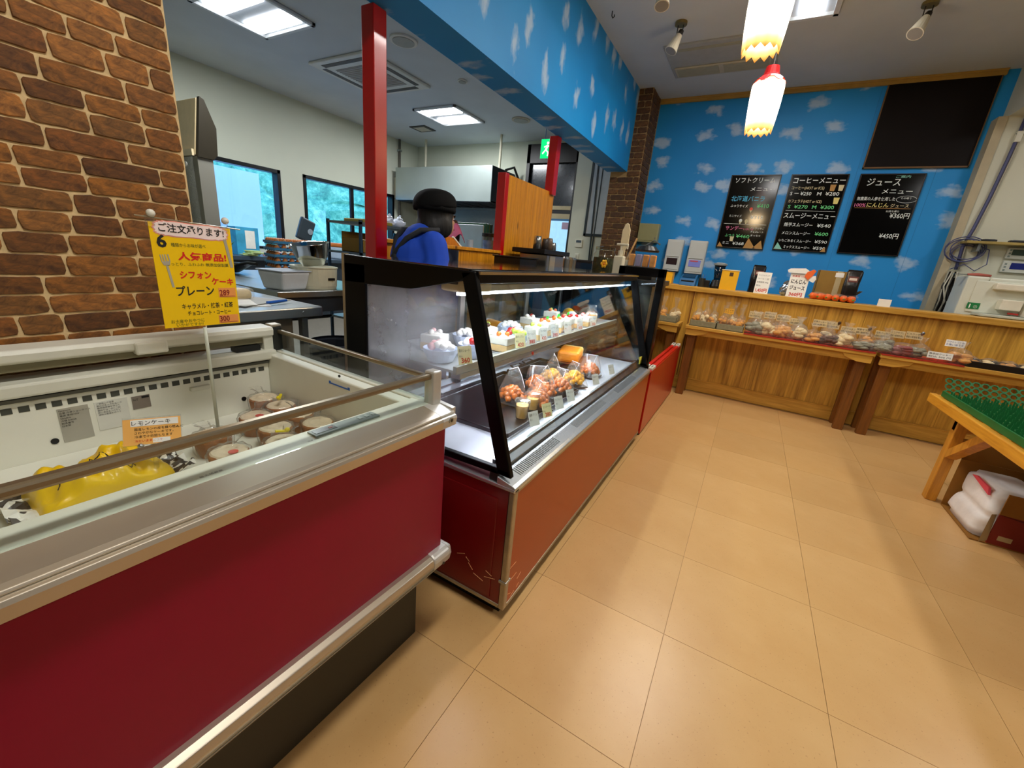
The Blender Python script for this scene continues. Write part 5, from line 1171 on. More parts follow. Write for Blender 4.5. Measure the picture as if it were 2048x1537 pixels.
# ================================================================== RIGHT SIDE: white wall things
t = thing('machine_housing', 'white soft-serve machine body behind the counter at the white wall', 'machine', (1.85, 5.0, 0))
wmach = M('machine_white', 'd6d8c8', .4, var=.03)
B().box(1.63, 2.5, 4.86, 5.22, 0, 1.34).box(1.5, 1.63, 4.86, 5.1, 0, 1.34).build('body', wmach, t, bevel=.01)
B().box(1.56, 2.1, 4.852, 4.86, 1.06, 1.31).build('front_door', wmach, t, bevel=.004)
B().box(1.66, 2.3, 4.80, 4.86, 1.25, 1.30).build('hood_lip', M('machine_cream', 'e2dcc8', .4), t, bevel=.008)
B().box(1.72, 1.84, 4.78, 4.86, 1.10, 1.18).prism([(4.74, 1.06), (4.86, 1.06), (4.86, 1.2), (4.8, 1.2)], 'x', 1.86, 1.92).build('nozzle_block', M('machine_cream', 'e2d8b0', .4), t, bevel=.006)
B().cyl((1.97, 4.76, 1.06), (2.0, 4.76, 1.3), .022, n=14).build('lever', M('machine_cream', 'e2d8b0', .4), t, smooth=True)
B().box(1.6, 2.3, 4.70, 4.86, 1.04, 1.06).build('drip_tray', M('drip_grey', 'b9c0b4', .35), t, bevel=.004)
g = B().box(1.555, 1.63, 4.848, 4.852, 1.085, 1.135).build('green_plate', M('green_plate', '1f7a42', .4), t)
letters('1', wcard, t, (1.568, 4.8472, 1.092), (1, 0, 0), (0, 0, 1), .045, None, .03); letters('①', wcard, t, (1.594, 4.8472, 1.094), (1, 0, 0), (0, 0, 1), .028) 
letters('SOFT', INKB, t, (1.98, 4.7995, 1.27), (1, 0, 0), (0, 0, 1), .018)
B().box(1.79, 1.85, 4.81, 4.82, 1.07, 1.083).build('red_tag', M('red_tag', 'd03a30', .5), t)
# red spatula lying on the machine
t = thing('red_spatula', 'red-handled spatula resting on the white machine', 'spatula', (1.52, 4.9, 1.341))
B().tube([(1.50, 4.9, 1.352), (1.56, 4.9, 1.356), (1.64, 4.9, 1.353)], [.008, .012, .009], 8).build('handle', M('faded_red', 'b0584a', .5), t, smooth=True); B().box(1.42, 1.5, 4.885, 4.915, 1.347, 1.351).build('blade', steel, t)
# wall panels
def wpanel(u0, u1, vt, vb, label, scr):
    y = YB - .12; a, c = PX(u0, vt, y=y), PX(u1, vb, y=y)
    t = thing('wall_control_panel', label, 'control panel', ((a.x + c.x) / 2, y, c.z), 0, 'wall control panels')
    x0, x1 = a.x - .02, a.x + .2
    B().box(x0, x1, y - .025, y, c.z, a.z).build('case', M('panel_white', 'c6c9c0', .4), t, bevel=.004)
    B().box(x0 + (.05 if scr == 'b' else .03), x1 - .03, y - .028, y - .025, c.z + .03, a.z - .015).build('screen', M('lcd_blue', '1c2a78', .2, coat=.5) if scr == 'b' else M('lcd_green', '3a4c44', .25), t)
    for k in range(3): B().box(x0 + .012, x0 + .026, y - .027, y - .025, c.z + .012 + .025 * k, c.z + .026 + .025 * k).build('button', M('button_dim', '7d8a86', .5), t)
wpanel(2022, 2048, 496, 520, 'upper white wall control panel with green display', 'g')
wpanel(2012, 2048, 522, 548, 'lower white wall control panel with blue screen', 'b')
# wooden shelf on the white wall
t = thing('wall_shelf', 'short wooden shelf with black oddments on the white wall', 'shelf', (1.75, YB - .2, 1.62))
B().box(1.51, 2.1, YB - .26, YB - .12, 1.622, 1.642).build('board', wood('shelf_wood', '8a7434', 'b9a05a', (1, 9, 9), 2.5), t, bevel=.002); B().box(1.6, 1.62, YB - .22, YB - .12, 1.56, 1.622).build('bracket', steel, t)
for k, (xx, wd) in enumerate(((1.66, .09), (1.84, .12))):
    t = thing('dark_remote', ('black remote lying on the wall shelf nearer the cables', 'long black remote at the outer end of the wall shelf')[k], 'remote', (xx, YB - .2, 1.642))
    B().box(-wd / 2, wd / 2, -.025, .02, 0, .02).build('case', black, t, world=False, bevel=.006); B().box(-wd / 3, wd / 3, -.02, .01, .02, .022).build('keys', M('dark_keys', '35353a', .5), t, world=False)
# cable trunk, hanging cables, coil
t = thing('cable_bundle', 'blue and grey cable bundle running down the corner of the white wall', 'cable', (1.56, YB - .14, 1.05))
cbm_ = M('indigo_cable', '4a4f78', .45); gcm = M('grey_cable', 'a9a694', .5)
pts = [(1.60, YB - .14, 2.60), (1.59, YB - .145, 2.3), (1.575, YB - .14, 2.0), (1.55, YB - .15, 1.75), (1.53, YB - .14, 1.6), (1.54, YB - .15, 1.4)]
B().tube(pts, .012, 8).build('blue_cable', cbm_, t, smooth=True); B().tube([(x + .02, y + .005, z_) for x, y, z_ in pts], .008, 6).build('grey_cable', gcm, t, smooth=True)
B().tube([(1.60, YB - .13, 2.6), (1.66, YB - .14, 2.68), (1.78, YB - .16, 2.66), (1.95, YB - .16, 2.7)], .01, 6).tube([(1.58, YB - .14, 2.48), (1.75, YB - .15, 2.5), (1.9, YB - .15, 2.55)], .009, 6).build('black_cable', M('black_cable', '23231f', .5), t, smooth=True)
B().box(1.58, 1.62, YB - .16, YB - .12, 2.42, 2.50).build('junction_box', offw, t, bevel=.004)
for q in range(5):
    cxx, czz, rr = 1.545 + random.uniform(-.02, .02), 1.56 + random.uniform(-.02, .02), .085 + .012 * q
    B().tube([(cxx + rr * math.cos(k * .33), YB - .15 - .006 * q, czz + rr * .8 * math.sin(k * .33)) for k in range(20)], .0045, 5).build('cable_loop', cbm_, t, smooth=True)
B().tube([(1.6, YB - .15, 1.62), (1.70, YB - .16, 1.58), (1.72, YB - .16, 1.46), (1.66, YB - .16, 1.40), (1.58, YB - .16, 1.45), (1.5, YB - .15, 1.40)], .004, 5).build('stray_cable', cbm_, t, smooth=True)
for q in range(7):
    x0 = 1.50 + .012 * q
    B().tube([(x0, YB - .15, 1.38), (x0 + random.uniform(-.03, .03), YB - .19, 1.25), (x0 + random.uniform(-.03, .03), YB - .2, 1.12), (x0, YB - .18, 1.0)], .006, 5).build('hanging_cable', (gcm, black, M('white_cable', 'c9c7b8', .5))[q % 3], t, smooth=True)
t = thing('dark_duct', 'dark slot of tangled plugs in the corner beside the white machine', 'duct', (1.5, YB - .15, .9))
B().box(1.505, 1.60, YB - .145, YB - .132, .9, 1.33).build('recess_plate', M('slot_black', '14120e', .7), t)
# ================================================================== GREEN-MAT TABLE, BOX, BAG
t = thing('slatted_table', 'sturdy yellow-wood table with splayed brace under the green mats', 'table', (1.6, 2.8, 0))
pw = wood('yellow_pine', 'c07a10', 'eaa832', (10, .8, 10), 2., .45); pwl = wood('yellow_pine_leg', 'a86a10', 'd8942c', (12, 12, .8), 2., .5)
TX0_, TX1_, TY0_, TY1_, TZ = 1.12, 2.3, 1.4, 3.5, .575
B().box(TX0_, TX0_ + .035, TY0_, TY1_, TZ - .055, TZ).build('side_rail', pw, t, bevel=.004)
B().box(TX1_ - .035, TX1_, TY0_, TY1_, TZ - .055, TZ).build('side_rail', pw, t, bevel=.004)
for k in range(11):
    yy = TY0_ + .02 + k * (TY1_ - TY0_ - .12) / 10
    B().box(TX0_ + .035, TX1_ - .035, yy, yy + .08, TZ - .02, TZ).build('slat', pw, t, bevel=.003)
for xa in (TX0_ + .05, TX1_ - .10):
    for ya in (3.14, 1.6): B().box(xa, xa + .05, ya, ya + .06, 0, TZ - .02).build('leg', pwl, t, bevel=.004)
    B().bar((xa + .025, 3.14, .30), (xa + .025, 2.80, TZ - .03), .045, .05, (1, 0, 0)).build('brace', pwl, t)
B().box(TX0_ + .05, TX1_ - .05, 3.15, 3.19, .44, .53).build('cross_rail', pwl, t, bevel=.003)
# green mesh liners
gmm = M('green_mesh', '04682e', .45, var=.15, sc=20)
def mesh_mat(org, ud, vd, nu, nv, pitch, hole, name, parent, th=.008):
    """perforated green mat: one sheet whose cells keep a hexagon-like round hole"""
    b = B(); org, ud, vd = Vector(org), Vector(ud).normalized(), Vector(vd).normalized(); nn = ud.cross(vd).normalized()
    K = 8
    for i in range(nu):
        for j in range(nv):
            c = org + ud * ((i + .5) * pitch) + vd * ((j + .5) * pitch)
            outer = []; inner = []
            for k in range(K):
                a = 2 * math.pi * k / K + math.pi / 8; q = 1 / max(abs(math.cos(a)), abs(math.sin(a)))
                outer.append(c + (ud * math.cos(a) + vd * math.sin(a)) * (pitch / 2 * q)); inner.append(c + (ud * math.cos(a) + vd * math.sin(a)) * hole)
            o = len(b.v); b.v += outer + inner + [p - nn * th for p in inner]
            b.f += [(o + k, o + (k + 1) % K, o + K + (k + 1) % K, o + K + k) for k in range(K)] + [(o + K + k, o + K + (k + 1) % K, o + 2 * K + (k + 1) % K, o + 2 * K + k) for k in range(K)]
    return b.build(name, gmm, parent, kind='stuff')
gt = thing('green_mesh_mat', 'green perforated plastic mat bent up at the far edge of the table', 'mat', (1.65, 3.0, TZ + .002))
mesh_mat((1.16, 1.46, TZ + .012), (1, 0, 0), (0, 1, 0), 28, 49, .04, .0145, 'flat_mesh', gt)
mesh_mat((1.16, 3.42, TZ + .014), (1, 0, 0), (0, .55, .75), 28, 3, .04, .0145, 'raised_flap', gt)
# bristles on the mat
bb = B()
for i in range(30):
    for j in range(50):
        x, y = 1.17 + i * .037 + random.uniform(-.004, .004), 1.49 + j * .038; bb.add([(x - .006, y, TZ + .01), (x + .006, y, TZ + .01), (x + .003, y + .006, TZ + .05), (x - .003, y + .006, TZ + .05)], [(0, 1, 2, 3)])
bb.build('bristles', gmm, gt, kind='stuff', solid=.003)
B().box(1.155, 1.165, 1.46, 3.44, TZ + .002, TZ + .035).build('mat_edge', gmm, gt)
# cardboard box under the table with a white bag in its open end
A, D_, E_ = PX(1868, 1000, z=.0), PX(1918, 1064, z=.0), PX(2048, 1104, z=.0)
bx = thing('printed_carton', 'open red-printed brown carton on the floor under the table', 'carton', (1.55, 2.85, 0))
redp = M('carton_red_print', '7a1c06', .7, var=.12, sc=8); cbk = M('carton_kraft', '8c5c14', .8, var=.08)
bx0, bx1, by0, by1, bh = 1.235, 1.85, 2.74, 3.12, .30
B().box(bx0, bx1, by0, by1, 0.002, .007).build('carton_floor', cbk, bx)
B().box(bx0 + .06, bx1, by0, by0 + .006, .007, .17).build('printed_side', redp, bx)
B().box(bx0 + .06, bx1, by0, by0 + .006, .17, bh - .02).build('plain_side', cbk, bx)
B().box(bx0, bx1, by1 - .006, by1, .007, bh).build('rear_side', cbk, bx)
B().box(bx1 - .006, bx1, by0, by1, .007, bh).build('end_side', cbk, bx)
B().hexa([(bx0, by1, bh), (bx1, by1, bh), (bx1, by1 + .005, bh), (bx0, by1 + .005, bh), (bx0 - .02, by1 + .02, bh + .11), (bx1, by1 + .02, bh + .11), (bx1, by1 + .025, bh + .11), (bx0 - .02, by1 + .025, bh + .11)]).build('rear_flap', cbk, bx)
B().prism([(bx0 + .06, .17), (bx0 + .35, .13), (bx0 + .25, .10), (bx0 + .5, .11), (bx1, .08), (bx1, .15), (bx0 + .3, .15)], 'y', by0 - .001, by0).build('printed_stripe', M('carton_dark_print', '4a0c02', .7), bx)
B().hexa([(bx0 + .06, by0, .02), (bx0 + .02, by0 - .03, .015), (bx0 + .02, by0 - .03, .02), (bx0 + .06, by0, .03), (bx0 + .06, by0 + .02, .15), (bx0 + .03, by0 - .01, .16), (bx0 + .03, by0 - .01, .165), (bx0 + .06, by0 + .02, .16)]).build('torn_flap', M('torn_kraft', 'b9a070', .8), bx)
B().box(bx0 + .09, bx0 + .14, by0 - .0015, by0, .035, .06).build('recycling_mark', M('mark_beige', 'b39a6a', .7), bx)
wb = thing('white_bag', 'white sack with a red stripe bulging from the open carton end', 'sack', (1.33, 2.93, .008))
def wbf(u, w_):
    th = 2 * math.pi * w_; ca, sa = math.cos(th), math.sin(th); q = (abs(ca) ** 8 + abs(sa) ** 8) ** -.125; s_ = 1 if .06 < u < .94 else .86
    fold = .012 * math.exp(-((u - .48) / .06) ** 2)
    return Vector((1.335 + .10 * u * .35 + ca * q * (.10 - fold) * s_, 2.93 + sa * q * (.165 - fold) * s_ + .01 * math.sin(9 * u), .010 + .265 * u))
sk = B().surf(wbf, 18, 36, True); top = len(sk.v) - 36; sk.f += [tuple(range(36))[::-1], tuple(range(top, top + 36))]
sk.build('sack', M('white_sack', 'eae6e0', .5, bump=.3, sc=14), wb, smooth=True)
B().prism([(2.80, .235), (3.0, .262), (2.96, .274), (2.82, .268)], 'x', 1.252, 1.262).build('red_stripe', M('red_stripe', 'e04a5a', .5), wb)
# ================================================================== CEILING THINGS
tubem = emit('tube_white', 'f4f8ff', 9.0)
def panel_light(x, y, w, d, label, power, col, n=2, axis='x', group='ceiling light panels'):
    t = thing('ceiling_light', label, 'light', (x, y, ZC - .03), 0, group)
    wf = M('fixture_white', 'd4d8d8', .45)
    z = ZC
    B().box(x - w / 2, x + w / 2, y - d / 2, y - d / 2 + .035, z - .028, z).box(x - w / 2, x + w / 2, y + d / 2 - .035, y + d / 2, z - .028, z).box(x - w / 2, x - w / 2 + .035, y - d / 2, y + d / 2, z - .028, z).box(x + w / 2 - .035, x + w / 2, y - d / 2, y + d / 2, z - .028, z).build('frame', wf, t, bevel=.003)
    B().box(x - w / 2, x + w / 2, y - d / 2, y + d / 2, z - .006, z - .001).build('reflector', M('reflector_pearl', 'c9d0d6', .3), t)
    for k in range(n):
        if axis == 'x':
            yy = y - d / 2 + d * (k + .5) / n; B().box(x - w * .40, x + w * .40, yy - d * .13, yy + d * .13, z - .022, z - .006).build('tube_cover', tubem, t)
        else:
            xx = x - w / 2 + w * (k + .5) / n; B().box(xx - w * .17 / max(1, n - 1) if n > 1 else xx - w * .2, xx + w * .17 / max(1, n - 1) if n > 1 else xx + w * .2, y - d * .46, y + d * .46, z - .022, z - .006).build('tube_cover', tubem, t)
    area(t, (x, y, z - .034), w * .8, d * .8, power, col)
    return t
WC = (.93, .97, 1.0)
panel_light(-4.3, 2.57, .74, .68, 'square two-tube ceiling light nearest the brick wall in the kitchen', LP_KITCHEN, WC)
panel_light(-4.3, 5.3, .74, .72, 'square two-tube ceiling light in front of the extractor hood', LP_KITCHEN, WC)
panel_light(-.08, 3.5, .34, 1.24, 'long single-tube ceiling light above the pendant lamps', LP_SHOP, (1, .96, .9), 1, 'y')
panel_light(2.4, 3.5, .34, 1.24, 'added unseen long ceiling light over the green-mat table', LP_SHOP * .6, (1, .96, .9), 1, 'y')  # unseen lamp added for ambient light in the shop
panel_light(-.08, .4, .34, 1.24, 'long ceiling light above the aisle start', LP_SHOP * 1.05, (1, .96, .9), 1, 'y')
panel_light(2.4, .4, .34, 1.24, 'added unseen long ceiling light over the shop entrance side', LP_SHOP * .6, (1, .96, .9), 1, 'y')  # another unseen lamp, added as fill for the shop
# pendant lamps
def shade_mat():
    mt = bpy.data.materials.new('lit_shade'); mt.use_nodes = True; nt = mt.node_tree; nt.nodes.clear()
    out = nt.nodes.new('ShaderNodeOutputMaterial'); e = nt.nodes.new('ShaderNodeEmission'); sp_ = nt.nodes.new('ShaderNodeSeparateXYZ'); nt.links.new(coords(nt), sp_.inputs[0])
    mr = nt.nodes.new('ShaderNodeMapRange'); mr.inputs[1].default_value = -.02; mr.inputs[2].default_value = .29; nt.links.new(sp_.outputs['Z'], mr.inputs[0])
    c = ramp(nt, mr.outputs[0], [(0, lin('f08a28')), (.12, lin('ffc878')), (.3, lin('fff0d8')), (.8, lin('fff2dc')), (1, lin('f8b060'))]); nt.links.new(c, e.inputs[0])
    s2 = nt.nodes.new('ShaderNodeValToRGB'); nt.links.new(mr.outputs[0], s2.inputs[0]); el = s2.color_ramp.elements; el[0].color = (.14, .14, .14, 1); el[1].color = (.25, .25, .25, 1)
    x_ = el.new(.3); x_.color = (.7, .7, .7, 1); x_ = el.new(.75); x_.color = (.7, .7, .7, 1)
    mu = nt.nodes.new('ShaderNodeMath'); mu.operation = 'MULTIPLY'; mu.inputs[1].default_value = 6.0; nt.links.new(s2.outputs[0], mu.inputs[0]); nt.links.new(mu.outputs[0], e.inputs[1])
    nt.links.new(e.outputs[0], out.inputs[0]); return mt
shade_m = shade_mat(); tip_m = emit('shade_glow_core', 'fff4e0', 14)
def pendant(x, y, z0, label, s=1.0):
    t = thing('pendant_lamp', label, 'lamp', (x, y, z0), 0, 'lit pendant lamps')
    n = 12; b = B(); prof = [(.078, 0), (.086, .06), (.092, .15), (.094, .24), (.09, .26), (.055, .285)]
    for r, zz in prof:
        for k in range(2 * n):
            q = r * (1.0 if k % 2 else .93); b.v.append(Vector((q * math.cos(math.pi * k / n), q * math.sin(math.pi * k / n), zz - (.02 if zz == 0 and k % 2 else 0))) * s)
    m2 = 2 * n; b.f = [(i * m2 + k, i * m2 + (k + 1) % m2, (i + 1) * m2 + (k + 1) % m2, (i + 1) * m2 + k) for i in range(len(prof) - 1) for k in range(m2)]
    b.build('shade', shade_m, t, world=False)
    B().lathe([(.0, .05), (.03, .06), (.038, .12), (.02, .19), (0, .2)], n=14).xf(Matrix.Scale(s, 4)).build('bulb', tip_m, t, world=False, smooth=True)
    rc = M('red_cap', 'c4161a', .4)
    b = B(); 
    for k in range(24):
        a = 2 * math.pi * k / 24; rr = .080 + (.012 if k % 4 < 2 else 0); b.v.append(Vector((rr * math.cos(a), rr * math.sin(a), .255 if k % 4 < 2 else .275)) * s)
    for k in range(24): a = 2 * math.pi * k / 24; b.v.append(Vector((.05 * math.cos(a), .05 * math.sin(a), .297)) * s)
    b.f = [(k, (k + 1) % 24, 24 + (k + 1) % 24, 24 + k) for k in range(24)]
    b.build('scalloped_cap', rc, t, world=False, solid=.003)
    B().lathe([(.052, .292), (.052, .302), (.045, .306), (.036, .35), (.0, .355)], n=18).xf(Matrix.Scale(s, 4)).build('crown', rc, t, world=False)
    B().cyl((0, 0, .35 * s), (0, 0, ZC - z0 - .03), .004, n=8).build('cord', M('grey_cord', '6a6a66', .5), t, world=False); B().cyl((0, 0, ZC - z0 - .03), (0, 0, ZC - z0), .035, n=14).build('ceiling_rose', offw, t, world=False)
    point(t, (x, y, z0 - .06), LP_PENDANT, (1.0, .72, .4), .08)
r1 = PX(1516, 262, y=3.35); pendant(r1.x, 3.35, r1.z, 'lit pendant lamp with visible red crown hanging before the blue wall')
r1 = PX(1521, 100, y=2.45); pendant(r1.x, 2.45, r1.z, 'nearer lit pendant lamp cut by the top of the picture')
# spotlights
def spot(u, v, du, dv, label, zt=ZC, L=.12):
    a = PX(u, v, z=zt); t = thing('spot_light', label, 'spot light', a, 0, 'ceiling spot lights')
    sm = M('spot_cream', 'd6cfb8', .4); dm = M('spot_dark', '23201a', .5)
    B().cyl(a + Vector((0, 0, -.02)), a, .045, n=14).build('base_plate', M('brass_base', '8a7a4a', .4, metal=.6), t)
    B().bar(a + Vector((.02, 0, -.02)), a + Vector((.02, 0, -.09)), .006).bar(a + Vector((-.02, 0, -.02)), a + Vector((-.02, 0, -.09)), .006).build('yoke', dm, t)
    d = Vector((du, -.25, dv)).normalized(); p = a + Vector((0, 0, -.085))
    B().cyl(p - d * .035, p + d * .015, .018, .024, 14).build('socket', dm, t); B().cyl(p, p + d * L, .024, .048, 18).build('cone', sm, t, smooth=False); B().cyl(p + d * (L - .01), p + d * (L + .001), .042, .042, 16).build('lamp_face', M('lamp_face', '8d8880', .3), t)
spot(1363, 44, -.35, -1, 'cream cone spot light on the ceiling nearer the sky-print beam')
spot(1862, 4, -.2, -.55, 'cream spot light turned toward the viewer, above the brown panel')
spot(1334, -58, .1, -1, 'dark spot light cut by the picture top beside the beam')
# ceiling air unit of the shop
t = thing('ceiling_air_unit', 'flush pale ceiling air unit behind the pendant lamp', 'air conditioner', (-.7, 4.55, ZC - .02))
B().box(-1.13, -.26, 4.24, 4.88, ZC - .018, ZC).build('frame', M('air_unit_grey', 'a8aaa6', .6), t, bevel=.004); B().box(-1.10, -.30, 4.64, 4.84, ZC - .03, ZC - .018).build('front_cover', M('air_unit_cream', 'b9b49c', .55), t, bevel=.006)
for k in range(2): B().box(-1.08 + .4 * k, -.72 + .4 * k, 4.66, 4.82, ZC - .033, ZC - .03).build('grille', M('air_unit_beige', 'a8a488', .6), t)
B().box(-1.02, -.3, 4.3, 4.34, ZC - .022, ZC - .018).build('rail', M('air_unit_beige', 'a8a488', .6), t)
# kitchen ceiling: cassette, speaker, detector, vents
t = thing('ceiling_cassette', 'square four-way cassette air conditioner in the kitchen ceiling', 'air conditioner', (-4.32, 3.9, ZC - .03))
x0, x1, y0, y1 = -4.78, -3.84, 3.42, 4.37
wf = M('cassette_white', 'd6d6cc', .5)
B().box(x0, x1, y0, y1, ZC - .03, ZC).build('panel', wf, t, bevel=.012)
B().box(x0 + .2, x1 - .2, y0 + .2, y1 - .2, ZC - .034, ZC - .03).build('intake_grille', M('intake_grey', '9a958c', .6), t)
for k in range(14): yy = y0 + .22 + k * .037; B().box(x0 + .2, x1 - .2, yy, yy + .008, ZC - .038, ZC - .034).build('grille_slat', M('intake_slat', 'aaa59a', .6), t)
for a in ((x0 + .14, x1 - .14, y0 + .06, y0 + .12), (x0 + .14, x1 - .14, y1 - .12, y1 - .06), (x0 + .06, x0 + .12, y0 + .14, y1 - .14), (x1 - .12, x1 - .06, y0 + .14, y1 - .14)): B().box(*a, ZC - .033, ZC - .0295).build('outlet_slot', M('outlet_dark', '4a4436', .6), t)
def disc(u, v, r, label, name, mat, cat, ring=True):
    a = PX(u, v, z=ZC); t = thing(name, label, cat, (a.x, a.y, ZC - .02))
    B().cyl((0, 0, .004), (0, 0, .02), r, n=24).build('rim', mat, t, world=False, bevel=.003); B().cyl((0, 0, -.002), (0, 0, .004), r * .78, n=24).build('face', M(name + '_face', 'a2a49c', .7), t, world=False)
disc(807, 80, .13, 'round ceiling speaker grille near the first red post', 'ceiling_speaker', wf, 'speaker')
disc(925, 161, .055, 'small round smoke detector on the kitchen ceiling', 'smoke_detector', wf, 'detector')
disc(1042, 239, .13, 'round beige ceiling vent near the second red post', 'ceiling_vent', M('vent_beige', 'b9b29c', .6), 'vent')
t = thing('square_vent', 'small square dark-edged vent by the kitchen corner', 'vent', (-5.2, 5.74, ZC - .012))
B().box(-5.36, -5.04, 5.6, 5.88, ZC - .012, ZC).build('frame', M('vent_dark', '3a3a34', .6), t); B().box(-5.31, -5.09, 5.64, 5.84, ZC - .016, ZC - .012).build('louvre', M('vent_beige', 'b9b29c', .6), t)
a = PX(1225, 22, z=ZC); t = thing('ceiling_hook', 'tiny dark hook screwed into the shop ceiling', 'hook', (a.x, a.y, ZC - .05))
B().tube([(0, 0, .05), (0, 0, .02), (.01, 0, .004), (.02, 0, .012), (.02, 0, .024)], .004, 6).build('hook', black, t, world=False)
# ================================================================== THINGS ON AND BEHIND THE CASE
ZS2 = 1.085
sc_ = thing('service_counter', 'dark service counter behind the cake case carrying the glass jar', 'counter', (-.9, 3.25, 0))
dkc = M('dark_counter', '1a1614', .3)
B().box(-1.2, -.6, 3.0, 3.5, 0, 1.05).build('body', dkc, sc_); B().box(-1.22, -.58, 2.98, 3.52, 1.05, ZS2).build('worktop', dkc, sc_, bevel=.003)
# glass jar with a yellow flower
a = PX(1204, 548, y=3.2)
t = thing('glass_jar', 'clear glass jar with dark sweets and a yellow flower decal', 'jar', (a.x, 3.2, ZS2))
B().lathe([(0, .004), (.075, .004), (.082, .03), (.08, .13), (0, .12)], n=20).build('sweets', M('dark_sweets', '3a3a20', .5, var=.8, sc=40, bump=.6), t, world=False)
B().lathe([(0, 0), (.08, 0), (.088, .02), (.086, .15), (.07, .175), (.074, .185), (.068, .19)], n=24).build('jar_glass', clear, t, world=False, smooth=True)
B().lathe([(.07, .185), (.076, .19), (.074, .205), (.02, .215), (0, .215)], n=24).build('jar_lid', glass('lid_glass', (.8, .85, .82), 1.2), t, world=False)
fd = Vector((.34, -.94, 0))
for k in range(6):
    an = k * math.pi / 3; c = fd * .091 + Vector((fd.y * -1 * math.cos(an) * .017, fd.x * math.cos(an) * .017, .085 + .02 * math.sin(an)))
    B().ell(c, .010, .010, .013, 8, 5).build('flower_petal', M('flower_yellow', 'f0b82a', .5), t, world=False)
B().ell(fd * .094 + Vector((0, 0, .085)), .009, .009, .01, 8, 5).build('flower_centre', M('flower_orange', 'e88a1a', .5), t, world=False)
# pump bottle
a = PX(1237, 548, y=3.12)
t = thing('pump_bottle', 'white square pump bottle standing beside the flower jar', 'bottle', (a.x - .01, 3.12, ZS2))
wb_ = M('ivory_bottle', 'd8d4be', .4)
B().box(-.035, .035, -.035, .035, 0, .15).build('bottle', wb_, t, world=False, bevel=.008); B().cyl((0, 0, .15), (0, 0, .19), .018, n=14).build('neck', wb_, t, world=False); B().cyl((0, 0, .19), (0, 0, .225), .008, n=10).build('pump_stem', wb_, t, world=False)
B().box(-.035, .05, -.012, .012, .222, .238).prism([(.04, .2), (.05, .2), (.05, .23), (.04, .23)], 'y', -.008, .008).build('pump_head', wb_, t, world=False, bevel=.004)
# tall white spatula-shaped tool in a holder
a = PX(1247, 500, y=3.3)
t = thing('paddle_holder', 'ivory utensil holder with an upright white paddle and wooden stick', 'utensil holder', (a.x, 3.3, ZS2))
B().lathe([(0, 0), (.045, 0), (.05, .13), (.045, .13), (.042, .01), (0, .01)], n=18).build('holder', wb_, t, world=False)
B().prism([(-.012, .02), (.012, .02), (.014, .2), (.03, .24), (.03, .34), (.014, .385), (0, .395), (-.014, .385), (-.03, .34), (-.03, .24), (-.014, .2)], 'y', -.005, .005).build('paddle', M('paddle_cream', 'e2d3ac', .5), t, world=False, bevel=.003)
B().cyl((.01, 0, .05), (.09, 0, .29), .007, n=8).build('stick', wood('stick_wood', 'b98a4a', 'd8b070'), t, world=False)
# warmer with orange packs
a, c = PX(1258, 532, y=3.3), PX(1312, 532, y=3.3)
t = thing('snack_stand', 'clear stand holding orange bread packs under a black griddle lid', 'stand', ((a.x + c.x) / 2, 3.3, ZS2))
x0, x1 = a.x, c.x
B().box(x0, x1, 3.22, 3.4, ZS2, ZS2 + .09).build('stand_base', dkc, t, bevel=.004)
for k in range(4): B().box(x0 + .01 + k * .052, x0 + .05 + k * .052, 3.215, 3.26, ZS2 + .09, ZS2 + .175).build('bread_pack', M('orange_pack', 'e89a3a', .5, var=.3, sc=30) if k != 1 else M('violet_pack', '9a9ac8', .5), t, bevel=.006)
B().box(x0 - .004, x1 + .004, 3.208, 3.212, ZS2 + .08, ZS2 + .18).build('acrylic_front', acryl, t)
B().lathe([(0, .2), (.085, .2), (.09, .21), (.06, .24), (0, .245)], (x0 + .11, 3.33, ZS2), 20).build('griddle_lid', black, t)
B().tube([(x0 + .09, 3.33, ZS2 + .24), (x0 + .16, 3.28, ZS2 + .28), (x0 + .21, 3.25, ZS2 + .255)], .006, 6).build('lid_handle', steel, t)
# service table along the pine partition with coffee urn
st_ = thing('service_table', 'dark back table against the pine partition carrying the steel urn', 'table', (-1.6, 3.5, 0))
B().box(-1.74, -1.42, 2.75, 4.0, 1.06, 1.09).build('tabletop', dkc, st_, bevel=.003)
for xa in (-1.73, -1.46):
    for ya in (2.78, 3.94): B().box(xa, xa + .04, ya, ya + .04, 0, 1.06).build('leg', dkc, st_)
a = PX(1082, 525, x=-1.58)
t = thing('coffee_urn', 'brushed steel coffee machine with a black tray top', 'coffee machine', (-1.58, a.y, 1.0905))
ay = a.y
B().box(-1.70, -1.45, ay - .17, ay + .17, 1.0905, 1.20).build('body', steel, t, bevel=.008)
B().box(-1.72, -1.43, ay - .26, ay + .24, 1.20, 1.235).build('top_tray', black, t, bevel=.004)
B().box(-1.452, -1.445, ay - .12, ay - .02, 1.10, 1.19).build('drum_panel', M('brushed_drum', 'd8cfb4', .3, metal=.8, stretch=(1, 40, 1), sc=6), t)
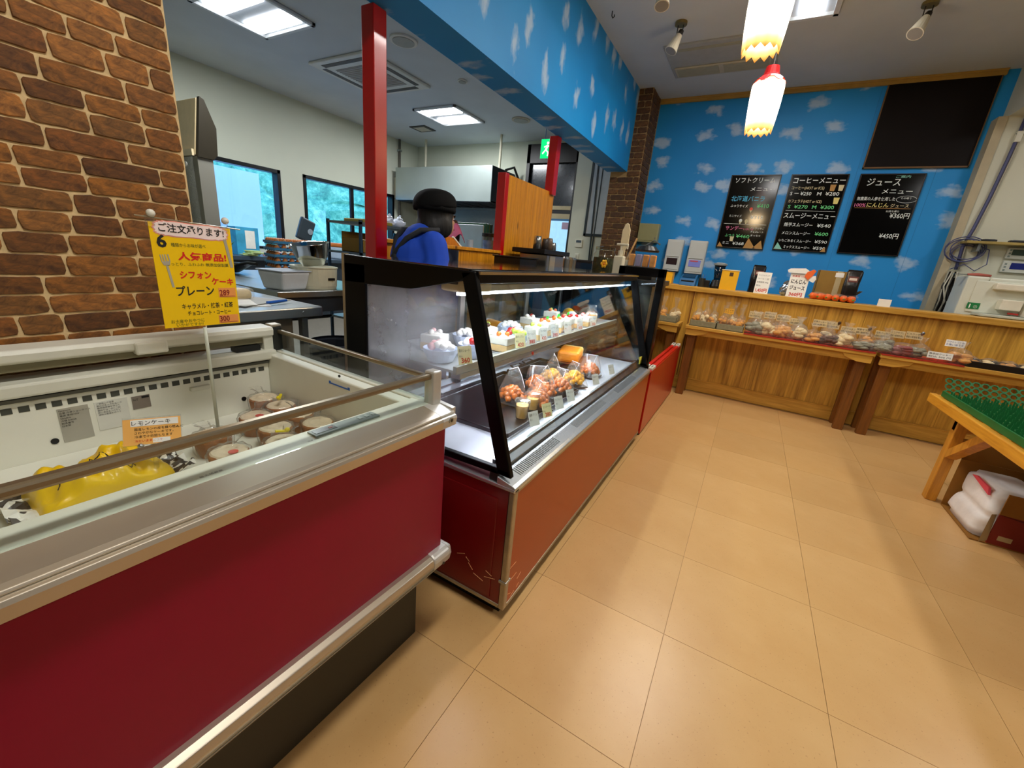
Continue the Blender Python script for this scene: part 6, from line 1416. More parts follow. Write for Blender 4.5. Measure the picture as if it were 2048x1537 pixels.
for k, (dy, r, hh, mm_) in enumerate(((-.10, .035, .10, steel), (.04, .03, .09, M('cup_dark', '3a3430', .4)), (.12, .034, .1, M('cup_brown', '6a5a4c', .4)), (.2, .03, .07, steel))):
    t = thing('coffee_pot', ('bright steel milk pot on the coffee machine tray', 'dark small pot second on the coffee machine tray', 'brownish tall pot third on the coffee machine tray', 'small steel cup at the far end of the machine tray')[k], 'pot', (-1.58, ay + dy, 1.2355), 0, 'pots on the coffee machine')
    B().lathe([(0, 0), (r, 0), (r * .9, hh * .7), (r * .75, hh), (r * .68, hh), (r * .8, hh * .7), (0, .01)], n=16).build('vessel', mm_, t, world=False, smooth=True)
    B().tube([(.0, r * .8, hh * .85), (.0, r * 1.6, hh * .75), (0, r * 1.5, hh * .3), (0, r * .9, hh * .2)], .004, 6).build('handle', mm_, t, world=False)
a = PX(1035, 520, x=-1.55)
t = thing('black_case', 'low black box on the back table in front of the pine boards', 'box', (-1.55, a.y, 1.0905))
B().box(-1.68, -1.46, a.y - .12, a.y + .14, 1.0905, 1.155).build('case', black, t, bevel=.004); B().box(-1.69, -1.45, a.y - .13, a.y + .15, 1.155, 1.165).build('lid', M('black_lid', '1c1a18', .3), t, bevel=.003)
t = thing('steel_canister', 'cluttered steel canister rack at the far end of the back table', 'canister', (-1.58, 3.84, 1.0905))
for k in range(3): B().lathe([(0, 0), (.035, 0), (.037, .09), (.02, .11), (0, .11)], (0, -.1 + k * .085, 0), 16).build('can', (steel, M('bronze_can', '7a6a50', .4, metal=.4), steel)[k], t, world=False)
B().box(-.06, .06, -.16, .13, 0, .012).build('rack_base', black, t, world=False)
a = PX(1175, 535, y=4.2)
t = thing('register_box', 'black point-of-sale box between the case top and the brick pillar', 'register', (a.x, 4.2, 0))
B().box(-.16, .16, -.15, .15, 0, 1.02).build('pedestal', dkc, t, world=False); B().box(-.15, .15, -.12, .12, 1.02, 1.19).build('housing', black, t, world=False, bevel=.01); B().box(-.12, .12, -.125, -.12, 1.06, 1.16).build('screen_back', M('screen_dark', '16283a', .2), t, world=False)
# ================================================================== WHITE WALL NEXT TO THE PILLAR
yw = YB
t = thing('wall_cabinet', 'tall pale whiteboard panel with dark frame lines beside the brick pillar', 'whiteboard', (-1.93, yw - .02, 1.5))
B().box(-2.07, -1.73, yw - .012, yw - .002, 1.53, 2.62).build('board', M('whiteboard', 'c2cbd0', .25), t)
B().box(-2.10, -2.07, yw - .02, yw - .002, 1.50, 2.62).box(-2.10, -1.72, yw - .02, yw - .002, 1.50, 1.53).build('frame', M('dark_teal_frame', '18262a', .4), t)
B().box(-1.96, -1.945, yw - .016, yw - .012, 1.1, 2.5).bar((-2.02, yw - .02, 2.4), (-1.97, yw - .02, 1.1), .015).build('cable_strip', M('dark_teal_frame', '18262a', .4), t)
t = thing('thermostat', 'small white wall remote with grey display by the pillar', 'thermostat', (-2.15, yw - .01, 1.34))
B().box(-2.2, -2.1, yw - .02, yw - .002, 1.35, 1.45).build('case', offw, t, bevel=.004); B().box(-2.185, -2.115, yw - .022, yw - .02, 1.41, 1.44).build('display', M('grey_lcd', '4a5a66', .3), t)
t = thing('light_switch', 'white rocker switch plate under the wall remote', 'switch', (-2.16, yw - .01, 1.17))
B().box(-2.19, -2.13, yw - .01, yw - .002, 1.17, 1.27).build('plate', offw, t, bevel=.003); B().box(-2.172, -2.148, yw - .014, yw - .01, 1.19, 1.25).build('rocker', M('rocker_grey', 'b9b8a6', .5), t, bevel=.002)
# exit sign hung from the ceiling
a = PX(1098, 298, y=4.6)
t = thing('exit_sign', 'glowing green running-man exit sign hanging near the second red post', 'sign', (a.x, 4.6, a.z - .11))
B().box(a.x - .1, a.x + .1, 4.59, 4.62, a.z - .1, a.z + .1).build('box', M('sign_case', 'b9c4be', .4), t, bevel=.003)
B().box(a.x - .095, a.x + .095, 4.586, 4.59, a.z - .095, a.z + .095).build('lit_face', emit('exit_green', '10c86a', 1.5), t)
wf_ = emit('exit_white', 'f0fff6', 1.6)
B().box(a.x + .03, a.x + .085, 4.584, 4.586, a.z - .07, a.z + .07).build('door_symbol', wf_, t)
mm = B().cyl((a.x - .01, 4.585, a.z + .055), (a.x - .01, 4.583, a.z + .055), .014, n=12)
mm.bar((a.x - .01, 4.584, a.z + .035), (a.x - .03, 4.584, a.z - .01), .002, .022, (1, 0, 0)).bar((a.x - .03, 4.584, a.z - .01), (a.x + .0, 4.584, a.z - .04), .002, .014, (1, 0, 0)).bar((a.x + .0, 4.584, a.z - .04), (a.x - .005, 4.584, a.z - .075), .002, .012, (1, 0, 0)).bar((a.x - .03, 4.584, a.z - .01), (a.x - .07, 4.584, a.z - .05), .002, .014, (1, 0, 0)).bar((a.x - .005, 4.584, a.z + .03), (a.x + .025, 4.584, a.z + .005), .002, .01, (1, 0, 0)).bar((a.x - .02, 4.584, a.z + .03), (a.x - .055, 4.584, a.z + .015), .002, .01, (1, 0, 0))
mm.build('running_man', wf_, t)
for s in (-.06, .06): B().cyl((a.x + s, 4.605, a.z + .1), (a.x + s, 4.605, ZC), .006, n=8).build('hanger', steel, t)
# ================================================================== KITCHEN
# extractor hood in the corner
hx0, hx1, hy0 = -6.06, -3.97, 6.0
t = thing('extractor_hood', 'large stainless extractor hood in the far kitchen corner', 'hood', (-5.0, 6.35, 1.95))
hs = M('hood_steel', 'a4aeaa', .35, metal=.6, var=.08, sc=2)
B().box(hx0, hx1, hy0, hy0 + .02, 1.96, 2.495).build('front_plate', hs, t, bevel=.003); B().box(hx1 - .02, hx1, hy0 + .02, YK - .01, 1.98, 2.495).build('side_plate', M('hood_side_dark', '2a3238', .35, metal=.5), t)
B().box(hx0, hx1 - .02, hy0 + .02, YK - .01, 2.475, 2.495).build('top_plate', hs, t); B().box(hx0 + .02, hx1 - .03, hy0 + .03, YK - .02, 1.945, 1.965).build('filter_frame', M('hood_black', '14130f', .5), t)
for k in range(8): B().box(hx0 + .06 + k * .25, hx0 + .26 + k * .25, hy0 + .06, YK - .06, 1.938, 1.945).build('filter', M('filter_dark', '2c2a24', .5, metal=.4), t)
for k, (xx, yy) in enumerate(((-5.3, 6.3), (-3.5, 6.3))):
    q = PX((852, 1002)[k], 290, y=6.3); B().cyl((min(q.x, hx1 - .06), 6.3, 2.495), (min(q.x, hx1 - .06), 6.3, ZC), .022, n=10).build('hanger_rod', M('pipe_ivory', 'b9b49c', .5), t)
B().tube([(hx1 - .01, 6.4, 2.5), (hx1 + .1, 6.5, 2.56), (hx1 + .12, 6.65, 2.4)], .02, 8).build('duct_hose', black, t)
t = thing('wall_pipe', 'thin grey pipe running down the kitchen corner past the window', 'pipe', (XK + .04, 6.2, .9))
B().cyl((XK + .04, 6.2, .9), (XK + .04, 6.2, ZC), .022, n=10).build('pipe', M('pipe_grey', '6a665c', .5), t, smooth=True)
for zz in (1.4, 2.2, 2.8): B().box(XK, XK + .07, 6.17, 6.23, zz, zz + .03).build('clamp', steel, t)
B().box(XK, XK + .05, 6.1, 6.19, 2.0, 2.35).build('side_box', M('pipe_ivory', 'b9b49c', .5), t)
# cooking line below the hood
t = thing('cooking_range', 'dark cooking range line under the extractor hood', 'range', (-4.9, 6.35, 0))
B().box(-6.0, -3.6, 6.05, 6.68, .05, .86).build('body', M('range_steel', '6a6e6c', .35, metal=.7), t, bevel=.005); B().box(-6.0, -3.6, 6.05, 6.68, .86, .90).build('hob', M('range_black', '1c1c1a', .4), t); B().box(-6.0, -3.6, 6.64, 6.70, .9, 1.9).build('splash_back', M('splash_grey', '6e6c60', .4, metal=.4), t)
for k in range(4): B().lathe([(.0, .9), (.12, .9), (.13, .92), (.1, .925)], (-5.6 + k * .5, 6.35, 0), 16).build('burner', black, t)
for k, (xx, r, hh) in enumerate(((-4.6, .16, .24), (-4.05, .13, .2))):
    t = thing('stock_pot', ('wide dark stock pot on the range', 'smaller stock pot at the near end of the range')[k], 'pot', (xx, 6.35, .9255), 0, 'stock pots')
    B().lathe([(0, 0), (r, 0), (r, hh), (r * .97, hh), (r * .96, .01), (0, .01)], n=22).build('pot_body', M('pot_dark', '4a4c48', .4, metal=.6), t, world=False)
    for s in (-1, 1): B().tube([(s * r, -.04, hh * .8), (s * (r + .04), -.03, hh * .82), (s * (r + .04), .03, hh * .82), (s * r, .04, hh * .8)], .008, 6).build('pot_handle', black, t, world=False)
# pass counter behind the low wall: pink cloth, green boards, cups, box
pcn = thing('prep_counter', 'stainless prep counter behind the low pine wall', 'counter', (-2.35, 2.6, 0))
B().box(-2.41, -1.86, 2.1, 3.6, 1.10, 1.14).build('worktop', steel, pcn, bevel=.003)
for xa in (-2.38, -1.92):
    for ya in (2.14, 3.54): B().box(xa, xa + .04, ya, ya + .04, 0, 1.10).build('leg', steel, pcn)
B().box(-2.40, -1.9, 2.14, 3.56, .4, .42).build('lower_shelf', steel, pcn)
def kx(u, v, x): return PX(u, v, x=x)
a = kx(905, 500, -2.2)
t = thing('pink_cloth_jug', 'pink cloth draped over a dark jug behind the low wall', 'jug', (-2.2, a.y, 1.1405))
B().lathe([(0, 0), (.05, 0), (.055, .16), (.03, .22), (0, .22)], n=16).build('jug', M('jug_black', '16161a', .4), t, world=False)
B().surf(lambda u, w: Vector(((.03 + .07 * u) * math.cos(6.283 * w), (.03 + .07 * u) * math.sin(6.283 * w) * .9, .235 - .11 * u ** 1.4 * (1 + .3 * math.sin(18 * w)))), 6, 24, True).build('cloth', M('pink_cloth', 'e87aa4', .8), t, world=False, smooth=True, solid=.004)
B().ell((0, 0, .235), .035, .035, .03, 10, 6).build('jug_knob', M('knob_brown', '5a3a34', .5), t, world=False)
a = kx(935, 500, -2.24)
t = thing('cutting_board_rack', 'upright green and clear cutting boards in a rack', 'cutting boards', (-2.24, a.y + .05, 1.1405))
for k, mm_ in enumerate((M('board_clear_blue', 'a8c4cc', .3), M('board_green', '2a5a44', .4), M('board_green', '2a5a44', .4), M('board_dark', '1c3a30', .4))): B().box(-.16, .16, -.06 + k * .045, -.045 + k * .045, .006, .27 - .02 * (k == 0)).build('board', mm_, t, world=False, bevel=.006)
B().box(-.17, .17, -.08, .13, 0, .006).build('rack_base', steel, t, world=False)
a = kx(938, 500, -2.0)
t = thing('cup_stack', 'stack of white cups with blue print on the pass', 'cups', (-2.0, a.y, 1.1405))
for k in range(4): B().lathe([(.02, .012 * k), (.03, .012 * k + .075), (.031, .012 * k + .08)], n=16).build('cup', M('cup_white_blue', 'a9bcd0', .4), t, world=False, solid=.001)
a = kx(975, 503, -2.0)
t = thing('clear_canister', 'clear canister with black lid next to the red partition edge', 'canister', (-2.0, a.y, 1.1405))
B().lathe([(0, 0), (.042, 0), (.045, .13), (0, .13)], n=18).build('contents', M('blue_sachets', '6a84b0', .5, var=.6, sc=30), t, world=False); B().lathe([(0, -.0), (.047, 0), (.05, .16), (.048, .165)], n=18).build('vessel', acryl, t, world=False, smooth=True); B().lathe([(0, .16), (.055, .16), (.055, .185), (0, .19)], n=18).build('lid', black, t, world=False)
a = kx(955, 505, -1.93)
t = thing('paper_bowl', 'small cream paper bowl on the pass', 'bowl', (-1.95, a.y, 1.1405)); B().lathe([(0, 0), (.025, 0), (.035, .035), (.032, .035), (.023, .004), (0, .004)], n=16).build('bowl', M('cream_paper', 'd8c8b0', .7), t, world=False)
a = kx(915, 490, -1.95)
t = thing('amber_board', 'leaning orange-brown wooden board with white edge on the pass', 'board', (-1.95, a.y, 1.1405))
B().prism([(-.14, 0), (.12, 0), (-.06, .11), (-.14, .12)], 'x', -.006, .006).build('panel', wood('amber_wood', 'b0600c', 'd8841c'), t, world=False, bevel=.002); B().bar((0, .125, .003), (0, -.06, .118), .016, .01).build('white_edge', wcard, t, world=False)
# wire rack with box and bags in front of the second window
rk = thing('wire_rack', 'blue-grey metal shelf rack before the second kitchen window', 'rack', (-3.0, 2.9, 0))
rkm = M('blue_grey_metal', '34506a', .4, metal=.6)
for xa in (-3.25, -2.85):
    for ya in (2.42, 3.5): B().box(xa, xa + .02, ya, ya + .02, 0, 1.33).build('post', rkm, rk)
for zz in (.5, 1.06, 1.30): B().box(-3.25, -2.83, 2.42, 3.52, zz, zz + .018).build('shelf', M('shelf_grey_metal', '6e7c84', .35, metal=.6), rk)
t = thing('brown_carton', 'torn open brown carton on the rack next to the first red post', 'carton', (-2.98, 2.62, 1.0785))
B().box(-3.1, -2.86, 2.46, 2.47, 1.0785, 1.19).box(-3.1, -2.86, 2.86, 2.87, 1.0785, 1.19).box(-3.11, -3.1, 2.46, 2.87, 1.0785, 1.24).box(-3.1, -2.86, 2.46, 2.87, 1.0785, 1.083).build('carton', M('kraft', '8a6a24', .8), t)
pr = [(2.46, 1.0785), (2.87, 1.0785), (2.87, 1.165), (2.78, 1.155), (2.7, 1.115), (2.62, 1.14), (2.54, 1.175), (2.46, 1.185)]
B().prism(pr, 'x', -2.87, -2.86).build('torn_side', M('kraft', '8a6a24', .8), t); B().tube([(-2.858, y_, z_) for y_, z_ in pr[2:]], .006, 6).build('torn_edge', M('torn_cream', 'd8c49a', .8), t)
for k, (yy, zz_, mm_, sx_) in enumerate(((2.62, 1.3185, M('olive_sheet', '9a8c3a', .6), .14), (2.75, 1.3185, M('black_pack', '14161a', .4), .12))):
    pass
t = thing('olive_pack', 'flat olive-yellow pack lying on top of the rack', 'pack', (-3.02, 2.66, 1.3185)); B().box(-.12, .12, -.15, .18, 0, .03).build('pack', M('olive_sheet', '9a8c3a', .6), t, world=False, bevel=.008); B().box(-.1, .1, -.02, .02, .03, .032).build('band', wcard, t, world=False)
for k, yy in enumerate((2.90, 3.03)):
    t = thing('white_bag_bundle', ('crumpled white plastic bag on the rack beside the first red post', 'second white plastic bag further along the rack')[k], 'plastic bag', (-3.03, yy, 1.3185), 0, 'white plastic bags on the rack')
    B().ell((0, 0, .038), .08, .06, .04, 14, 8, .4).ell((.01, .01, .07), .035, .035, .03, 10, 6, .4).build('bag', M('white_poly', 'dfe6f4', .4), t, world=False, smooth=True); B().tube([(0, 0, .09), (.015, .01, .11), (.04, .0, .105)], .006, 6).build('knot', M('white_poly', 'dfe6f4', .4), t, world=False)
t = thing('tool_bin', 'dark bin of kitchen tools under the white bags', 'bin', (-3.0, 3.2, 1.0785)); B().box(-.14, .14, -.2, .2, 0, .12).build('bin', M('bin_dark', '1c2430', .4), t, world=False, bevel=.006)
for k in range(4): B().cyl((-.1 + .06 * k, -.15 + .1 * k, .1), (-.1 + .06 * k, -.13 + .1 * k, .19), .02, n=10).build('tool', (M('blue_bottle', '2a8ac8', .4), black, M('violet_lid', '6a4a9a', .4), steel)[k], t, world=False)
# near stainless table; its brown reflections are painted into the cabinet steel
t = thing('steel_work_table', 'stainless kitchen table nearest the brick wall with papers on it', 'table', (-2.1, .9, 0))
B().box(-2.45, -1.80, .45, 1.30, .80, .85).build('tabletop', steel, t, bevel=.006); B().box(-2.42, -1.83, .48, 1.16, .06, .80).build('cabinet', M('steel_brown_reflection', '8a7c68', .3, metal=.7, stretch=(1, 14, .6), sc=2, var=.25), t, bevel=.004)
for xa in (-2.4, -1.88): B().box(xa, xa + .03, 1.22, 1.25, 0, .8).build('leg', steel, t)
B().cyl((-1.80, 1.2, .825), (-1.797, 1.2, .825), .008, n=10).build('screw', steel, t)
t = thing('paper_pile', 'white sheets and printed papers spread on the near steel table', 'papers', (-2.0, 1.0, .8505))
for k in range(5): B().cb((random.uniform(-.1, .06), random.uniform(-.1, .1), .001 + .0015 * k), (.2, .28, .001), random.uniform(-.5, .5)).build('sheet', (wcard, M('paper_blue', 'b8cbe6', .6), wcard, M('paper_grey', 'b8b8b0', .6), wcard)[k], t, world=False)
t = thing('blue_pen', 'bright blue marker lying on the papers', 'pen', (-1.93, 1.16, .8585), .3); B().cyl((0, -.07, .006), (0, .05, .006), .006, n=10).build('barrel', M('pen_blue', '1a60c0', .4), t, world=False); B().cyl((0, .05, .006), (0, .08, .006), .0055, .002, 10).build('tip', wcard, t, world=False)
t = thing('sandwich_pack', 'film-wrapped pale bread pack at the back of the near steel table', 'bread pack', (-2.2, .98, .8505)); B().box(-.1, .1, -.14, .16, 0, .05).build('bread', M('pale_bread', 'd8c49a', .7, var=.1), t, world=False, bevel=.02); B().box(-.106, .106, -.15, .17, .001, .057).build('wrap', film2, t, world=False, bevel=.02)
# second table with tub, mixer, eggs
t = thing('prep_table', 'dark-edged prep table holding the egg trays and mixer bowl', 'table', (-3.1, 2.0, 0))
B().box(-3.9, -2.42, 1.45, 2.35, .80, .84).build('tabletop', steel, t, bevel=.004); B().box(-3.88, -2.44, 1.47, 2.33, .70, .80).build('apron', M('dark_apron', '3a424c', .4, metal=.5), t)
for xa in (-3.86, -2.5):
    for ya in (1.5, 2.26): B().cyl((xa, ya, 0), (xa, ya, .7), .02, n=12).build('leg', steel, t)
t = thing('dark_bin', 'dark blue waste bin under the prep table', 'bin', (-2.3, 1.75, 0)); B().lathe([(0, 0), (.15, 0), (.18, .5), (.17, .5), (.145, .01), (0, .01)], n=4 * 5).build('bin', M('navy_bin', '1a2230', .5), t, world=False); B().lathe([(.18, .5), (.19, .51), (.17, .53)], n=20).build('bin_rim', M('bin_rim', '2a3444', .5), t, world=False)
t = thing('hanging_bag', 'clear grey plastic bag hanging behind the cake case', 'plastic bag', (-2.06, 1.99, .45)); B().surf(lambda u, w: Vector(((.03 + .06 * math.sin(3.1 * min(1, u + .1))) * math.cos(6.283 * w) , (.04 + .09 * math.sin(3.1 * min(1, u + .1))) * math.sin(6.283 * w), .42 * u + .01 * math.sin(25 * w))), 10, 18, True).build('bag', glass('grey_poly', (.8, .86, .9), 1., .15, .4), t, world=False, smooth=True); B().tube([(0, -.03, .42), (0, 0, .48), (0, .03, .42)], .004, 5).build('loop', M('white_poly', 'dfe6f4', .4), t, world=False)
a = PX(565, 578, z=.84)
t = thing('white_tub', 'translucent white square tub beside the mixer base', 'tub', (a.x, a.y + .02, .8405), .2)
tubm_ = M('milky_plastic', 'ccd4d8', .4)
B().hexa([(-.08, -.09, 0), (.08, -.09, 0), (.08, .09, 0), (-.08, .09, 0), (-.1, -.11, .11), (.1, -.11, .11), (.1, .11, .11), (-.1, .11, .11)]).build('tub_body', tubm_, t, world=False, bevel=.012); B().box(-.106, .106, -.116, .116, .11, .118).build('tub_rim', M('milky_rim', 'c0ccdc', .35), t, world=False, bevel=.004)
a = PX(632, 578, z=.84)
t = thing('bowl_base', 'cream tub with small label holding a steel mixing bowl', 'tub', (a.x - .08, a.y + .05, .8405))
B().lathe([(0, 0), (.135, 0), (.14, .02), (.145, .13), (.15, .135), (.15, .142), (.14, .142), (.13, .13), (0, .12)], n=28).build('tub_body', M('cream_tub', 'd3d2b8', .4), t, world=False); B().box(.135, .146, .0, .05, .06, .075).build('label_strip', black, t, world=False)
t2 = thing('steel_mixing_bowl', 'shiny steel mixing bowl tipped in the cream tub', 'bowl', (a.x - .08, a.y + .05, .985))
B().lathe([(0, .0), (.07, .005), (.10, .06), (.12, .14), (.125, .145), (.118, .14), (.098, .06), (0, .012)], n=26).xf(Matrix.Rotation(.18, 4, 'X')).build('bowl', M('mirror_steel', 'c8ccca', .08, metal=1), t2, world=False, smooth=True)
# egg trays
a = PX(572, 545, z=.84)
ex, ey = -3.25, 2.08
trm = M('blue_egg_tray', '2f86b8', .5); eggm = M('brown_egg', 'd88a4a', .5, var=.1)
pt = thing('egg_tray', 'x', 'egg tray', (ex, ey, .8405), -.25, 'blue egg trays in the stack')
b = B()
NX, NY, P_ = 5, 6, .05
def trf(u, w):
    x, y = (u - .5) * NX * P_, (w - .5) * NY * P_; return Vector((x, y, .0185 + .0075 * (math.cos(2 * math.pi * x / P_) * -1 + math.cos(2 * math.pi * y / P_) * -1)))
b.surf(trf, NX * 4, NY * 4); b.build('moulded_tray', trm, pt, world=False, solid=.003)
B().box(-.128, .128, -.153, -.147, .012, .03).box(-.128, .128, .147, .153, .012, .03).box(-.128, -.122, -.15, .15, .012, .03).box(.122, .128, -.15, .15, .012, .03).build('tray_edge', trm, pt, world=False)
NT = 6; tz = .049
for k in range(NT):
    lab = 'blue egg tray, %s from the table in the stack' % ORD[k]
    if k == 0: pt['label'] = lab
    else: dup(pt, (ex, ey, .8405 + k * tz), -.25, lab)
eg = None; rm = Matrix.Rotation(-.25, 3, 'Z')
for k in range(NT):
    for i in range(NX):
        for j in range(NY):
            if k < NT - 1 and not (i == NX - 1 or j == 0): continue
            lp = rm @ Vector(((i - 2) * P_, (j - 2.5) * P_, 0)); loc = Vector((ex, ey, .8405 + k * tz + .004)) + lp
            if eg is None: eg = B().lathe([(0, 0), (.012, .004), (.0195, .018), (.0185, .032), (.01, .045), (0, .048)], n=10).build('egg', eggm, None, smooth=True, category='egg', label='brown egg on the top blue tray', group='brown eggs in the trays'); eg.location = loc; o = eg
            else: o = eg.copy(); COL.objects.link(o); o.location = loc
            o['label'] = 'brown egg resting on the topmost blue egg tray' if k == NT - 1 else 'brown egg at the rim between the lower blue egg trays'
            o['group'] = 'brown eggs on the top tray' if k == NT - 1 else 'brown eggs between the lower trays'
# counters and things along the window wall
t = thing('window_counter', 'long dark-edged counter under the kitchen windows', 'counter', (-5.85, 4.2, 0))
B().box(XK + .01, -5.5, 2.7, 6.0, .82, .87).build('worktop', M('counter_bluegrey', '4a5866', .35, metal=.4), t, bevel=.004); B().box(XK + .01, -5.55, 2.72, 5.98, .05, .82).build('body', M('counter_body', '39424c', .4, metal=.4), t)
t = thing('desk_scale', 'dark tilted scale display head standing by the window wall', 'scale', (-5.6, 3.85, .8705))
B().box(-.16, .16, -.16, .16, 0, .05).build('base', M('scale_grey', '5a6468', .4), t, world=False, bevel=.01); B().prism([(-.06, .05), (.06, .05), (.03, .3), (-.03, .3)], 'x', -.04, .04).build('column', M('scale_grey', '5a6468', .4), t, world=False); B().cb((.02, -.03, .38), (.06, .22, .3), .0, -.35, .0).build('display_head', M('scale_dark', '2c363e', .35), t, world=False, bevel=.02); B().cyl((.052, .02, .36), (.056, .02, .36), .04, n=14).build('knob', M('scale_knob', '8a949c', .35), t, world=False)
t = thing('orange_container', 'white tub with bright orange lid on the window counter', 'tub', (-5.2, 4.35, 0)); 
t.location = (-5.72, 4.75, .8705); XF[t.name] = Matrix.Translation(t.location)
B().box(-.2, .2, -.32, .32, 0, .18).build('tub_body', M('milky_plastic', 'ccd4d8', .4), t, world=False, bevel=.02); B().box(-.21, .21, -.33, .33, .18, .24).build('orange_lid', M('orange_lid', 'e8780e', .45), t, world=False, bevel=.02)
t = thing('papers_box', 'blue printed box standing on the window counter', 'box', (-5.85, 3.12, .8705)); B().box(-.1, .1, -.14, .14, 0, .34).build('box', M('box_blue_print', '3aa0c8', .5, var=.3, sc=8), t, world=False, bevel=.003); B().box(.1, .102, -.03, .09, .08, .3).build('white_label', wcard, t, world=False)
t = thing('small_plant', 'small leafy green plant in a pot on the window counter', 'plant', (-5.62, 2.76, .8705))
B().lathe([(0, 0), (.05, 0), (.06, .07), (0, .065)], n=14).build('pot', M('plant_pot', '5a4a3a', .7), t, world=False)
for k in range(14):
    an = k * 2.4; l = .09 + .04 * (k % 3); d = Vector((math.cos(an), math.sin(an), .6 + .08 * (k % 4))).normalized(); s_ = Vector((-math.sin(an), math.cos(an), 0)) * .028; o_ = Vector((0, 0, .065))
    B().add([o_, o_ + d * l * .5 + s_, o_ + d * l, o_ + d * l * .5 - s_], [(0, 1, 2, 3)]).build('leaf', M('plant_leaf', '1c6a2c', .5), t, world=False, solid=.001)
for k, (yy, mm_, lab) in enumerate(((3.32, M('pink_packets', 'e0a0a4', .5), 'pile of pink packets on the window counter'), (3.02, M('lime_tray', 'b8cc8a', .5), 'pale green tray on the window counter'))):
    t = thing('packet_pile', lab, 'packets', (-5.55, yy, .8705), .2 * k)
    for q in range(4): B().cb((random.uniform(-.03, .03), random.uniform(-.05, .05), .012 + .016 * q), (.12, .17, .015), random.uniform(-.4, .4)).build('packet', mm_, t, world=False, bevel=.004)
t = thing('dark_wok', 'black curved pan hanging over the middle of the prep table', 'pan', (-3.6, 1.75, .8405)); B().lathe([(0, .002), (.1, .01), (.19, .07), (.195, .075), (.185, .072), (.095, .018), (0, .01)], n=26).build('pan', M('pan_black', '0e1218', .3, metal=.4), t, world=False, smooth=True); B().tube([(.19, 0, .075), (.3, .02, .1), (.4, .03, .1)], .012, 8).build('handle', black, t, world=False)
# pale sheet standing outside the first window
t = thing('lavender_sheet', 'pale lavender board standing just outside the first kitchen window', 'board', (XK - 1.6, 3.5, -1.4)); B().box(XK - 1.62, XK - 1.6, 2.5, 4.52, -.4, 2.12).build('sheet', M('lavender_sheet', 'f4eefc', .8, var=.02), t); B().box(XK - 1.66, XK - 1.62, 2.7, 2.76, -1.4, 1.8).box(XK - 1.66, XK - 1.62, 4.2, 4.26, -1.4, 1.8).build('stake', M('stake_grey', '7a8080', .6), t)
# tall unit at the left: cream head box, black slanted side, plastic sheet
t = thing('proofing_cabinet', 'tall steel proofing cabinet with black slanted head side behind the brick wall', 'cabinet', (-5.5, 2.35, 0))
B().box(-5.9, -5.10, 2.355, 2.5, 0, 1.84).build('body', M('grey_steel_body', '8d897c', .4, metal=.4, stretch=(6, 1, .5), sc=2), t, bevel=.004)
hpf = [(2.345, 1.85), (2.42, 2.37), (2.46, 2.35), (2.545, 2.12), (2.53, 1.90), (2.49, 1.85)]
B().prism(hpf, 'x', -5.9, -5.13).build('head_box', M('cream_head', 'c8b184', .45), t, bevel=.006); B().box(-5.9, -5.13, 2.325, 2.345, 1.84, 1.90).build('head_lip', M('cream_lip', 'd8c49a', .4), t)
B().prism([(a_ + (.01 if a_ > 2.3 else 0), c_ + (.01 if c_ > 2 else -.02)) for a_, c_ in hpf], 'x', -5.13, -5.08).build('slanted_side', M('side_black', '2a2418', .5, spec=.2), t, bevel=.003)
B().surf(lambda u, w: Vector((-5.9 + .78 * u, 2.335 - .012 * math.sin(14 * u) - .01 * math.sin(9 * u + 3 * w), 1.78 * (1 - w) + .05)), 24, 8).build('plastic_sheet', glass('sheet_poly', (.75, .74, .7), .9, .2, .6, (.62, .6, .55)), t, smooth=True)
B().cyl((-5.25, 2.318, 1.76), (-5.25, 2.308, 1.76), .025, n=14).build('sheet_button', wcard, t)
# ================================================================== PERSON
pp = thing('person', 'person in a blue shirt with dark apron straps and black cap, bending over', 'person', (-1.51, 1.645, 0), math.radians(-16))
skin = M('skin', 'd8a47c', .55, var=.04); shirt = M('blue_shirt', '0c46c0', .8, var=.12, sc=9, bump=.15); hairm = M('black_hair', '060505', .6, var=.3, stretch=(1, 1, .2), sc=60, bump=.4)
def limb(b, pts, n=10):
    """tapered chain of overlapping balls and cones along a limb"""
    for i, (p, r) in enumerate(pts):
        b.ell(p, r, r, r, n, 8)
        if i: b.cyl(pts[i - 1][0], p, pts[i - 1][1], r, n)
    return b
def fuse(b, name, mat, parent, vox, it=6):
    o = b.build(name, mat, parent, world=False, smooth=True)
    md = o.modifiers.new('fuse', 'REMESH'); md.mode = 'VOXEL'; md.voxel_size = vox; md.use_smooth_shade = True
    ms = o.modifiers.new('relax', 'SMOOTH'); ms.iterations = it; ms.factor = .5; return o
HC = Vector((0.0, .115, 1.325))
b = B()
limb(b, [((0, -.01, .86), .125), ((0, -.005, .98), .115), ((0, .015, 1.10), .118), ((0, .03, 1.17), .10), ((0, .05, 1.235), .055), ((0, .085, 1.275), .05)])
b.ell((0, .01, .9), .155, .11, .1, 12, 8).ell((0, .02, 1.13), .15, .10, .12, 12, 8)
b.ell(HC, .073, .088, .098, 14, 10).ell(HC + Vector((0, .045, -.045)), .05, .05, .05, 12, 8)
b.ell(HC + Vector((0, .095, -.02)), .012, .016, .014, 8, 6)                       # nose
for s in (-1, 1): b.ell(HC + Vector((s * .074, .0, -.01)), .012, .018, .026, 8, 6)  # ears
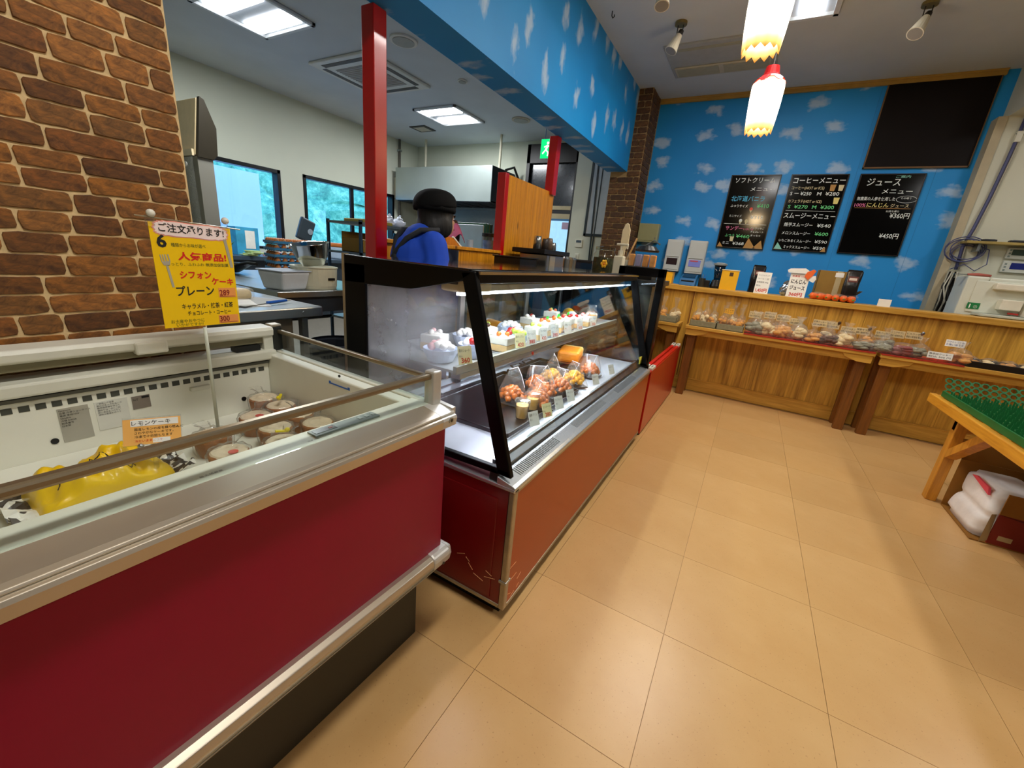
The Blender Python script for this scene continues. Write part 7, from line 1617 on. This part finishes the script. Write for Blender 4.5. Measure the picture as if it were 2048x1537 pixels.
for s in (-1, 1):
    limb(b, [((s * .13, .02, 1.18), .05), ((s * .16, .02, 1.06), .043), ((s * .172, .06, .95), .036), ((s * .15, .17, .915), .032), ((s * .13, .25, .905), .022)])
    b.ell((s * .12, .29, .90), .038, .045, .016, 10, 6)                                # palm
    for q, (dx, ln) in enumerate(((-.028, .062), (-.010, .072), (.009, .066), (.026, .052))):
        limb(b, [((s * .12 + dx, .325, .90), .0085), ((s * .12 + dx * 1.1, .325 + ln * .55, .898), .0078), ((s * .12 + dx * 1.15, .325 + ln, .885), .0068)], 7)
    limb(b, [((s * .12 - s * .034, .275, .90), .0105), ((s * .12 - s * .055, .305, .896), .009), ((s * .12 - s * .058, .335, .888), .0075)], 7)
    limb(b, [((s * .085, 0, .82), .088), ((s * .09, .01, .46), .052), ((s * .09, -.005, .10), .036), ((s * .09, .05, .045), .036), ((s * .095, .13, .03), .026)])
fuse(b, 'body', skin, pp, .0065, 3)
b = B()
limb(b, [((0, -.01, .84), .145), ((0, -.005, .98), .137), ((0, .01, 1.10), .137), ((0, .025, 1.18), .105), ((0, .045, 1.225), .066)])
b.ell((0, -.005, 1.11), .15, .125, .13, 14, 8).ell((0, 0, .86), .172, .128, .1, 14, 8).ell((0, .01, .98), .15, .118, .14, 14, 8)
for s in (-1, 1): limb(b, [((s * .12, .015, 1.18), .07), ((s * .158, .02, 1.06), .068), ((s * .174, .06, .95), .058), ((s * .165, .12, .925), .05)])
fuse(b, 'shirt', shirt, pp, .008, 5)
b = B()
for s in (-1, 1): limb(b, [((s * .075, 0, .83), .115), ((s * .09, .01, .46), .074), ((s * .09, -.005, .12), .06)])
fuse(b, 'trousers', M('dark_trousers', '1c1e26', .8), pp, .012)
for s in (-1, 1): B().ell((s * .09, .05, .036), .046, .12, .036, 14, 8).build('shoe', M('black_shoe', '16161a', .5), pp, world=False, smooth=True)
b = B()
b.ell(HC + Vector((0, -.012, .012)), .086, .095, .105, 16, 10, .03).ell(HC + Vector((0, -.045, -.055)), .084, .062, .078, 14, 8, .05)
for s in (-1, 1): b.ell(HC + Vector((s * .066, -.005, -.045)), .028, .055, .06, 10, 8, .05)
b.ell(HC + Vector((0, .055, .075)), .06, .035, .03, 12, 6)
o = fuse(b, 'hair', hairm, pp, .009, 2)
capm = M('black_cap', '050506', .85, spec=.2)
def capf(u, w):
    th = 6.283 * w; r = .101 * math.sin(min(1, u) * math.pi * .56) ** .8 * (1 + .015 * math.sin(9 * th)); zz = .085 * math.cos(u * math.pi * .5)
    return HC + Vector((r * math.cos(th), -.018 + r * 1.06 * math.sin(th), .040 + zz + .012 * math.sin(th) * u))
B().surf(capf, 12, 28, True).build('cap', capm, pp, world=False, smooth=True, solid=.006)
B().lathe([(.0985, .0), (.101, .012), (.098, .026)], HC + Vector((0, -.018, .022)), 28, sy=1.06).build('cap_band', capm, pp, world=False, smooth=True, solid=.005)
st_m = M('strap_charcoal', '1b1f26', .8)
def strap(pts): B().tube(pts, .014, 6).xf(Matrix.Identity(4)).build('apron_strap', st_m, pp, world=False, smooth=True)
strap([(.10, .06, 1.255), (.085, -.035, 1.245), (.05, -.09, 1.2), (.0, -.122, 1.13), (-.06, -.135, 1.04), (-.12, -.122, .94), (-.15, -.09, .88)])
strap([(-.10, .06, 1.255), (-.085, -.035, 1.245), (-.05, -.09, 1.2), (.0, -.125, 1.12), (.06, -.138, 1.03), (.12, -.122, .94), (.15, -.09, .88)])
B().surf(lambda u, w: Vector((-.17 + .34 * u, .13 + .02 * math.sin(math.pi * u), .55 + .62 * w)), 10, 8).build('apron_front', st_m, pp, world=False, smooth=True, solid=.006)
for s in (-1, 1):
    B().ell(HC + Vector((s * .03, .083, .01)), .011, .006, .007, 8, 6).build('eye', M('eye_dark', '1a120c', .3), pp, world=False, smooth=True)
B().box(-.02, .02, .0, .006, -.002, .002).xf(Matrix.Translation(HC + Vector((0, .092, -.055)))).build('mouth', M('lips', 'a85a4a', .5), pp, world=False)
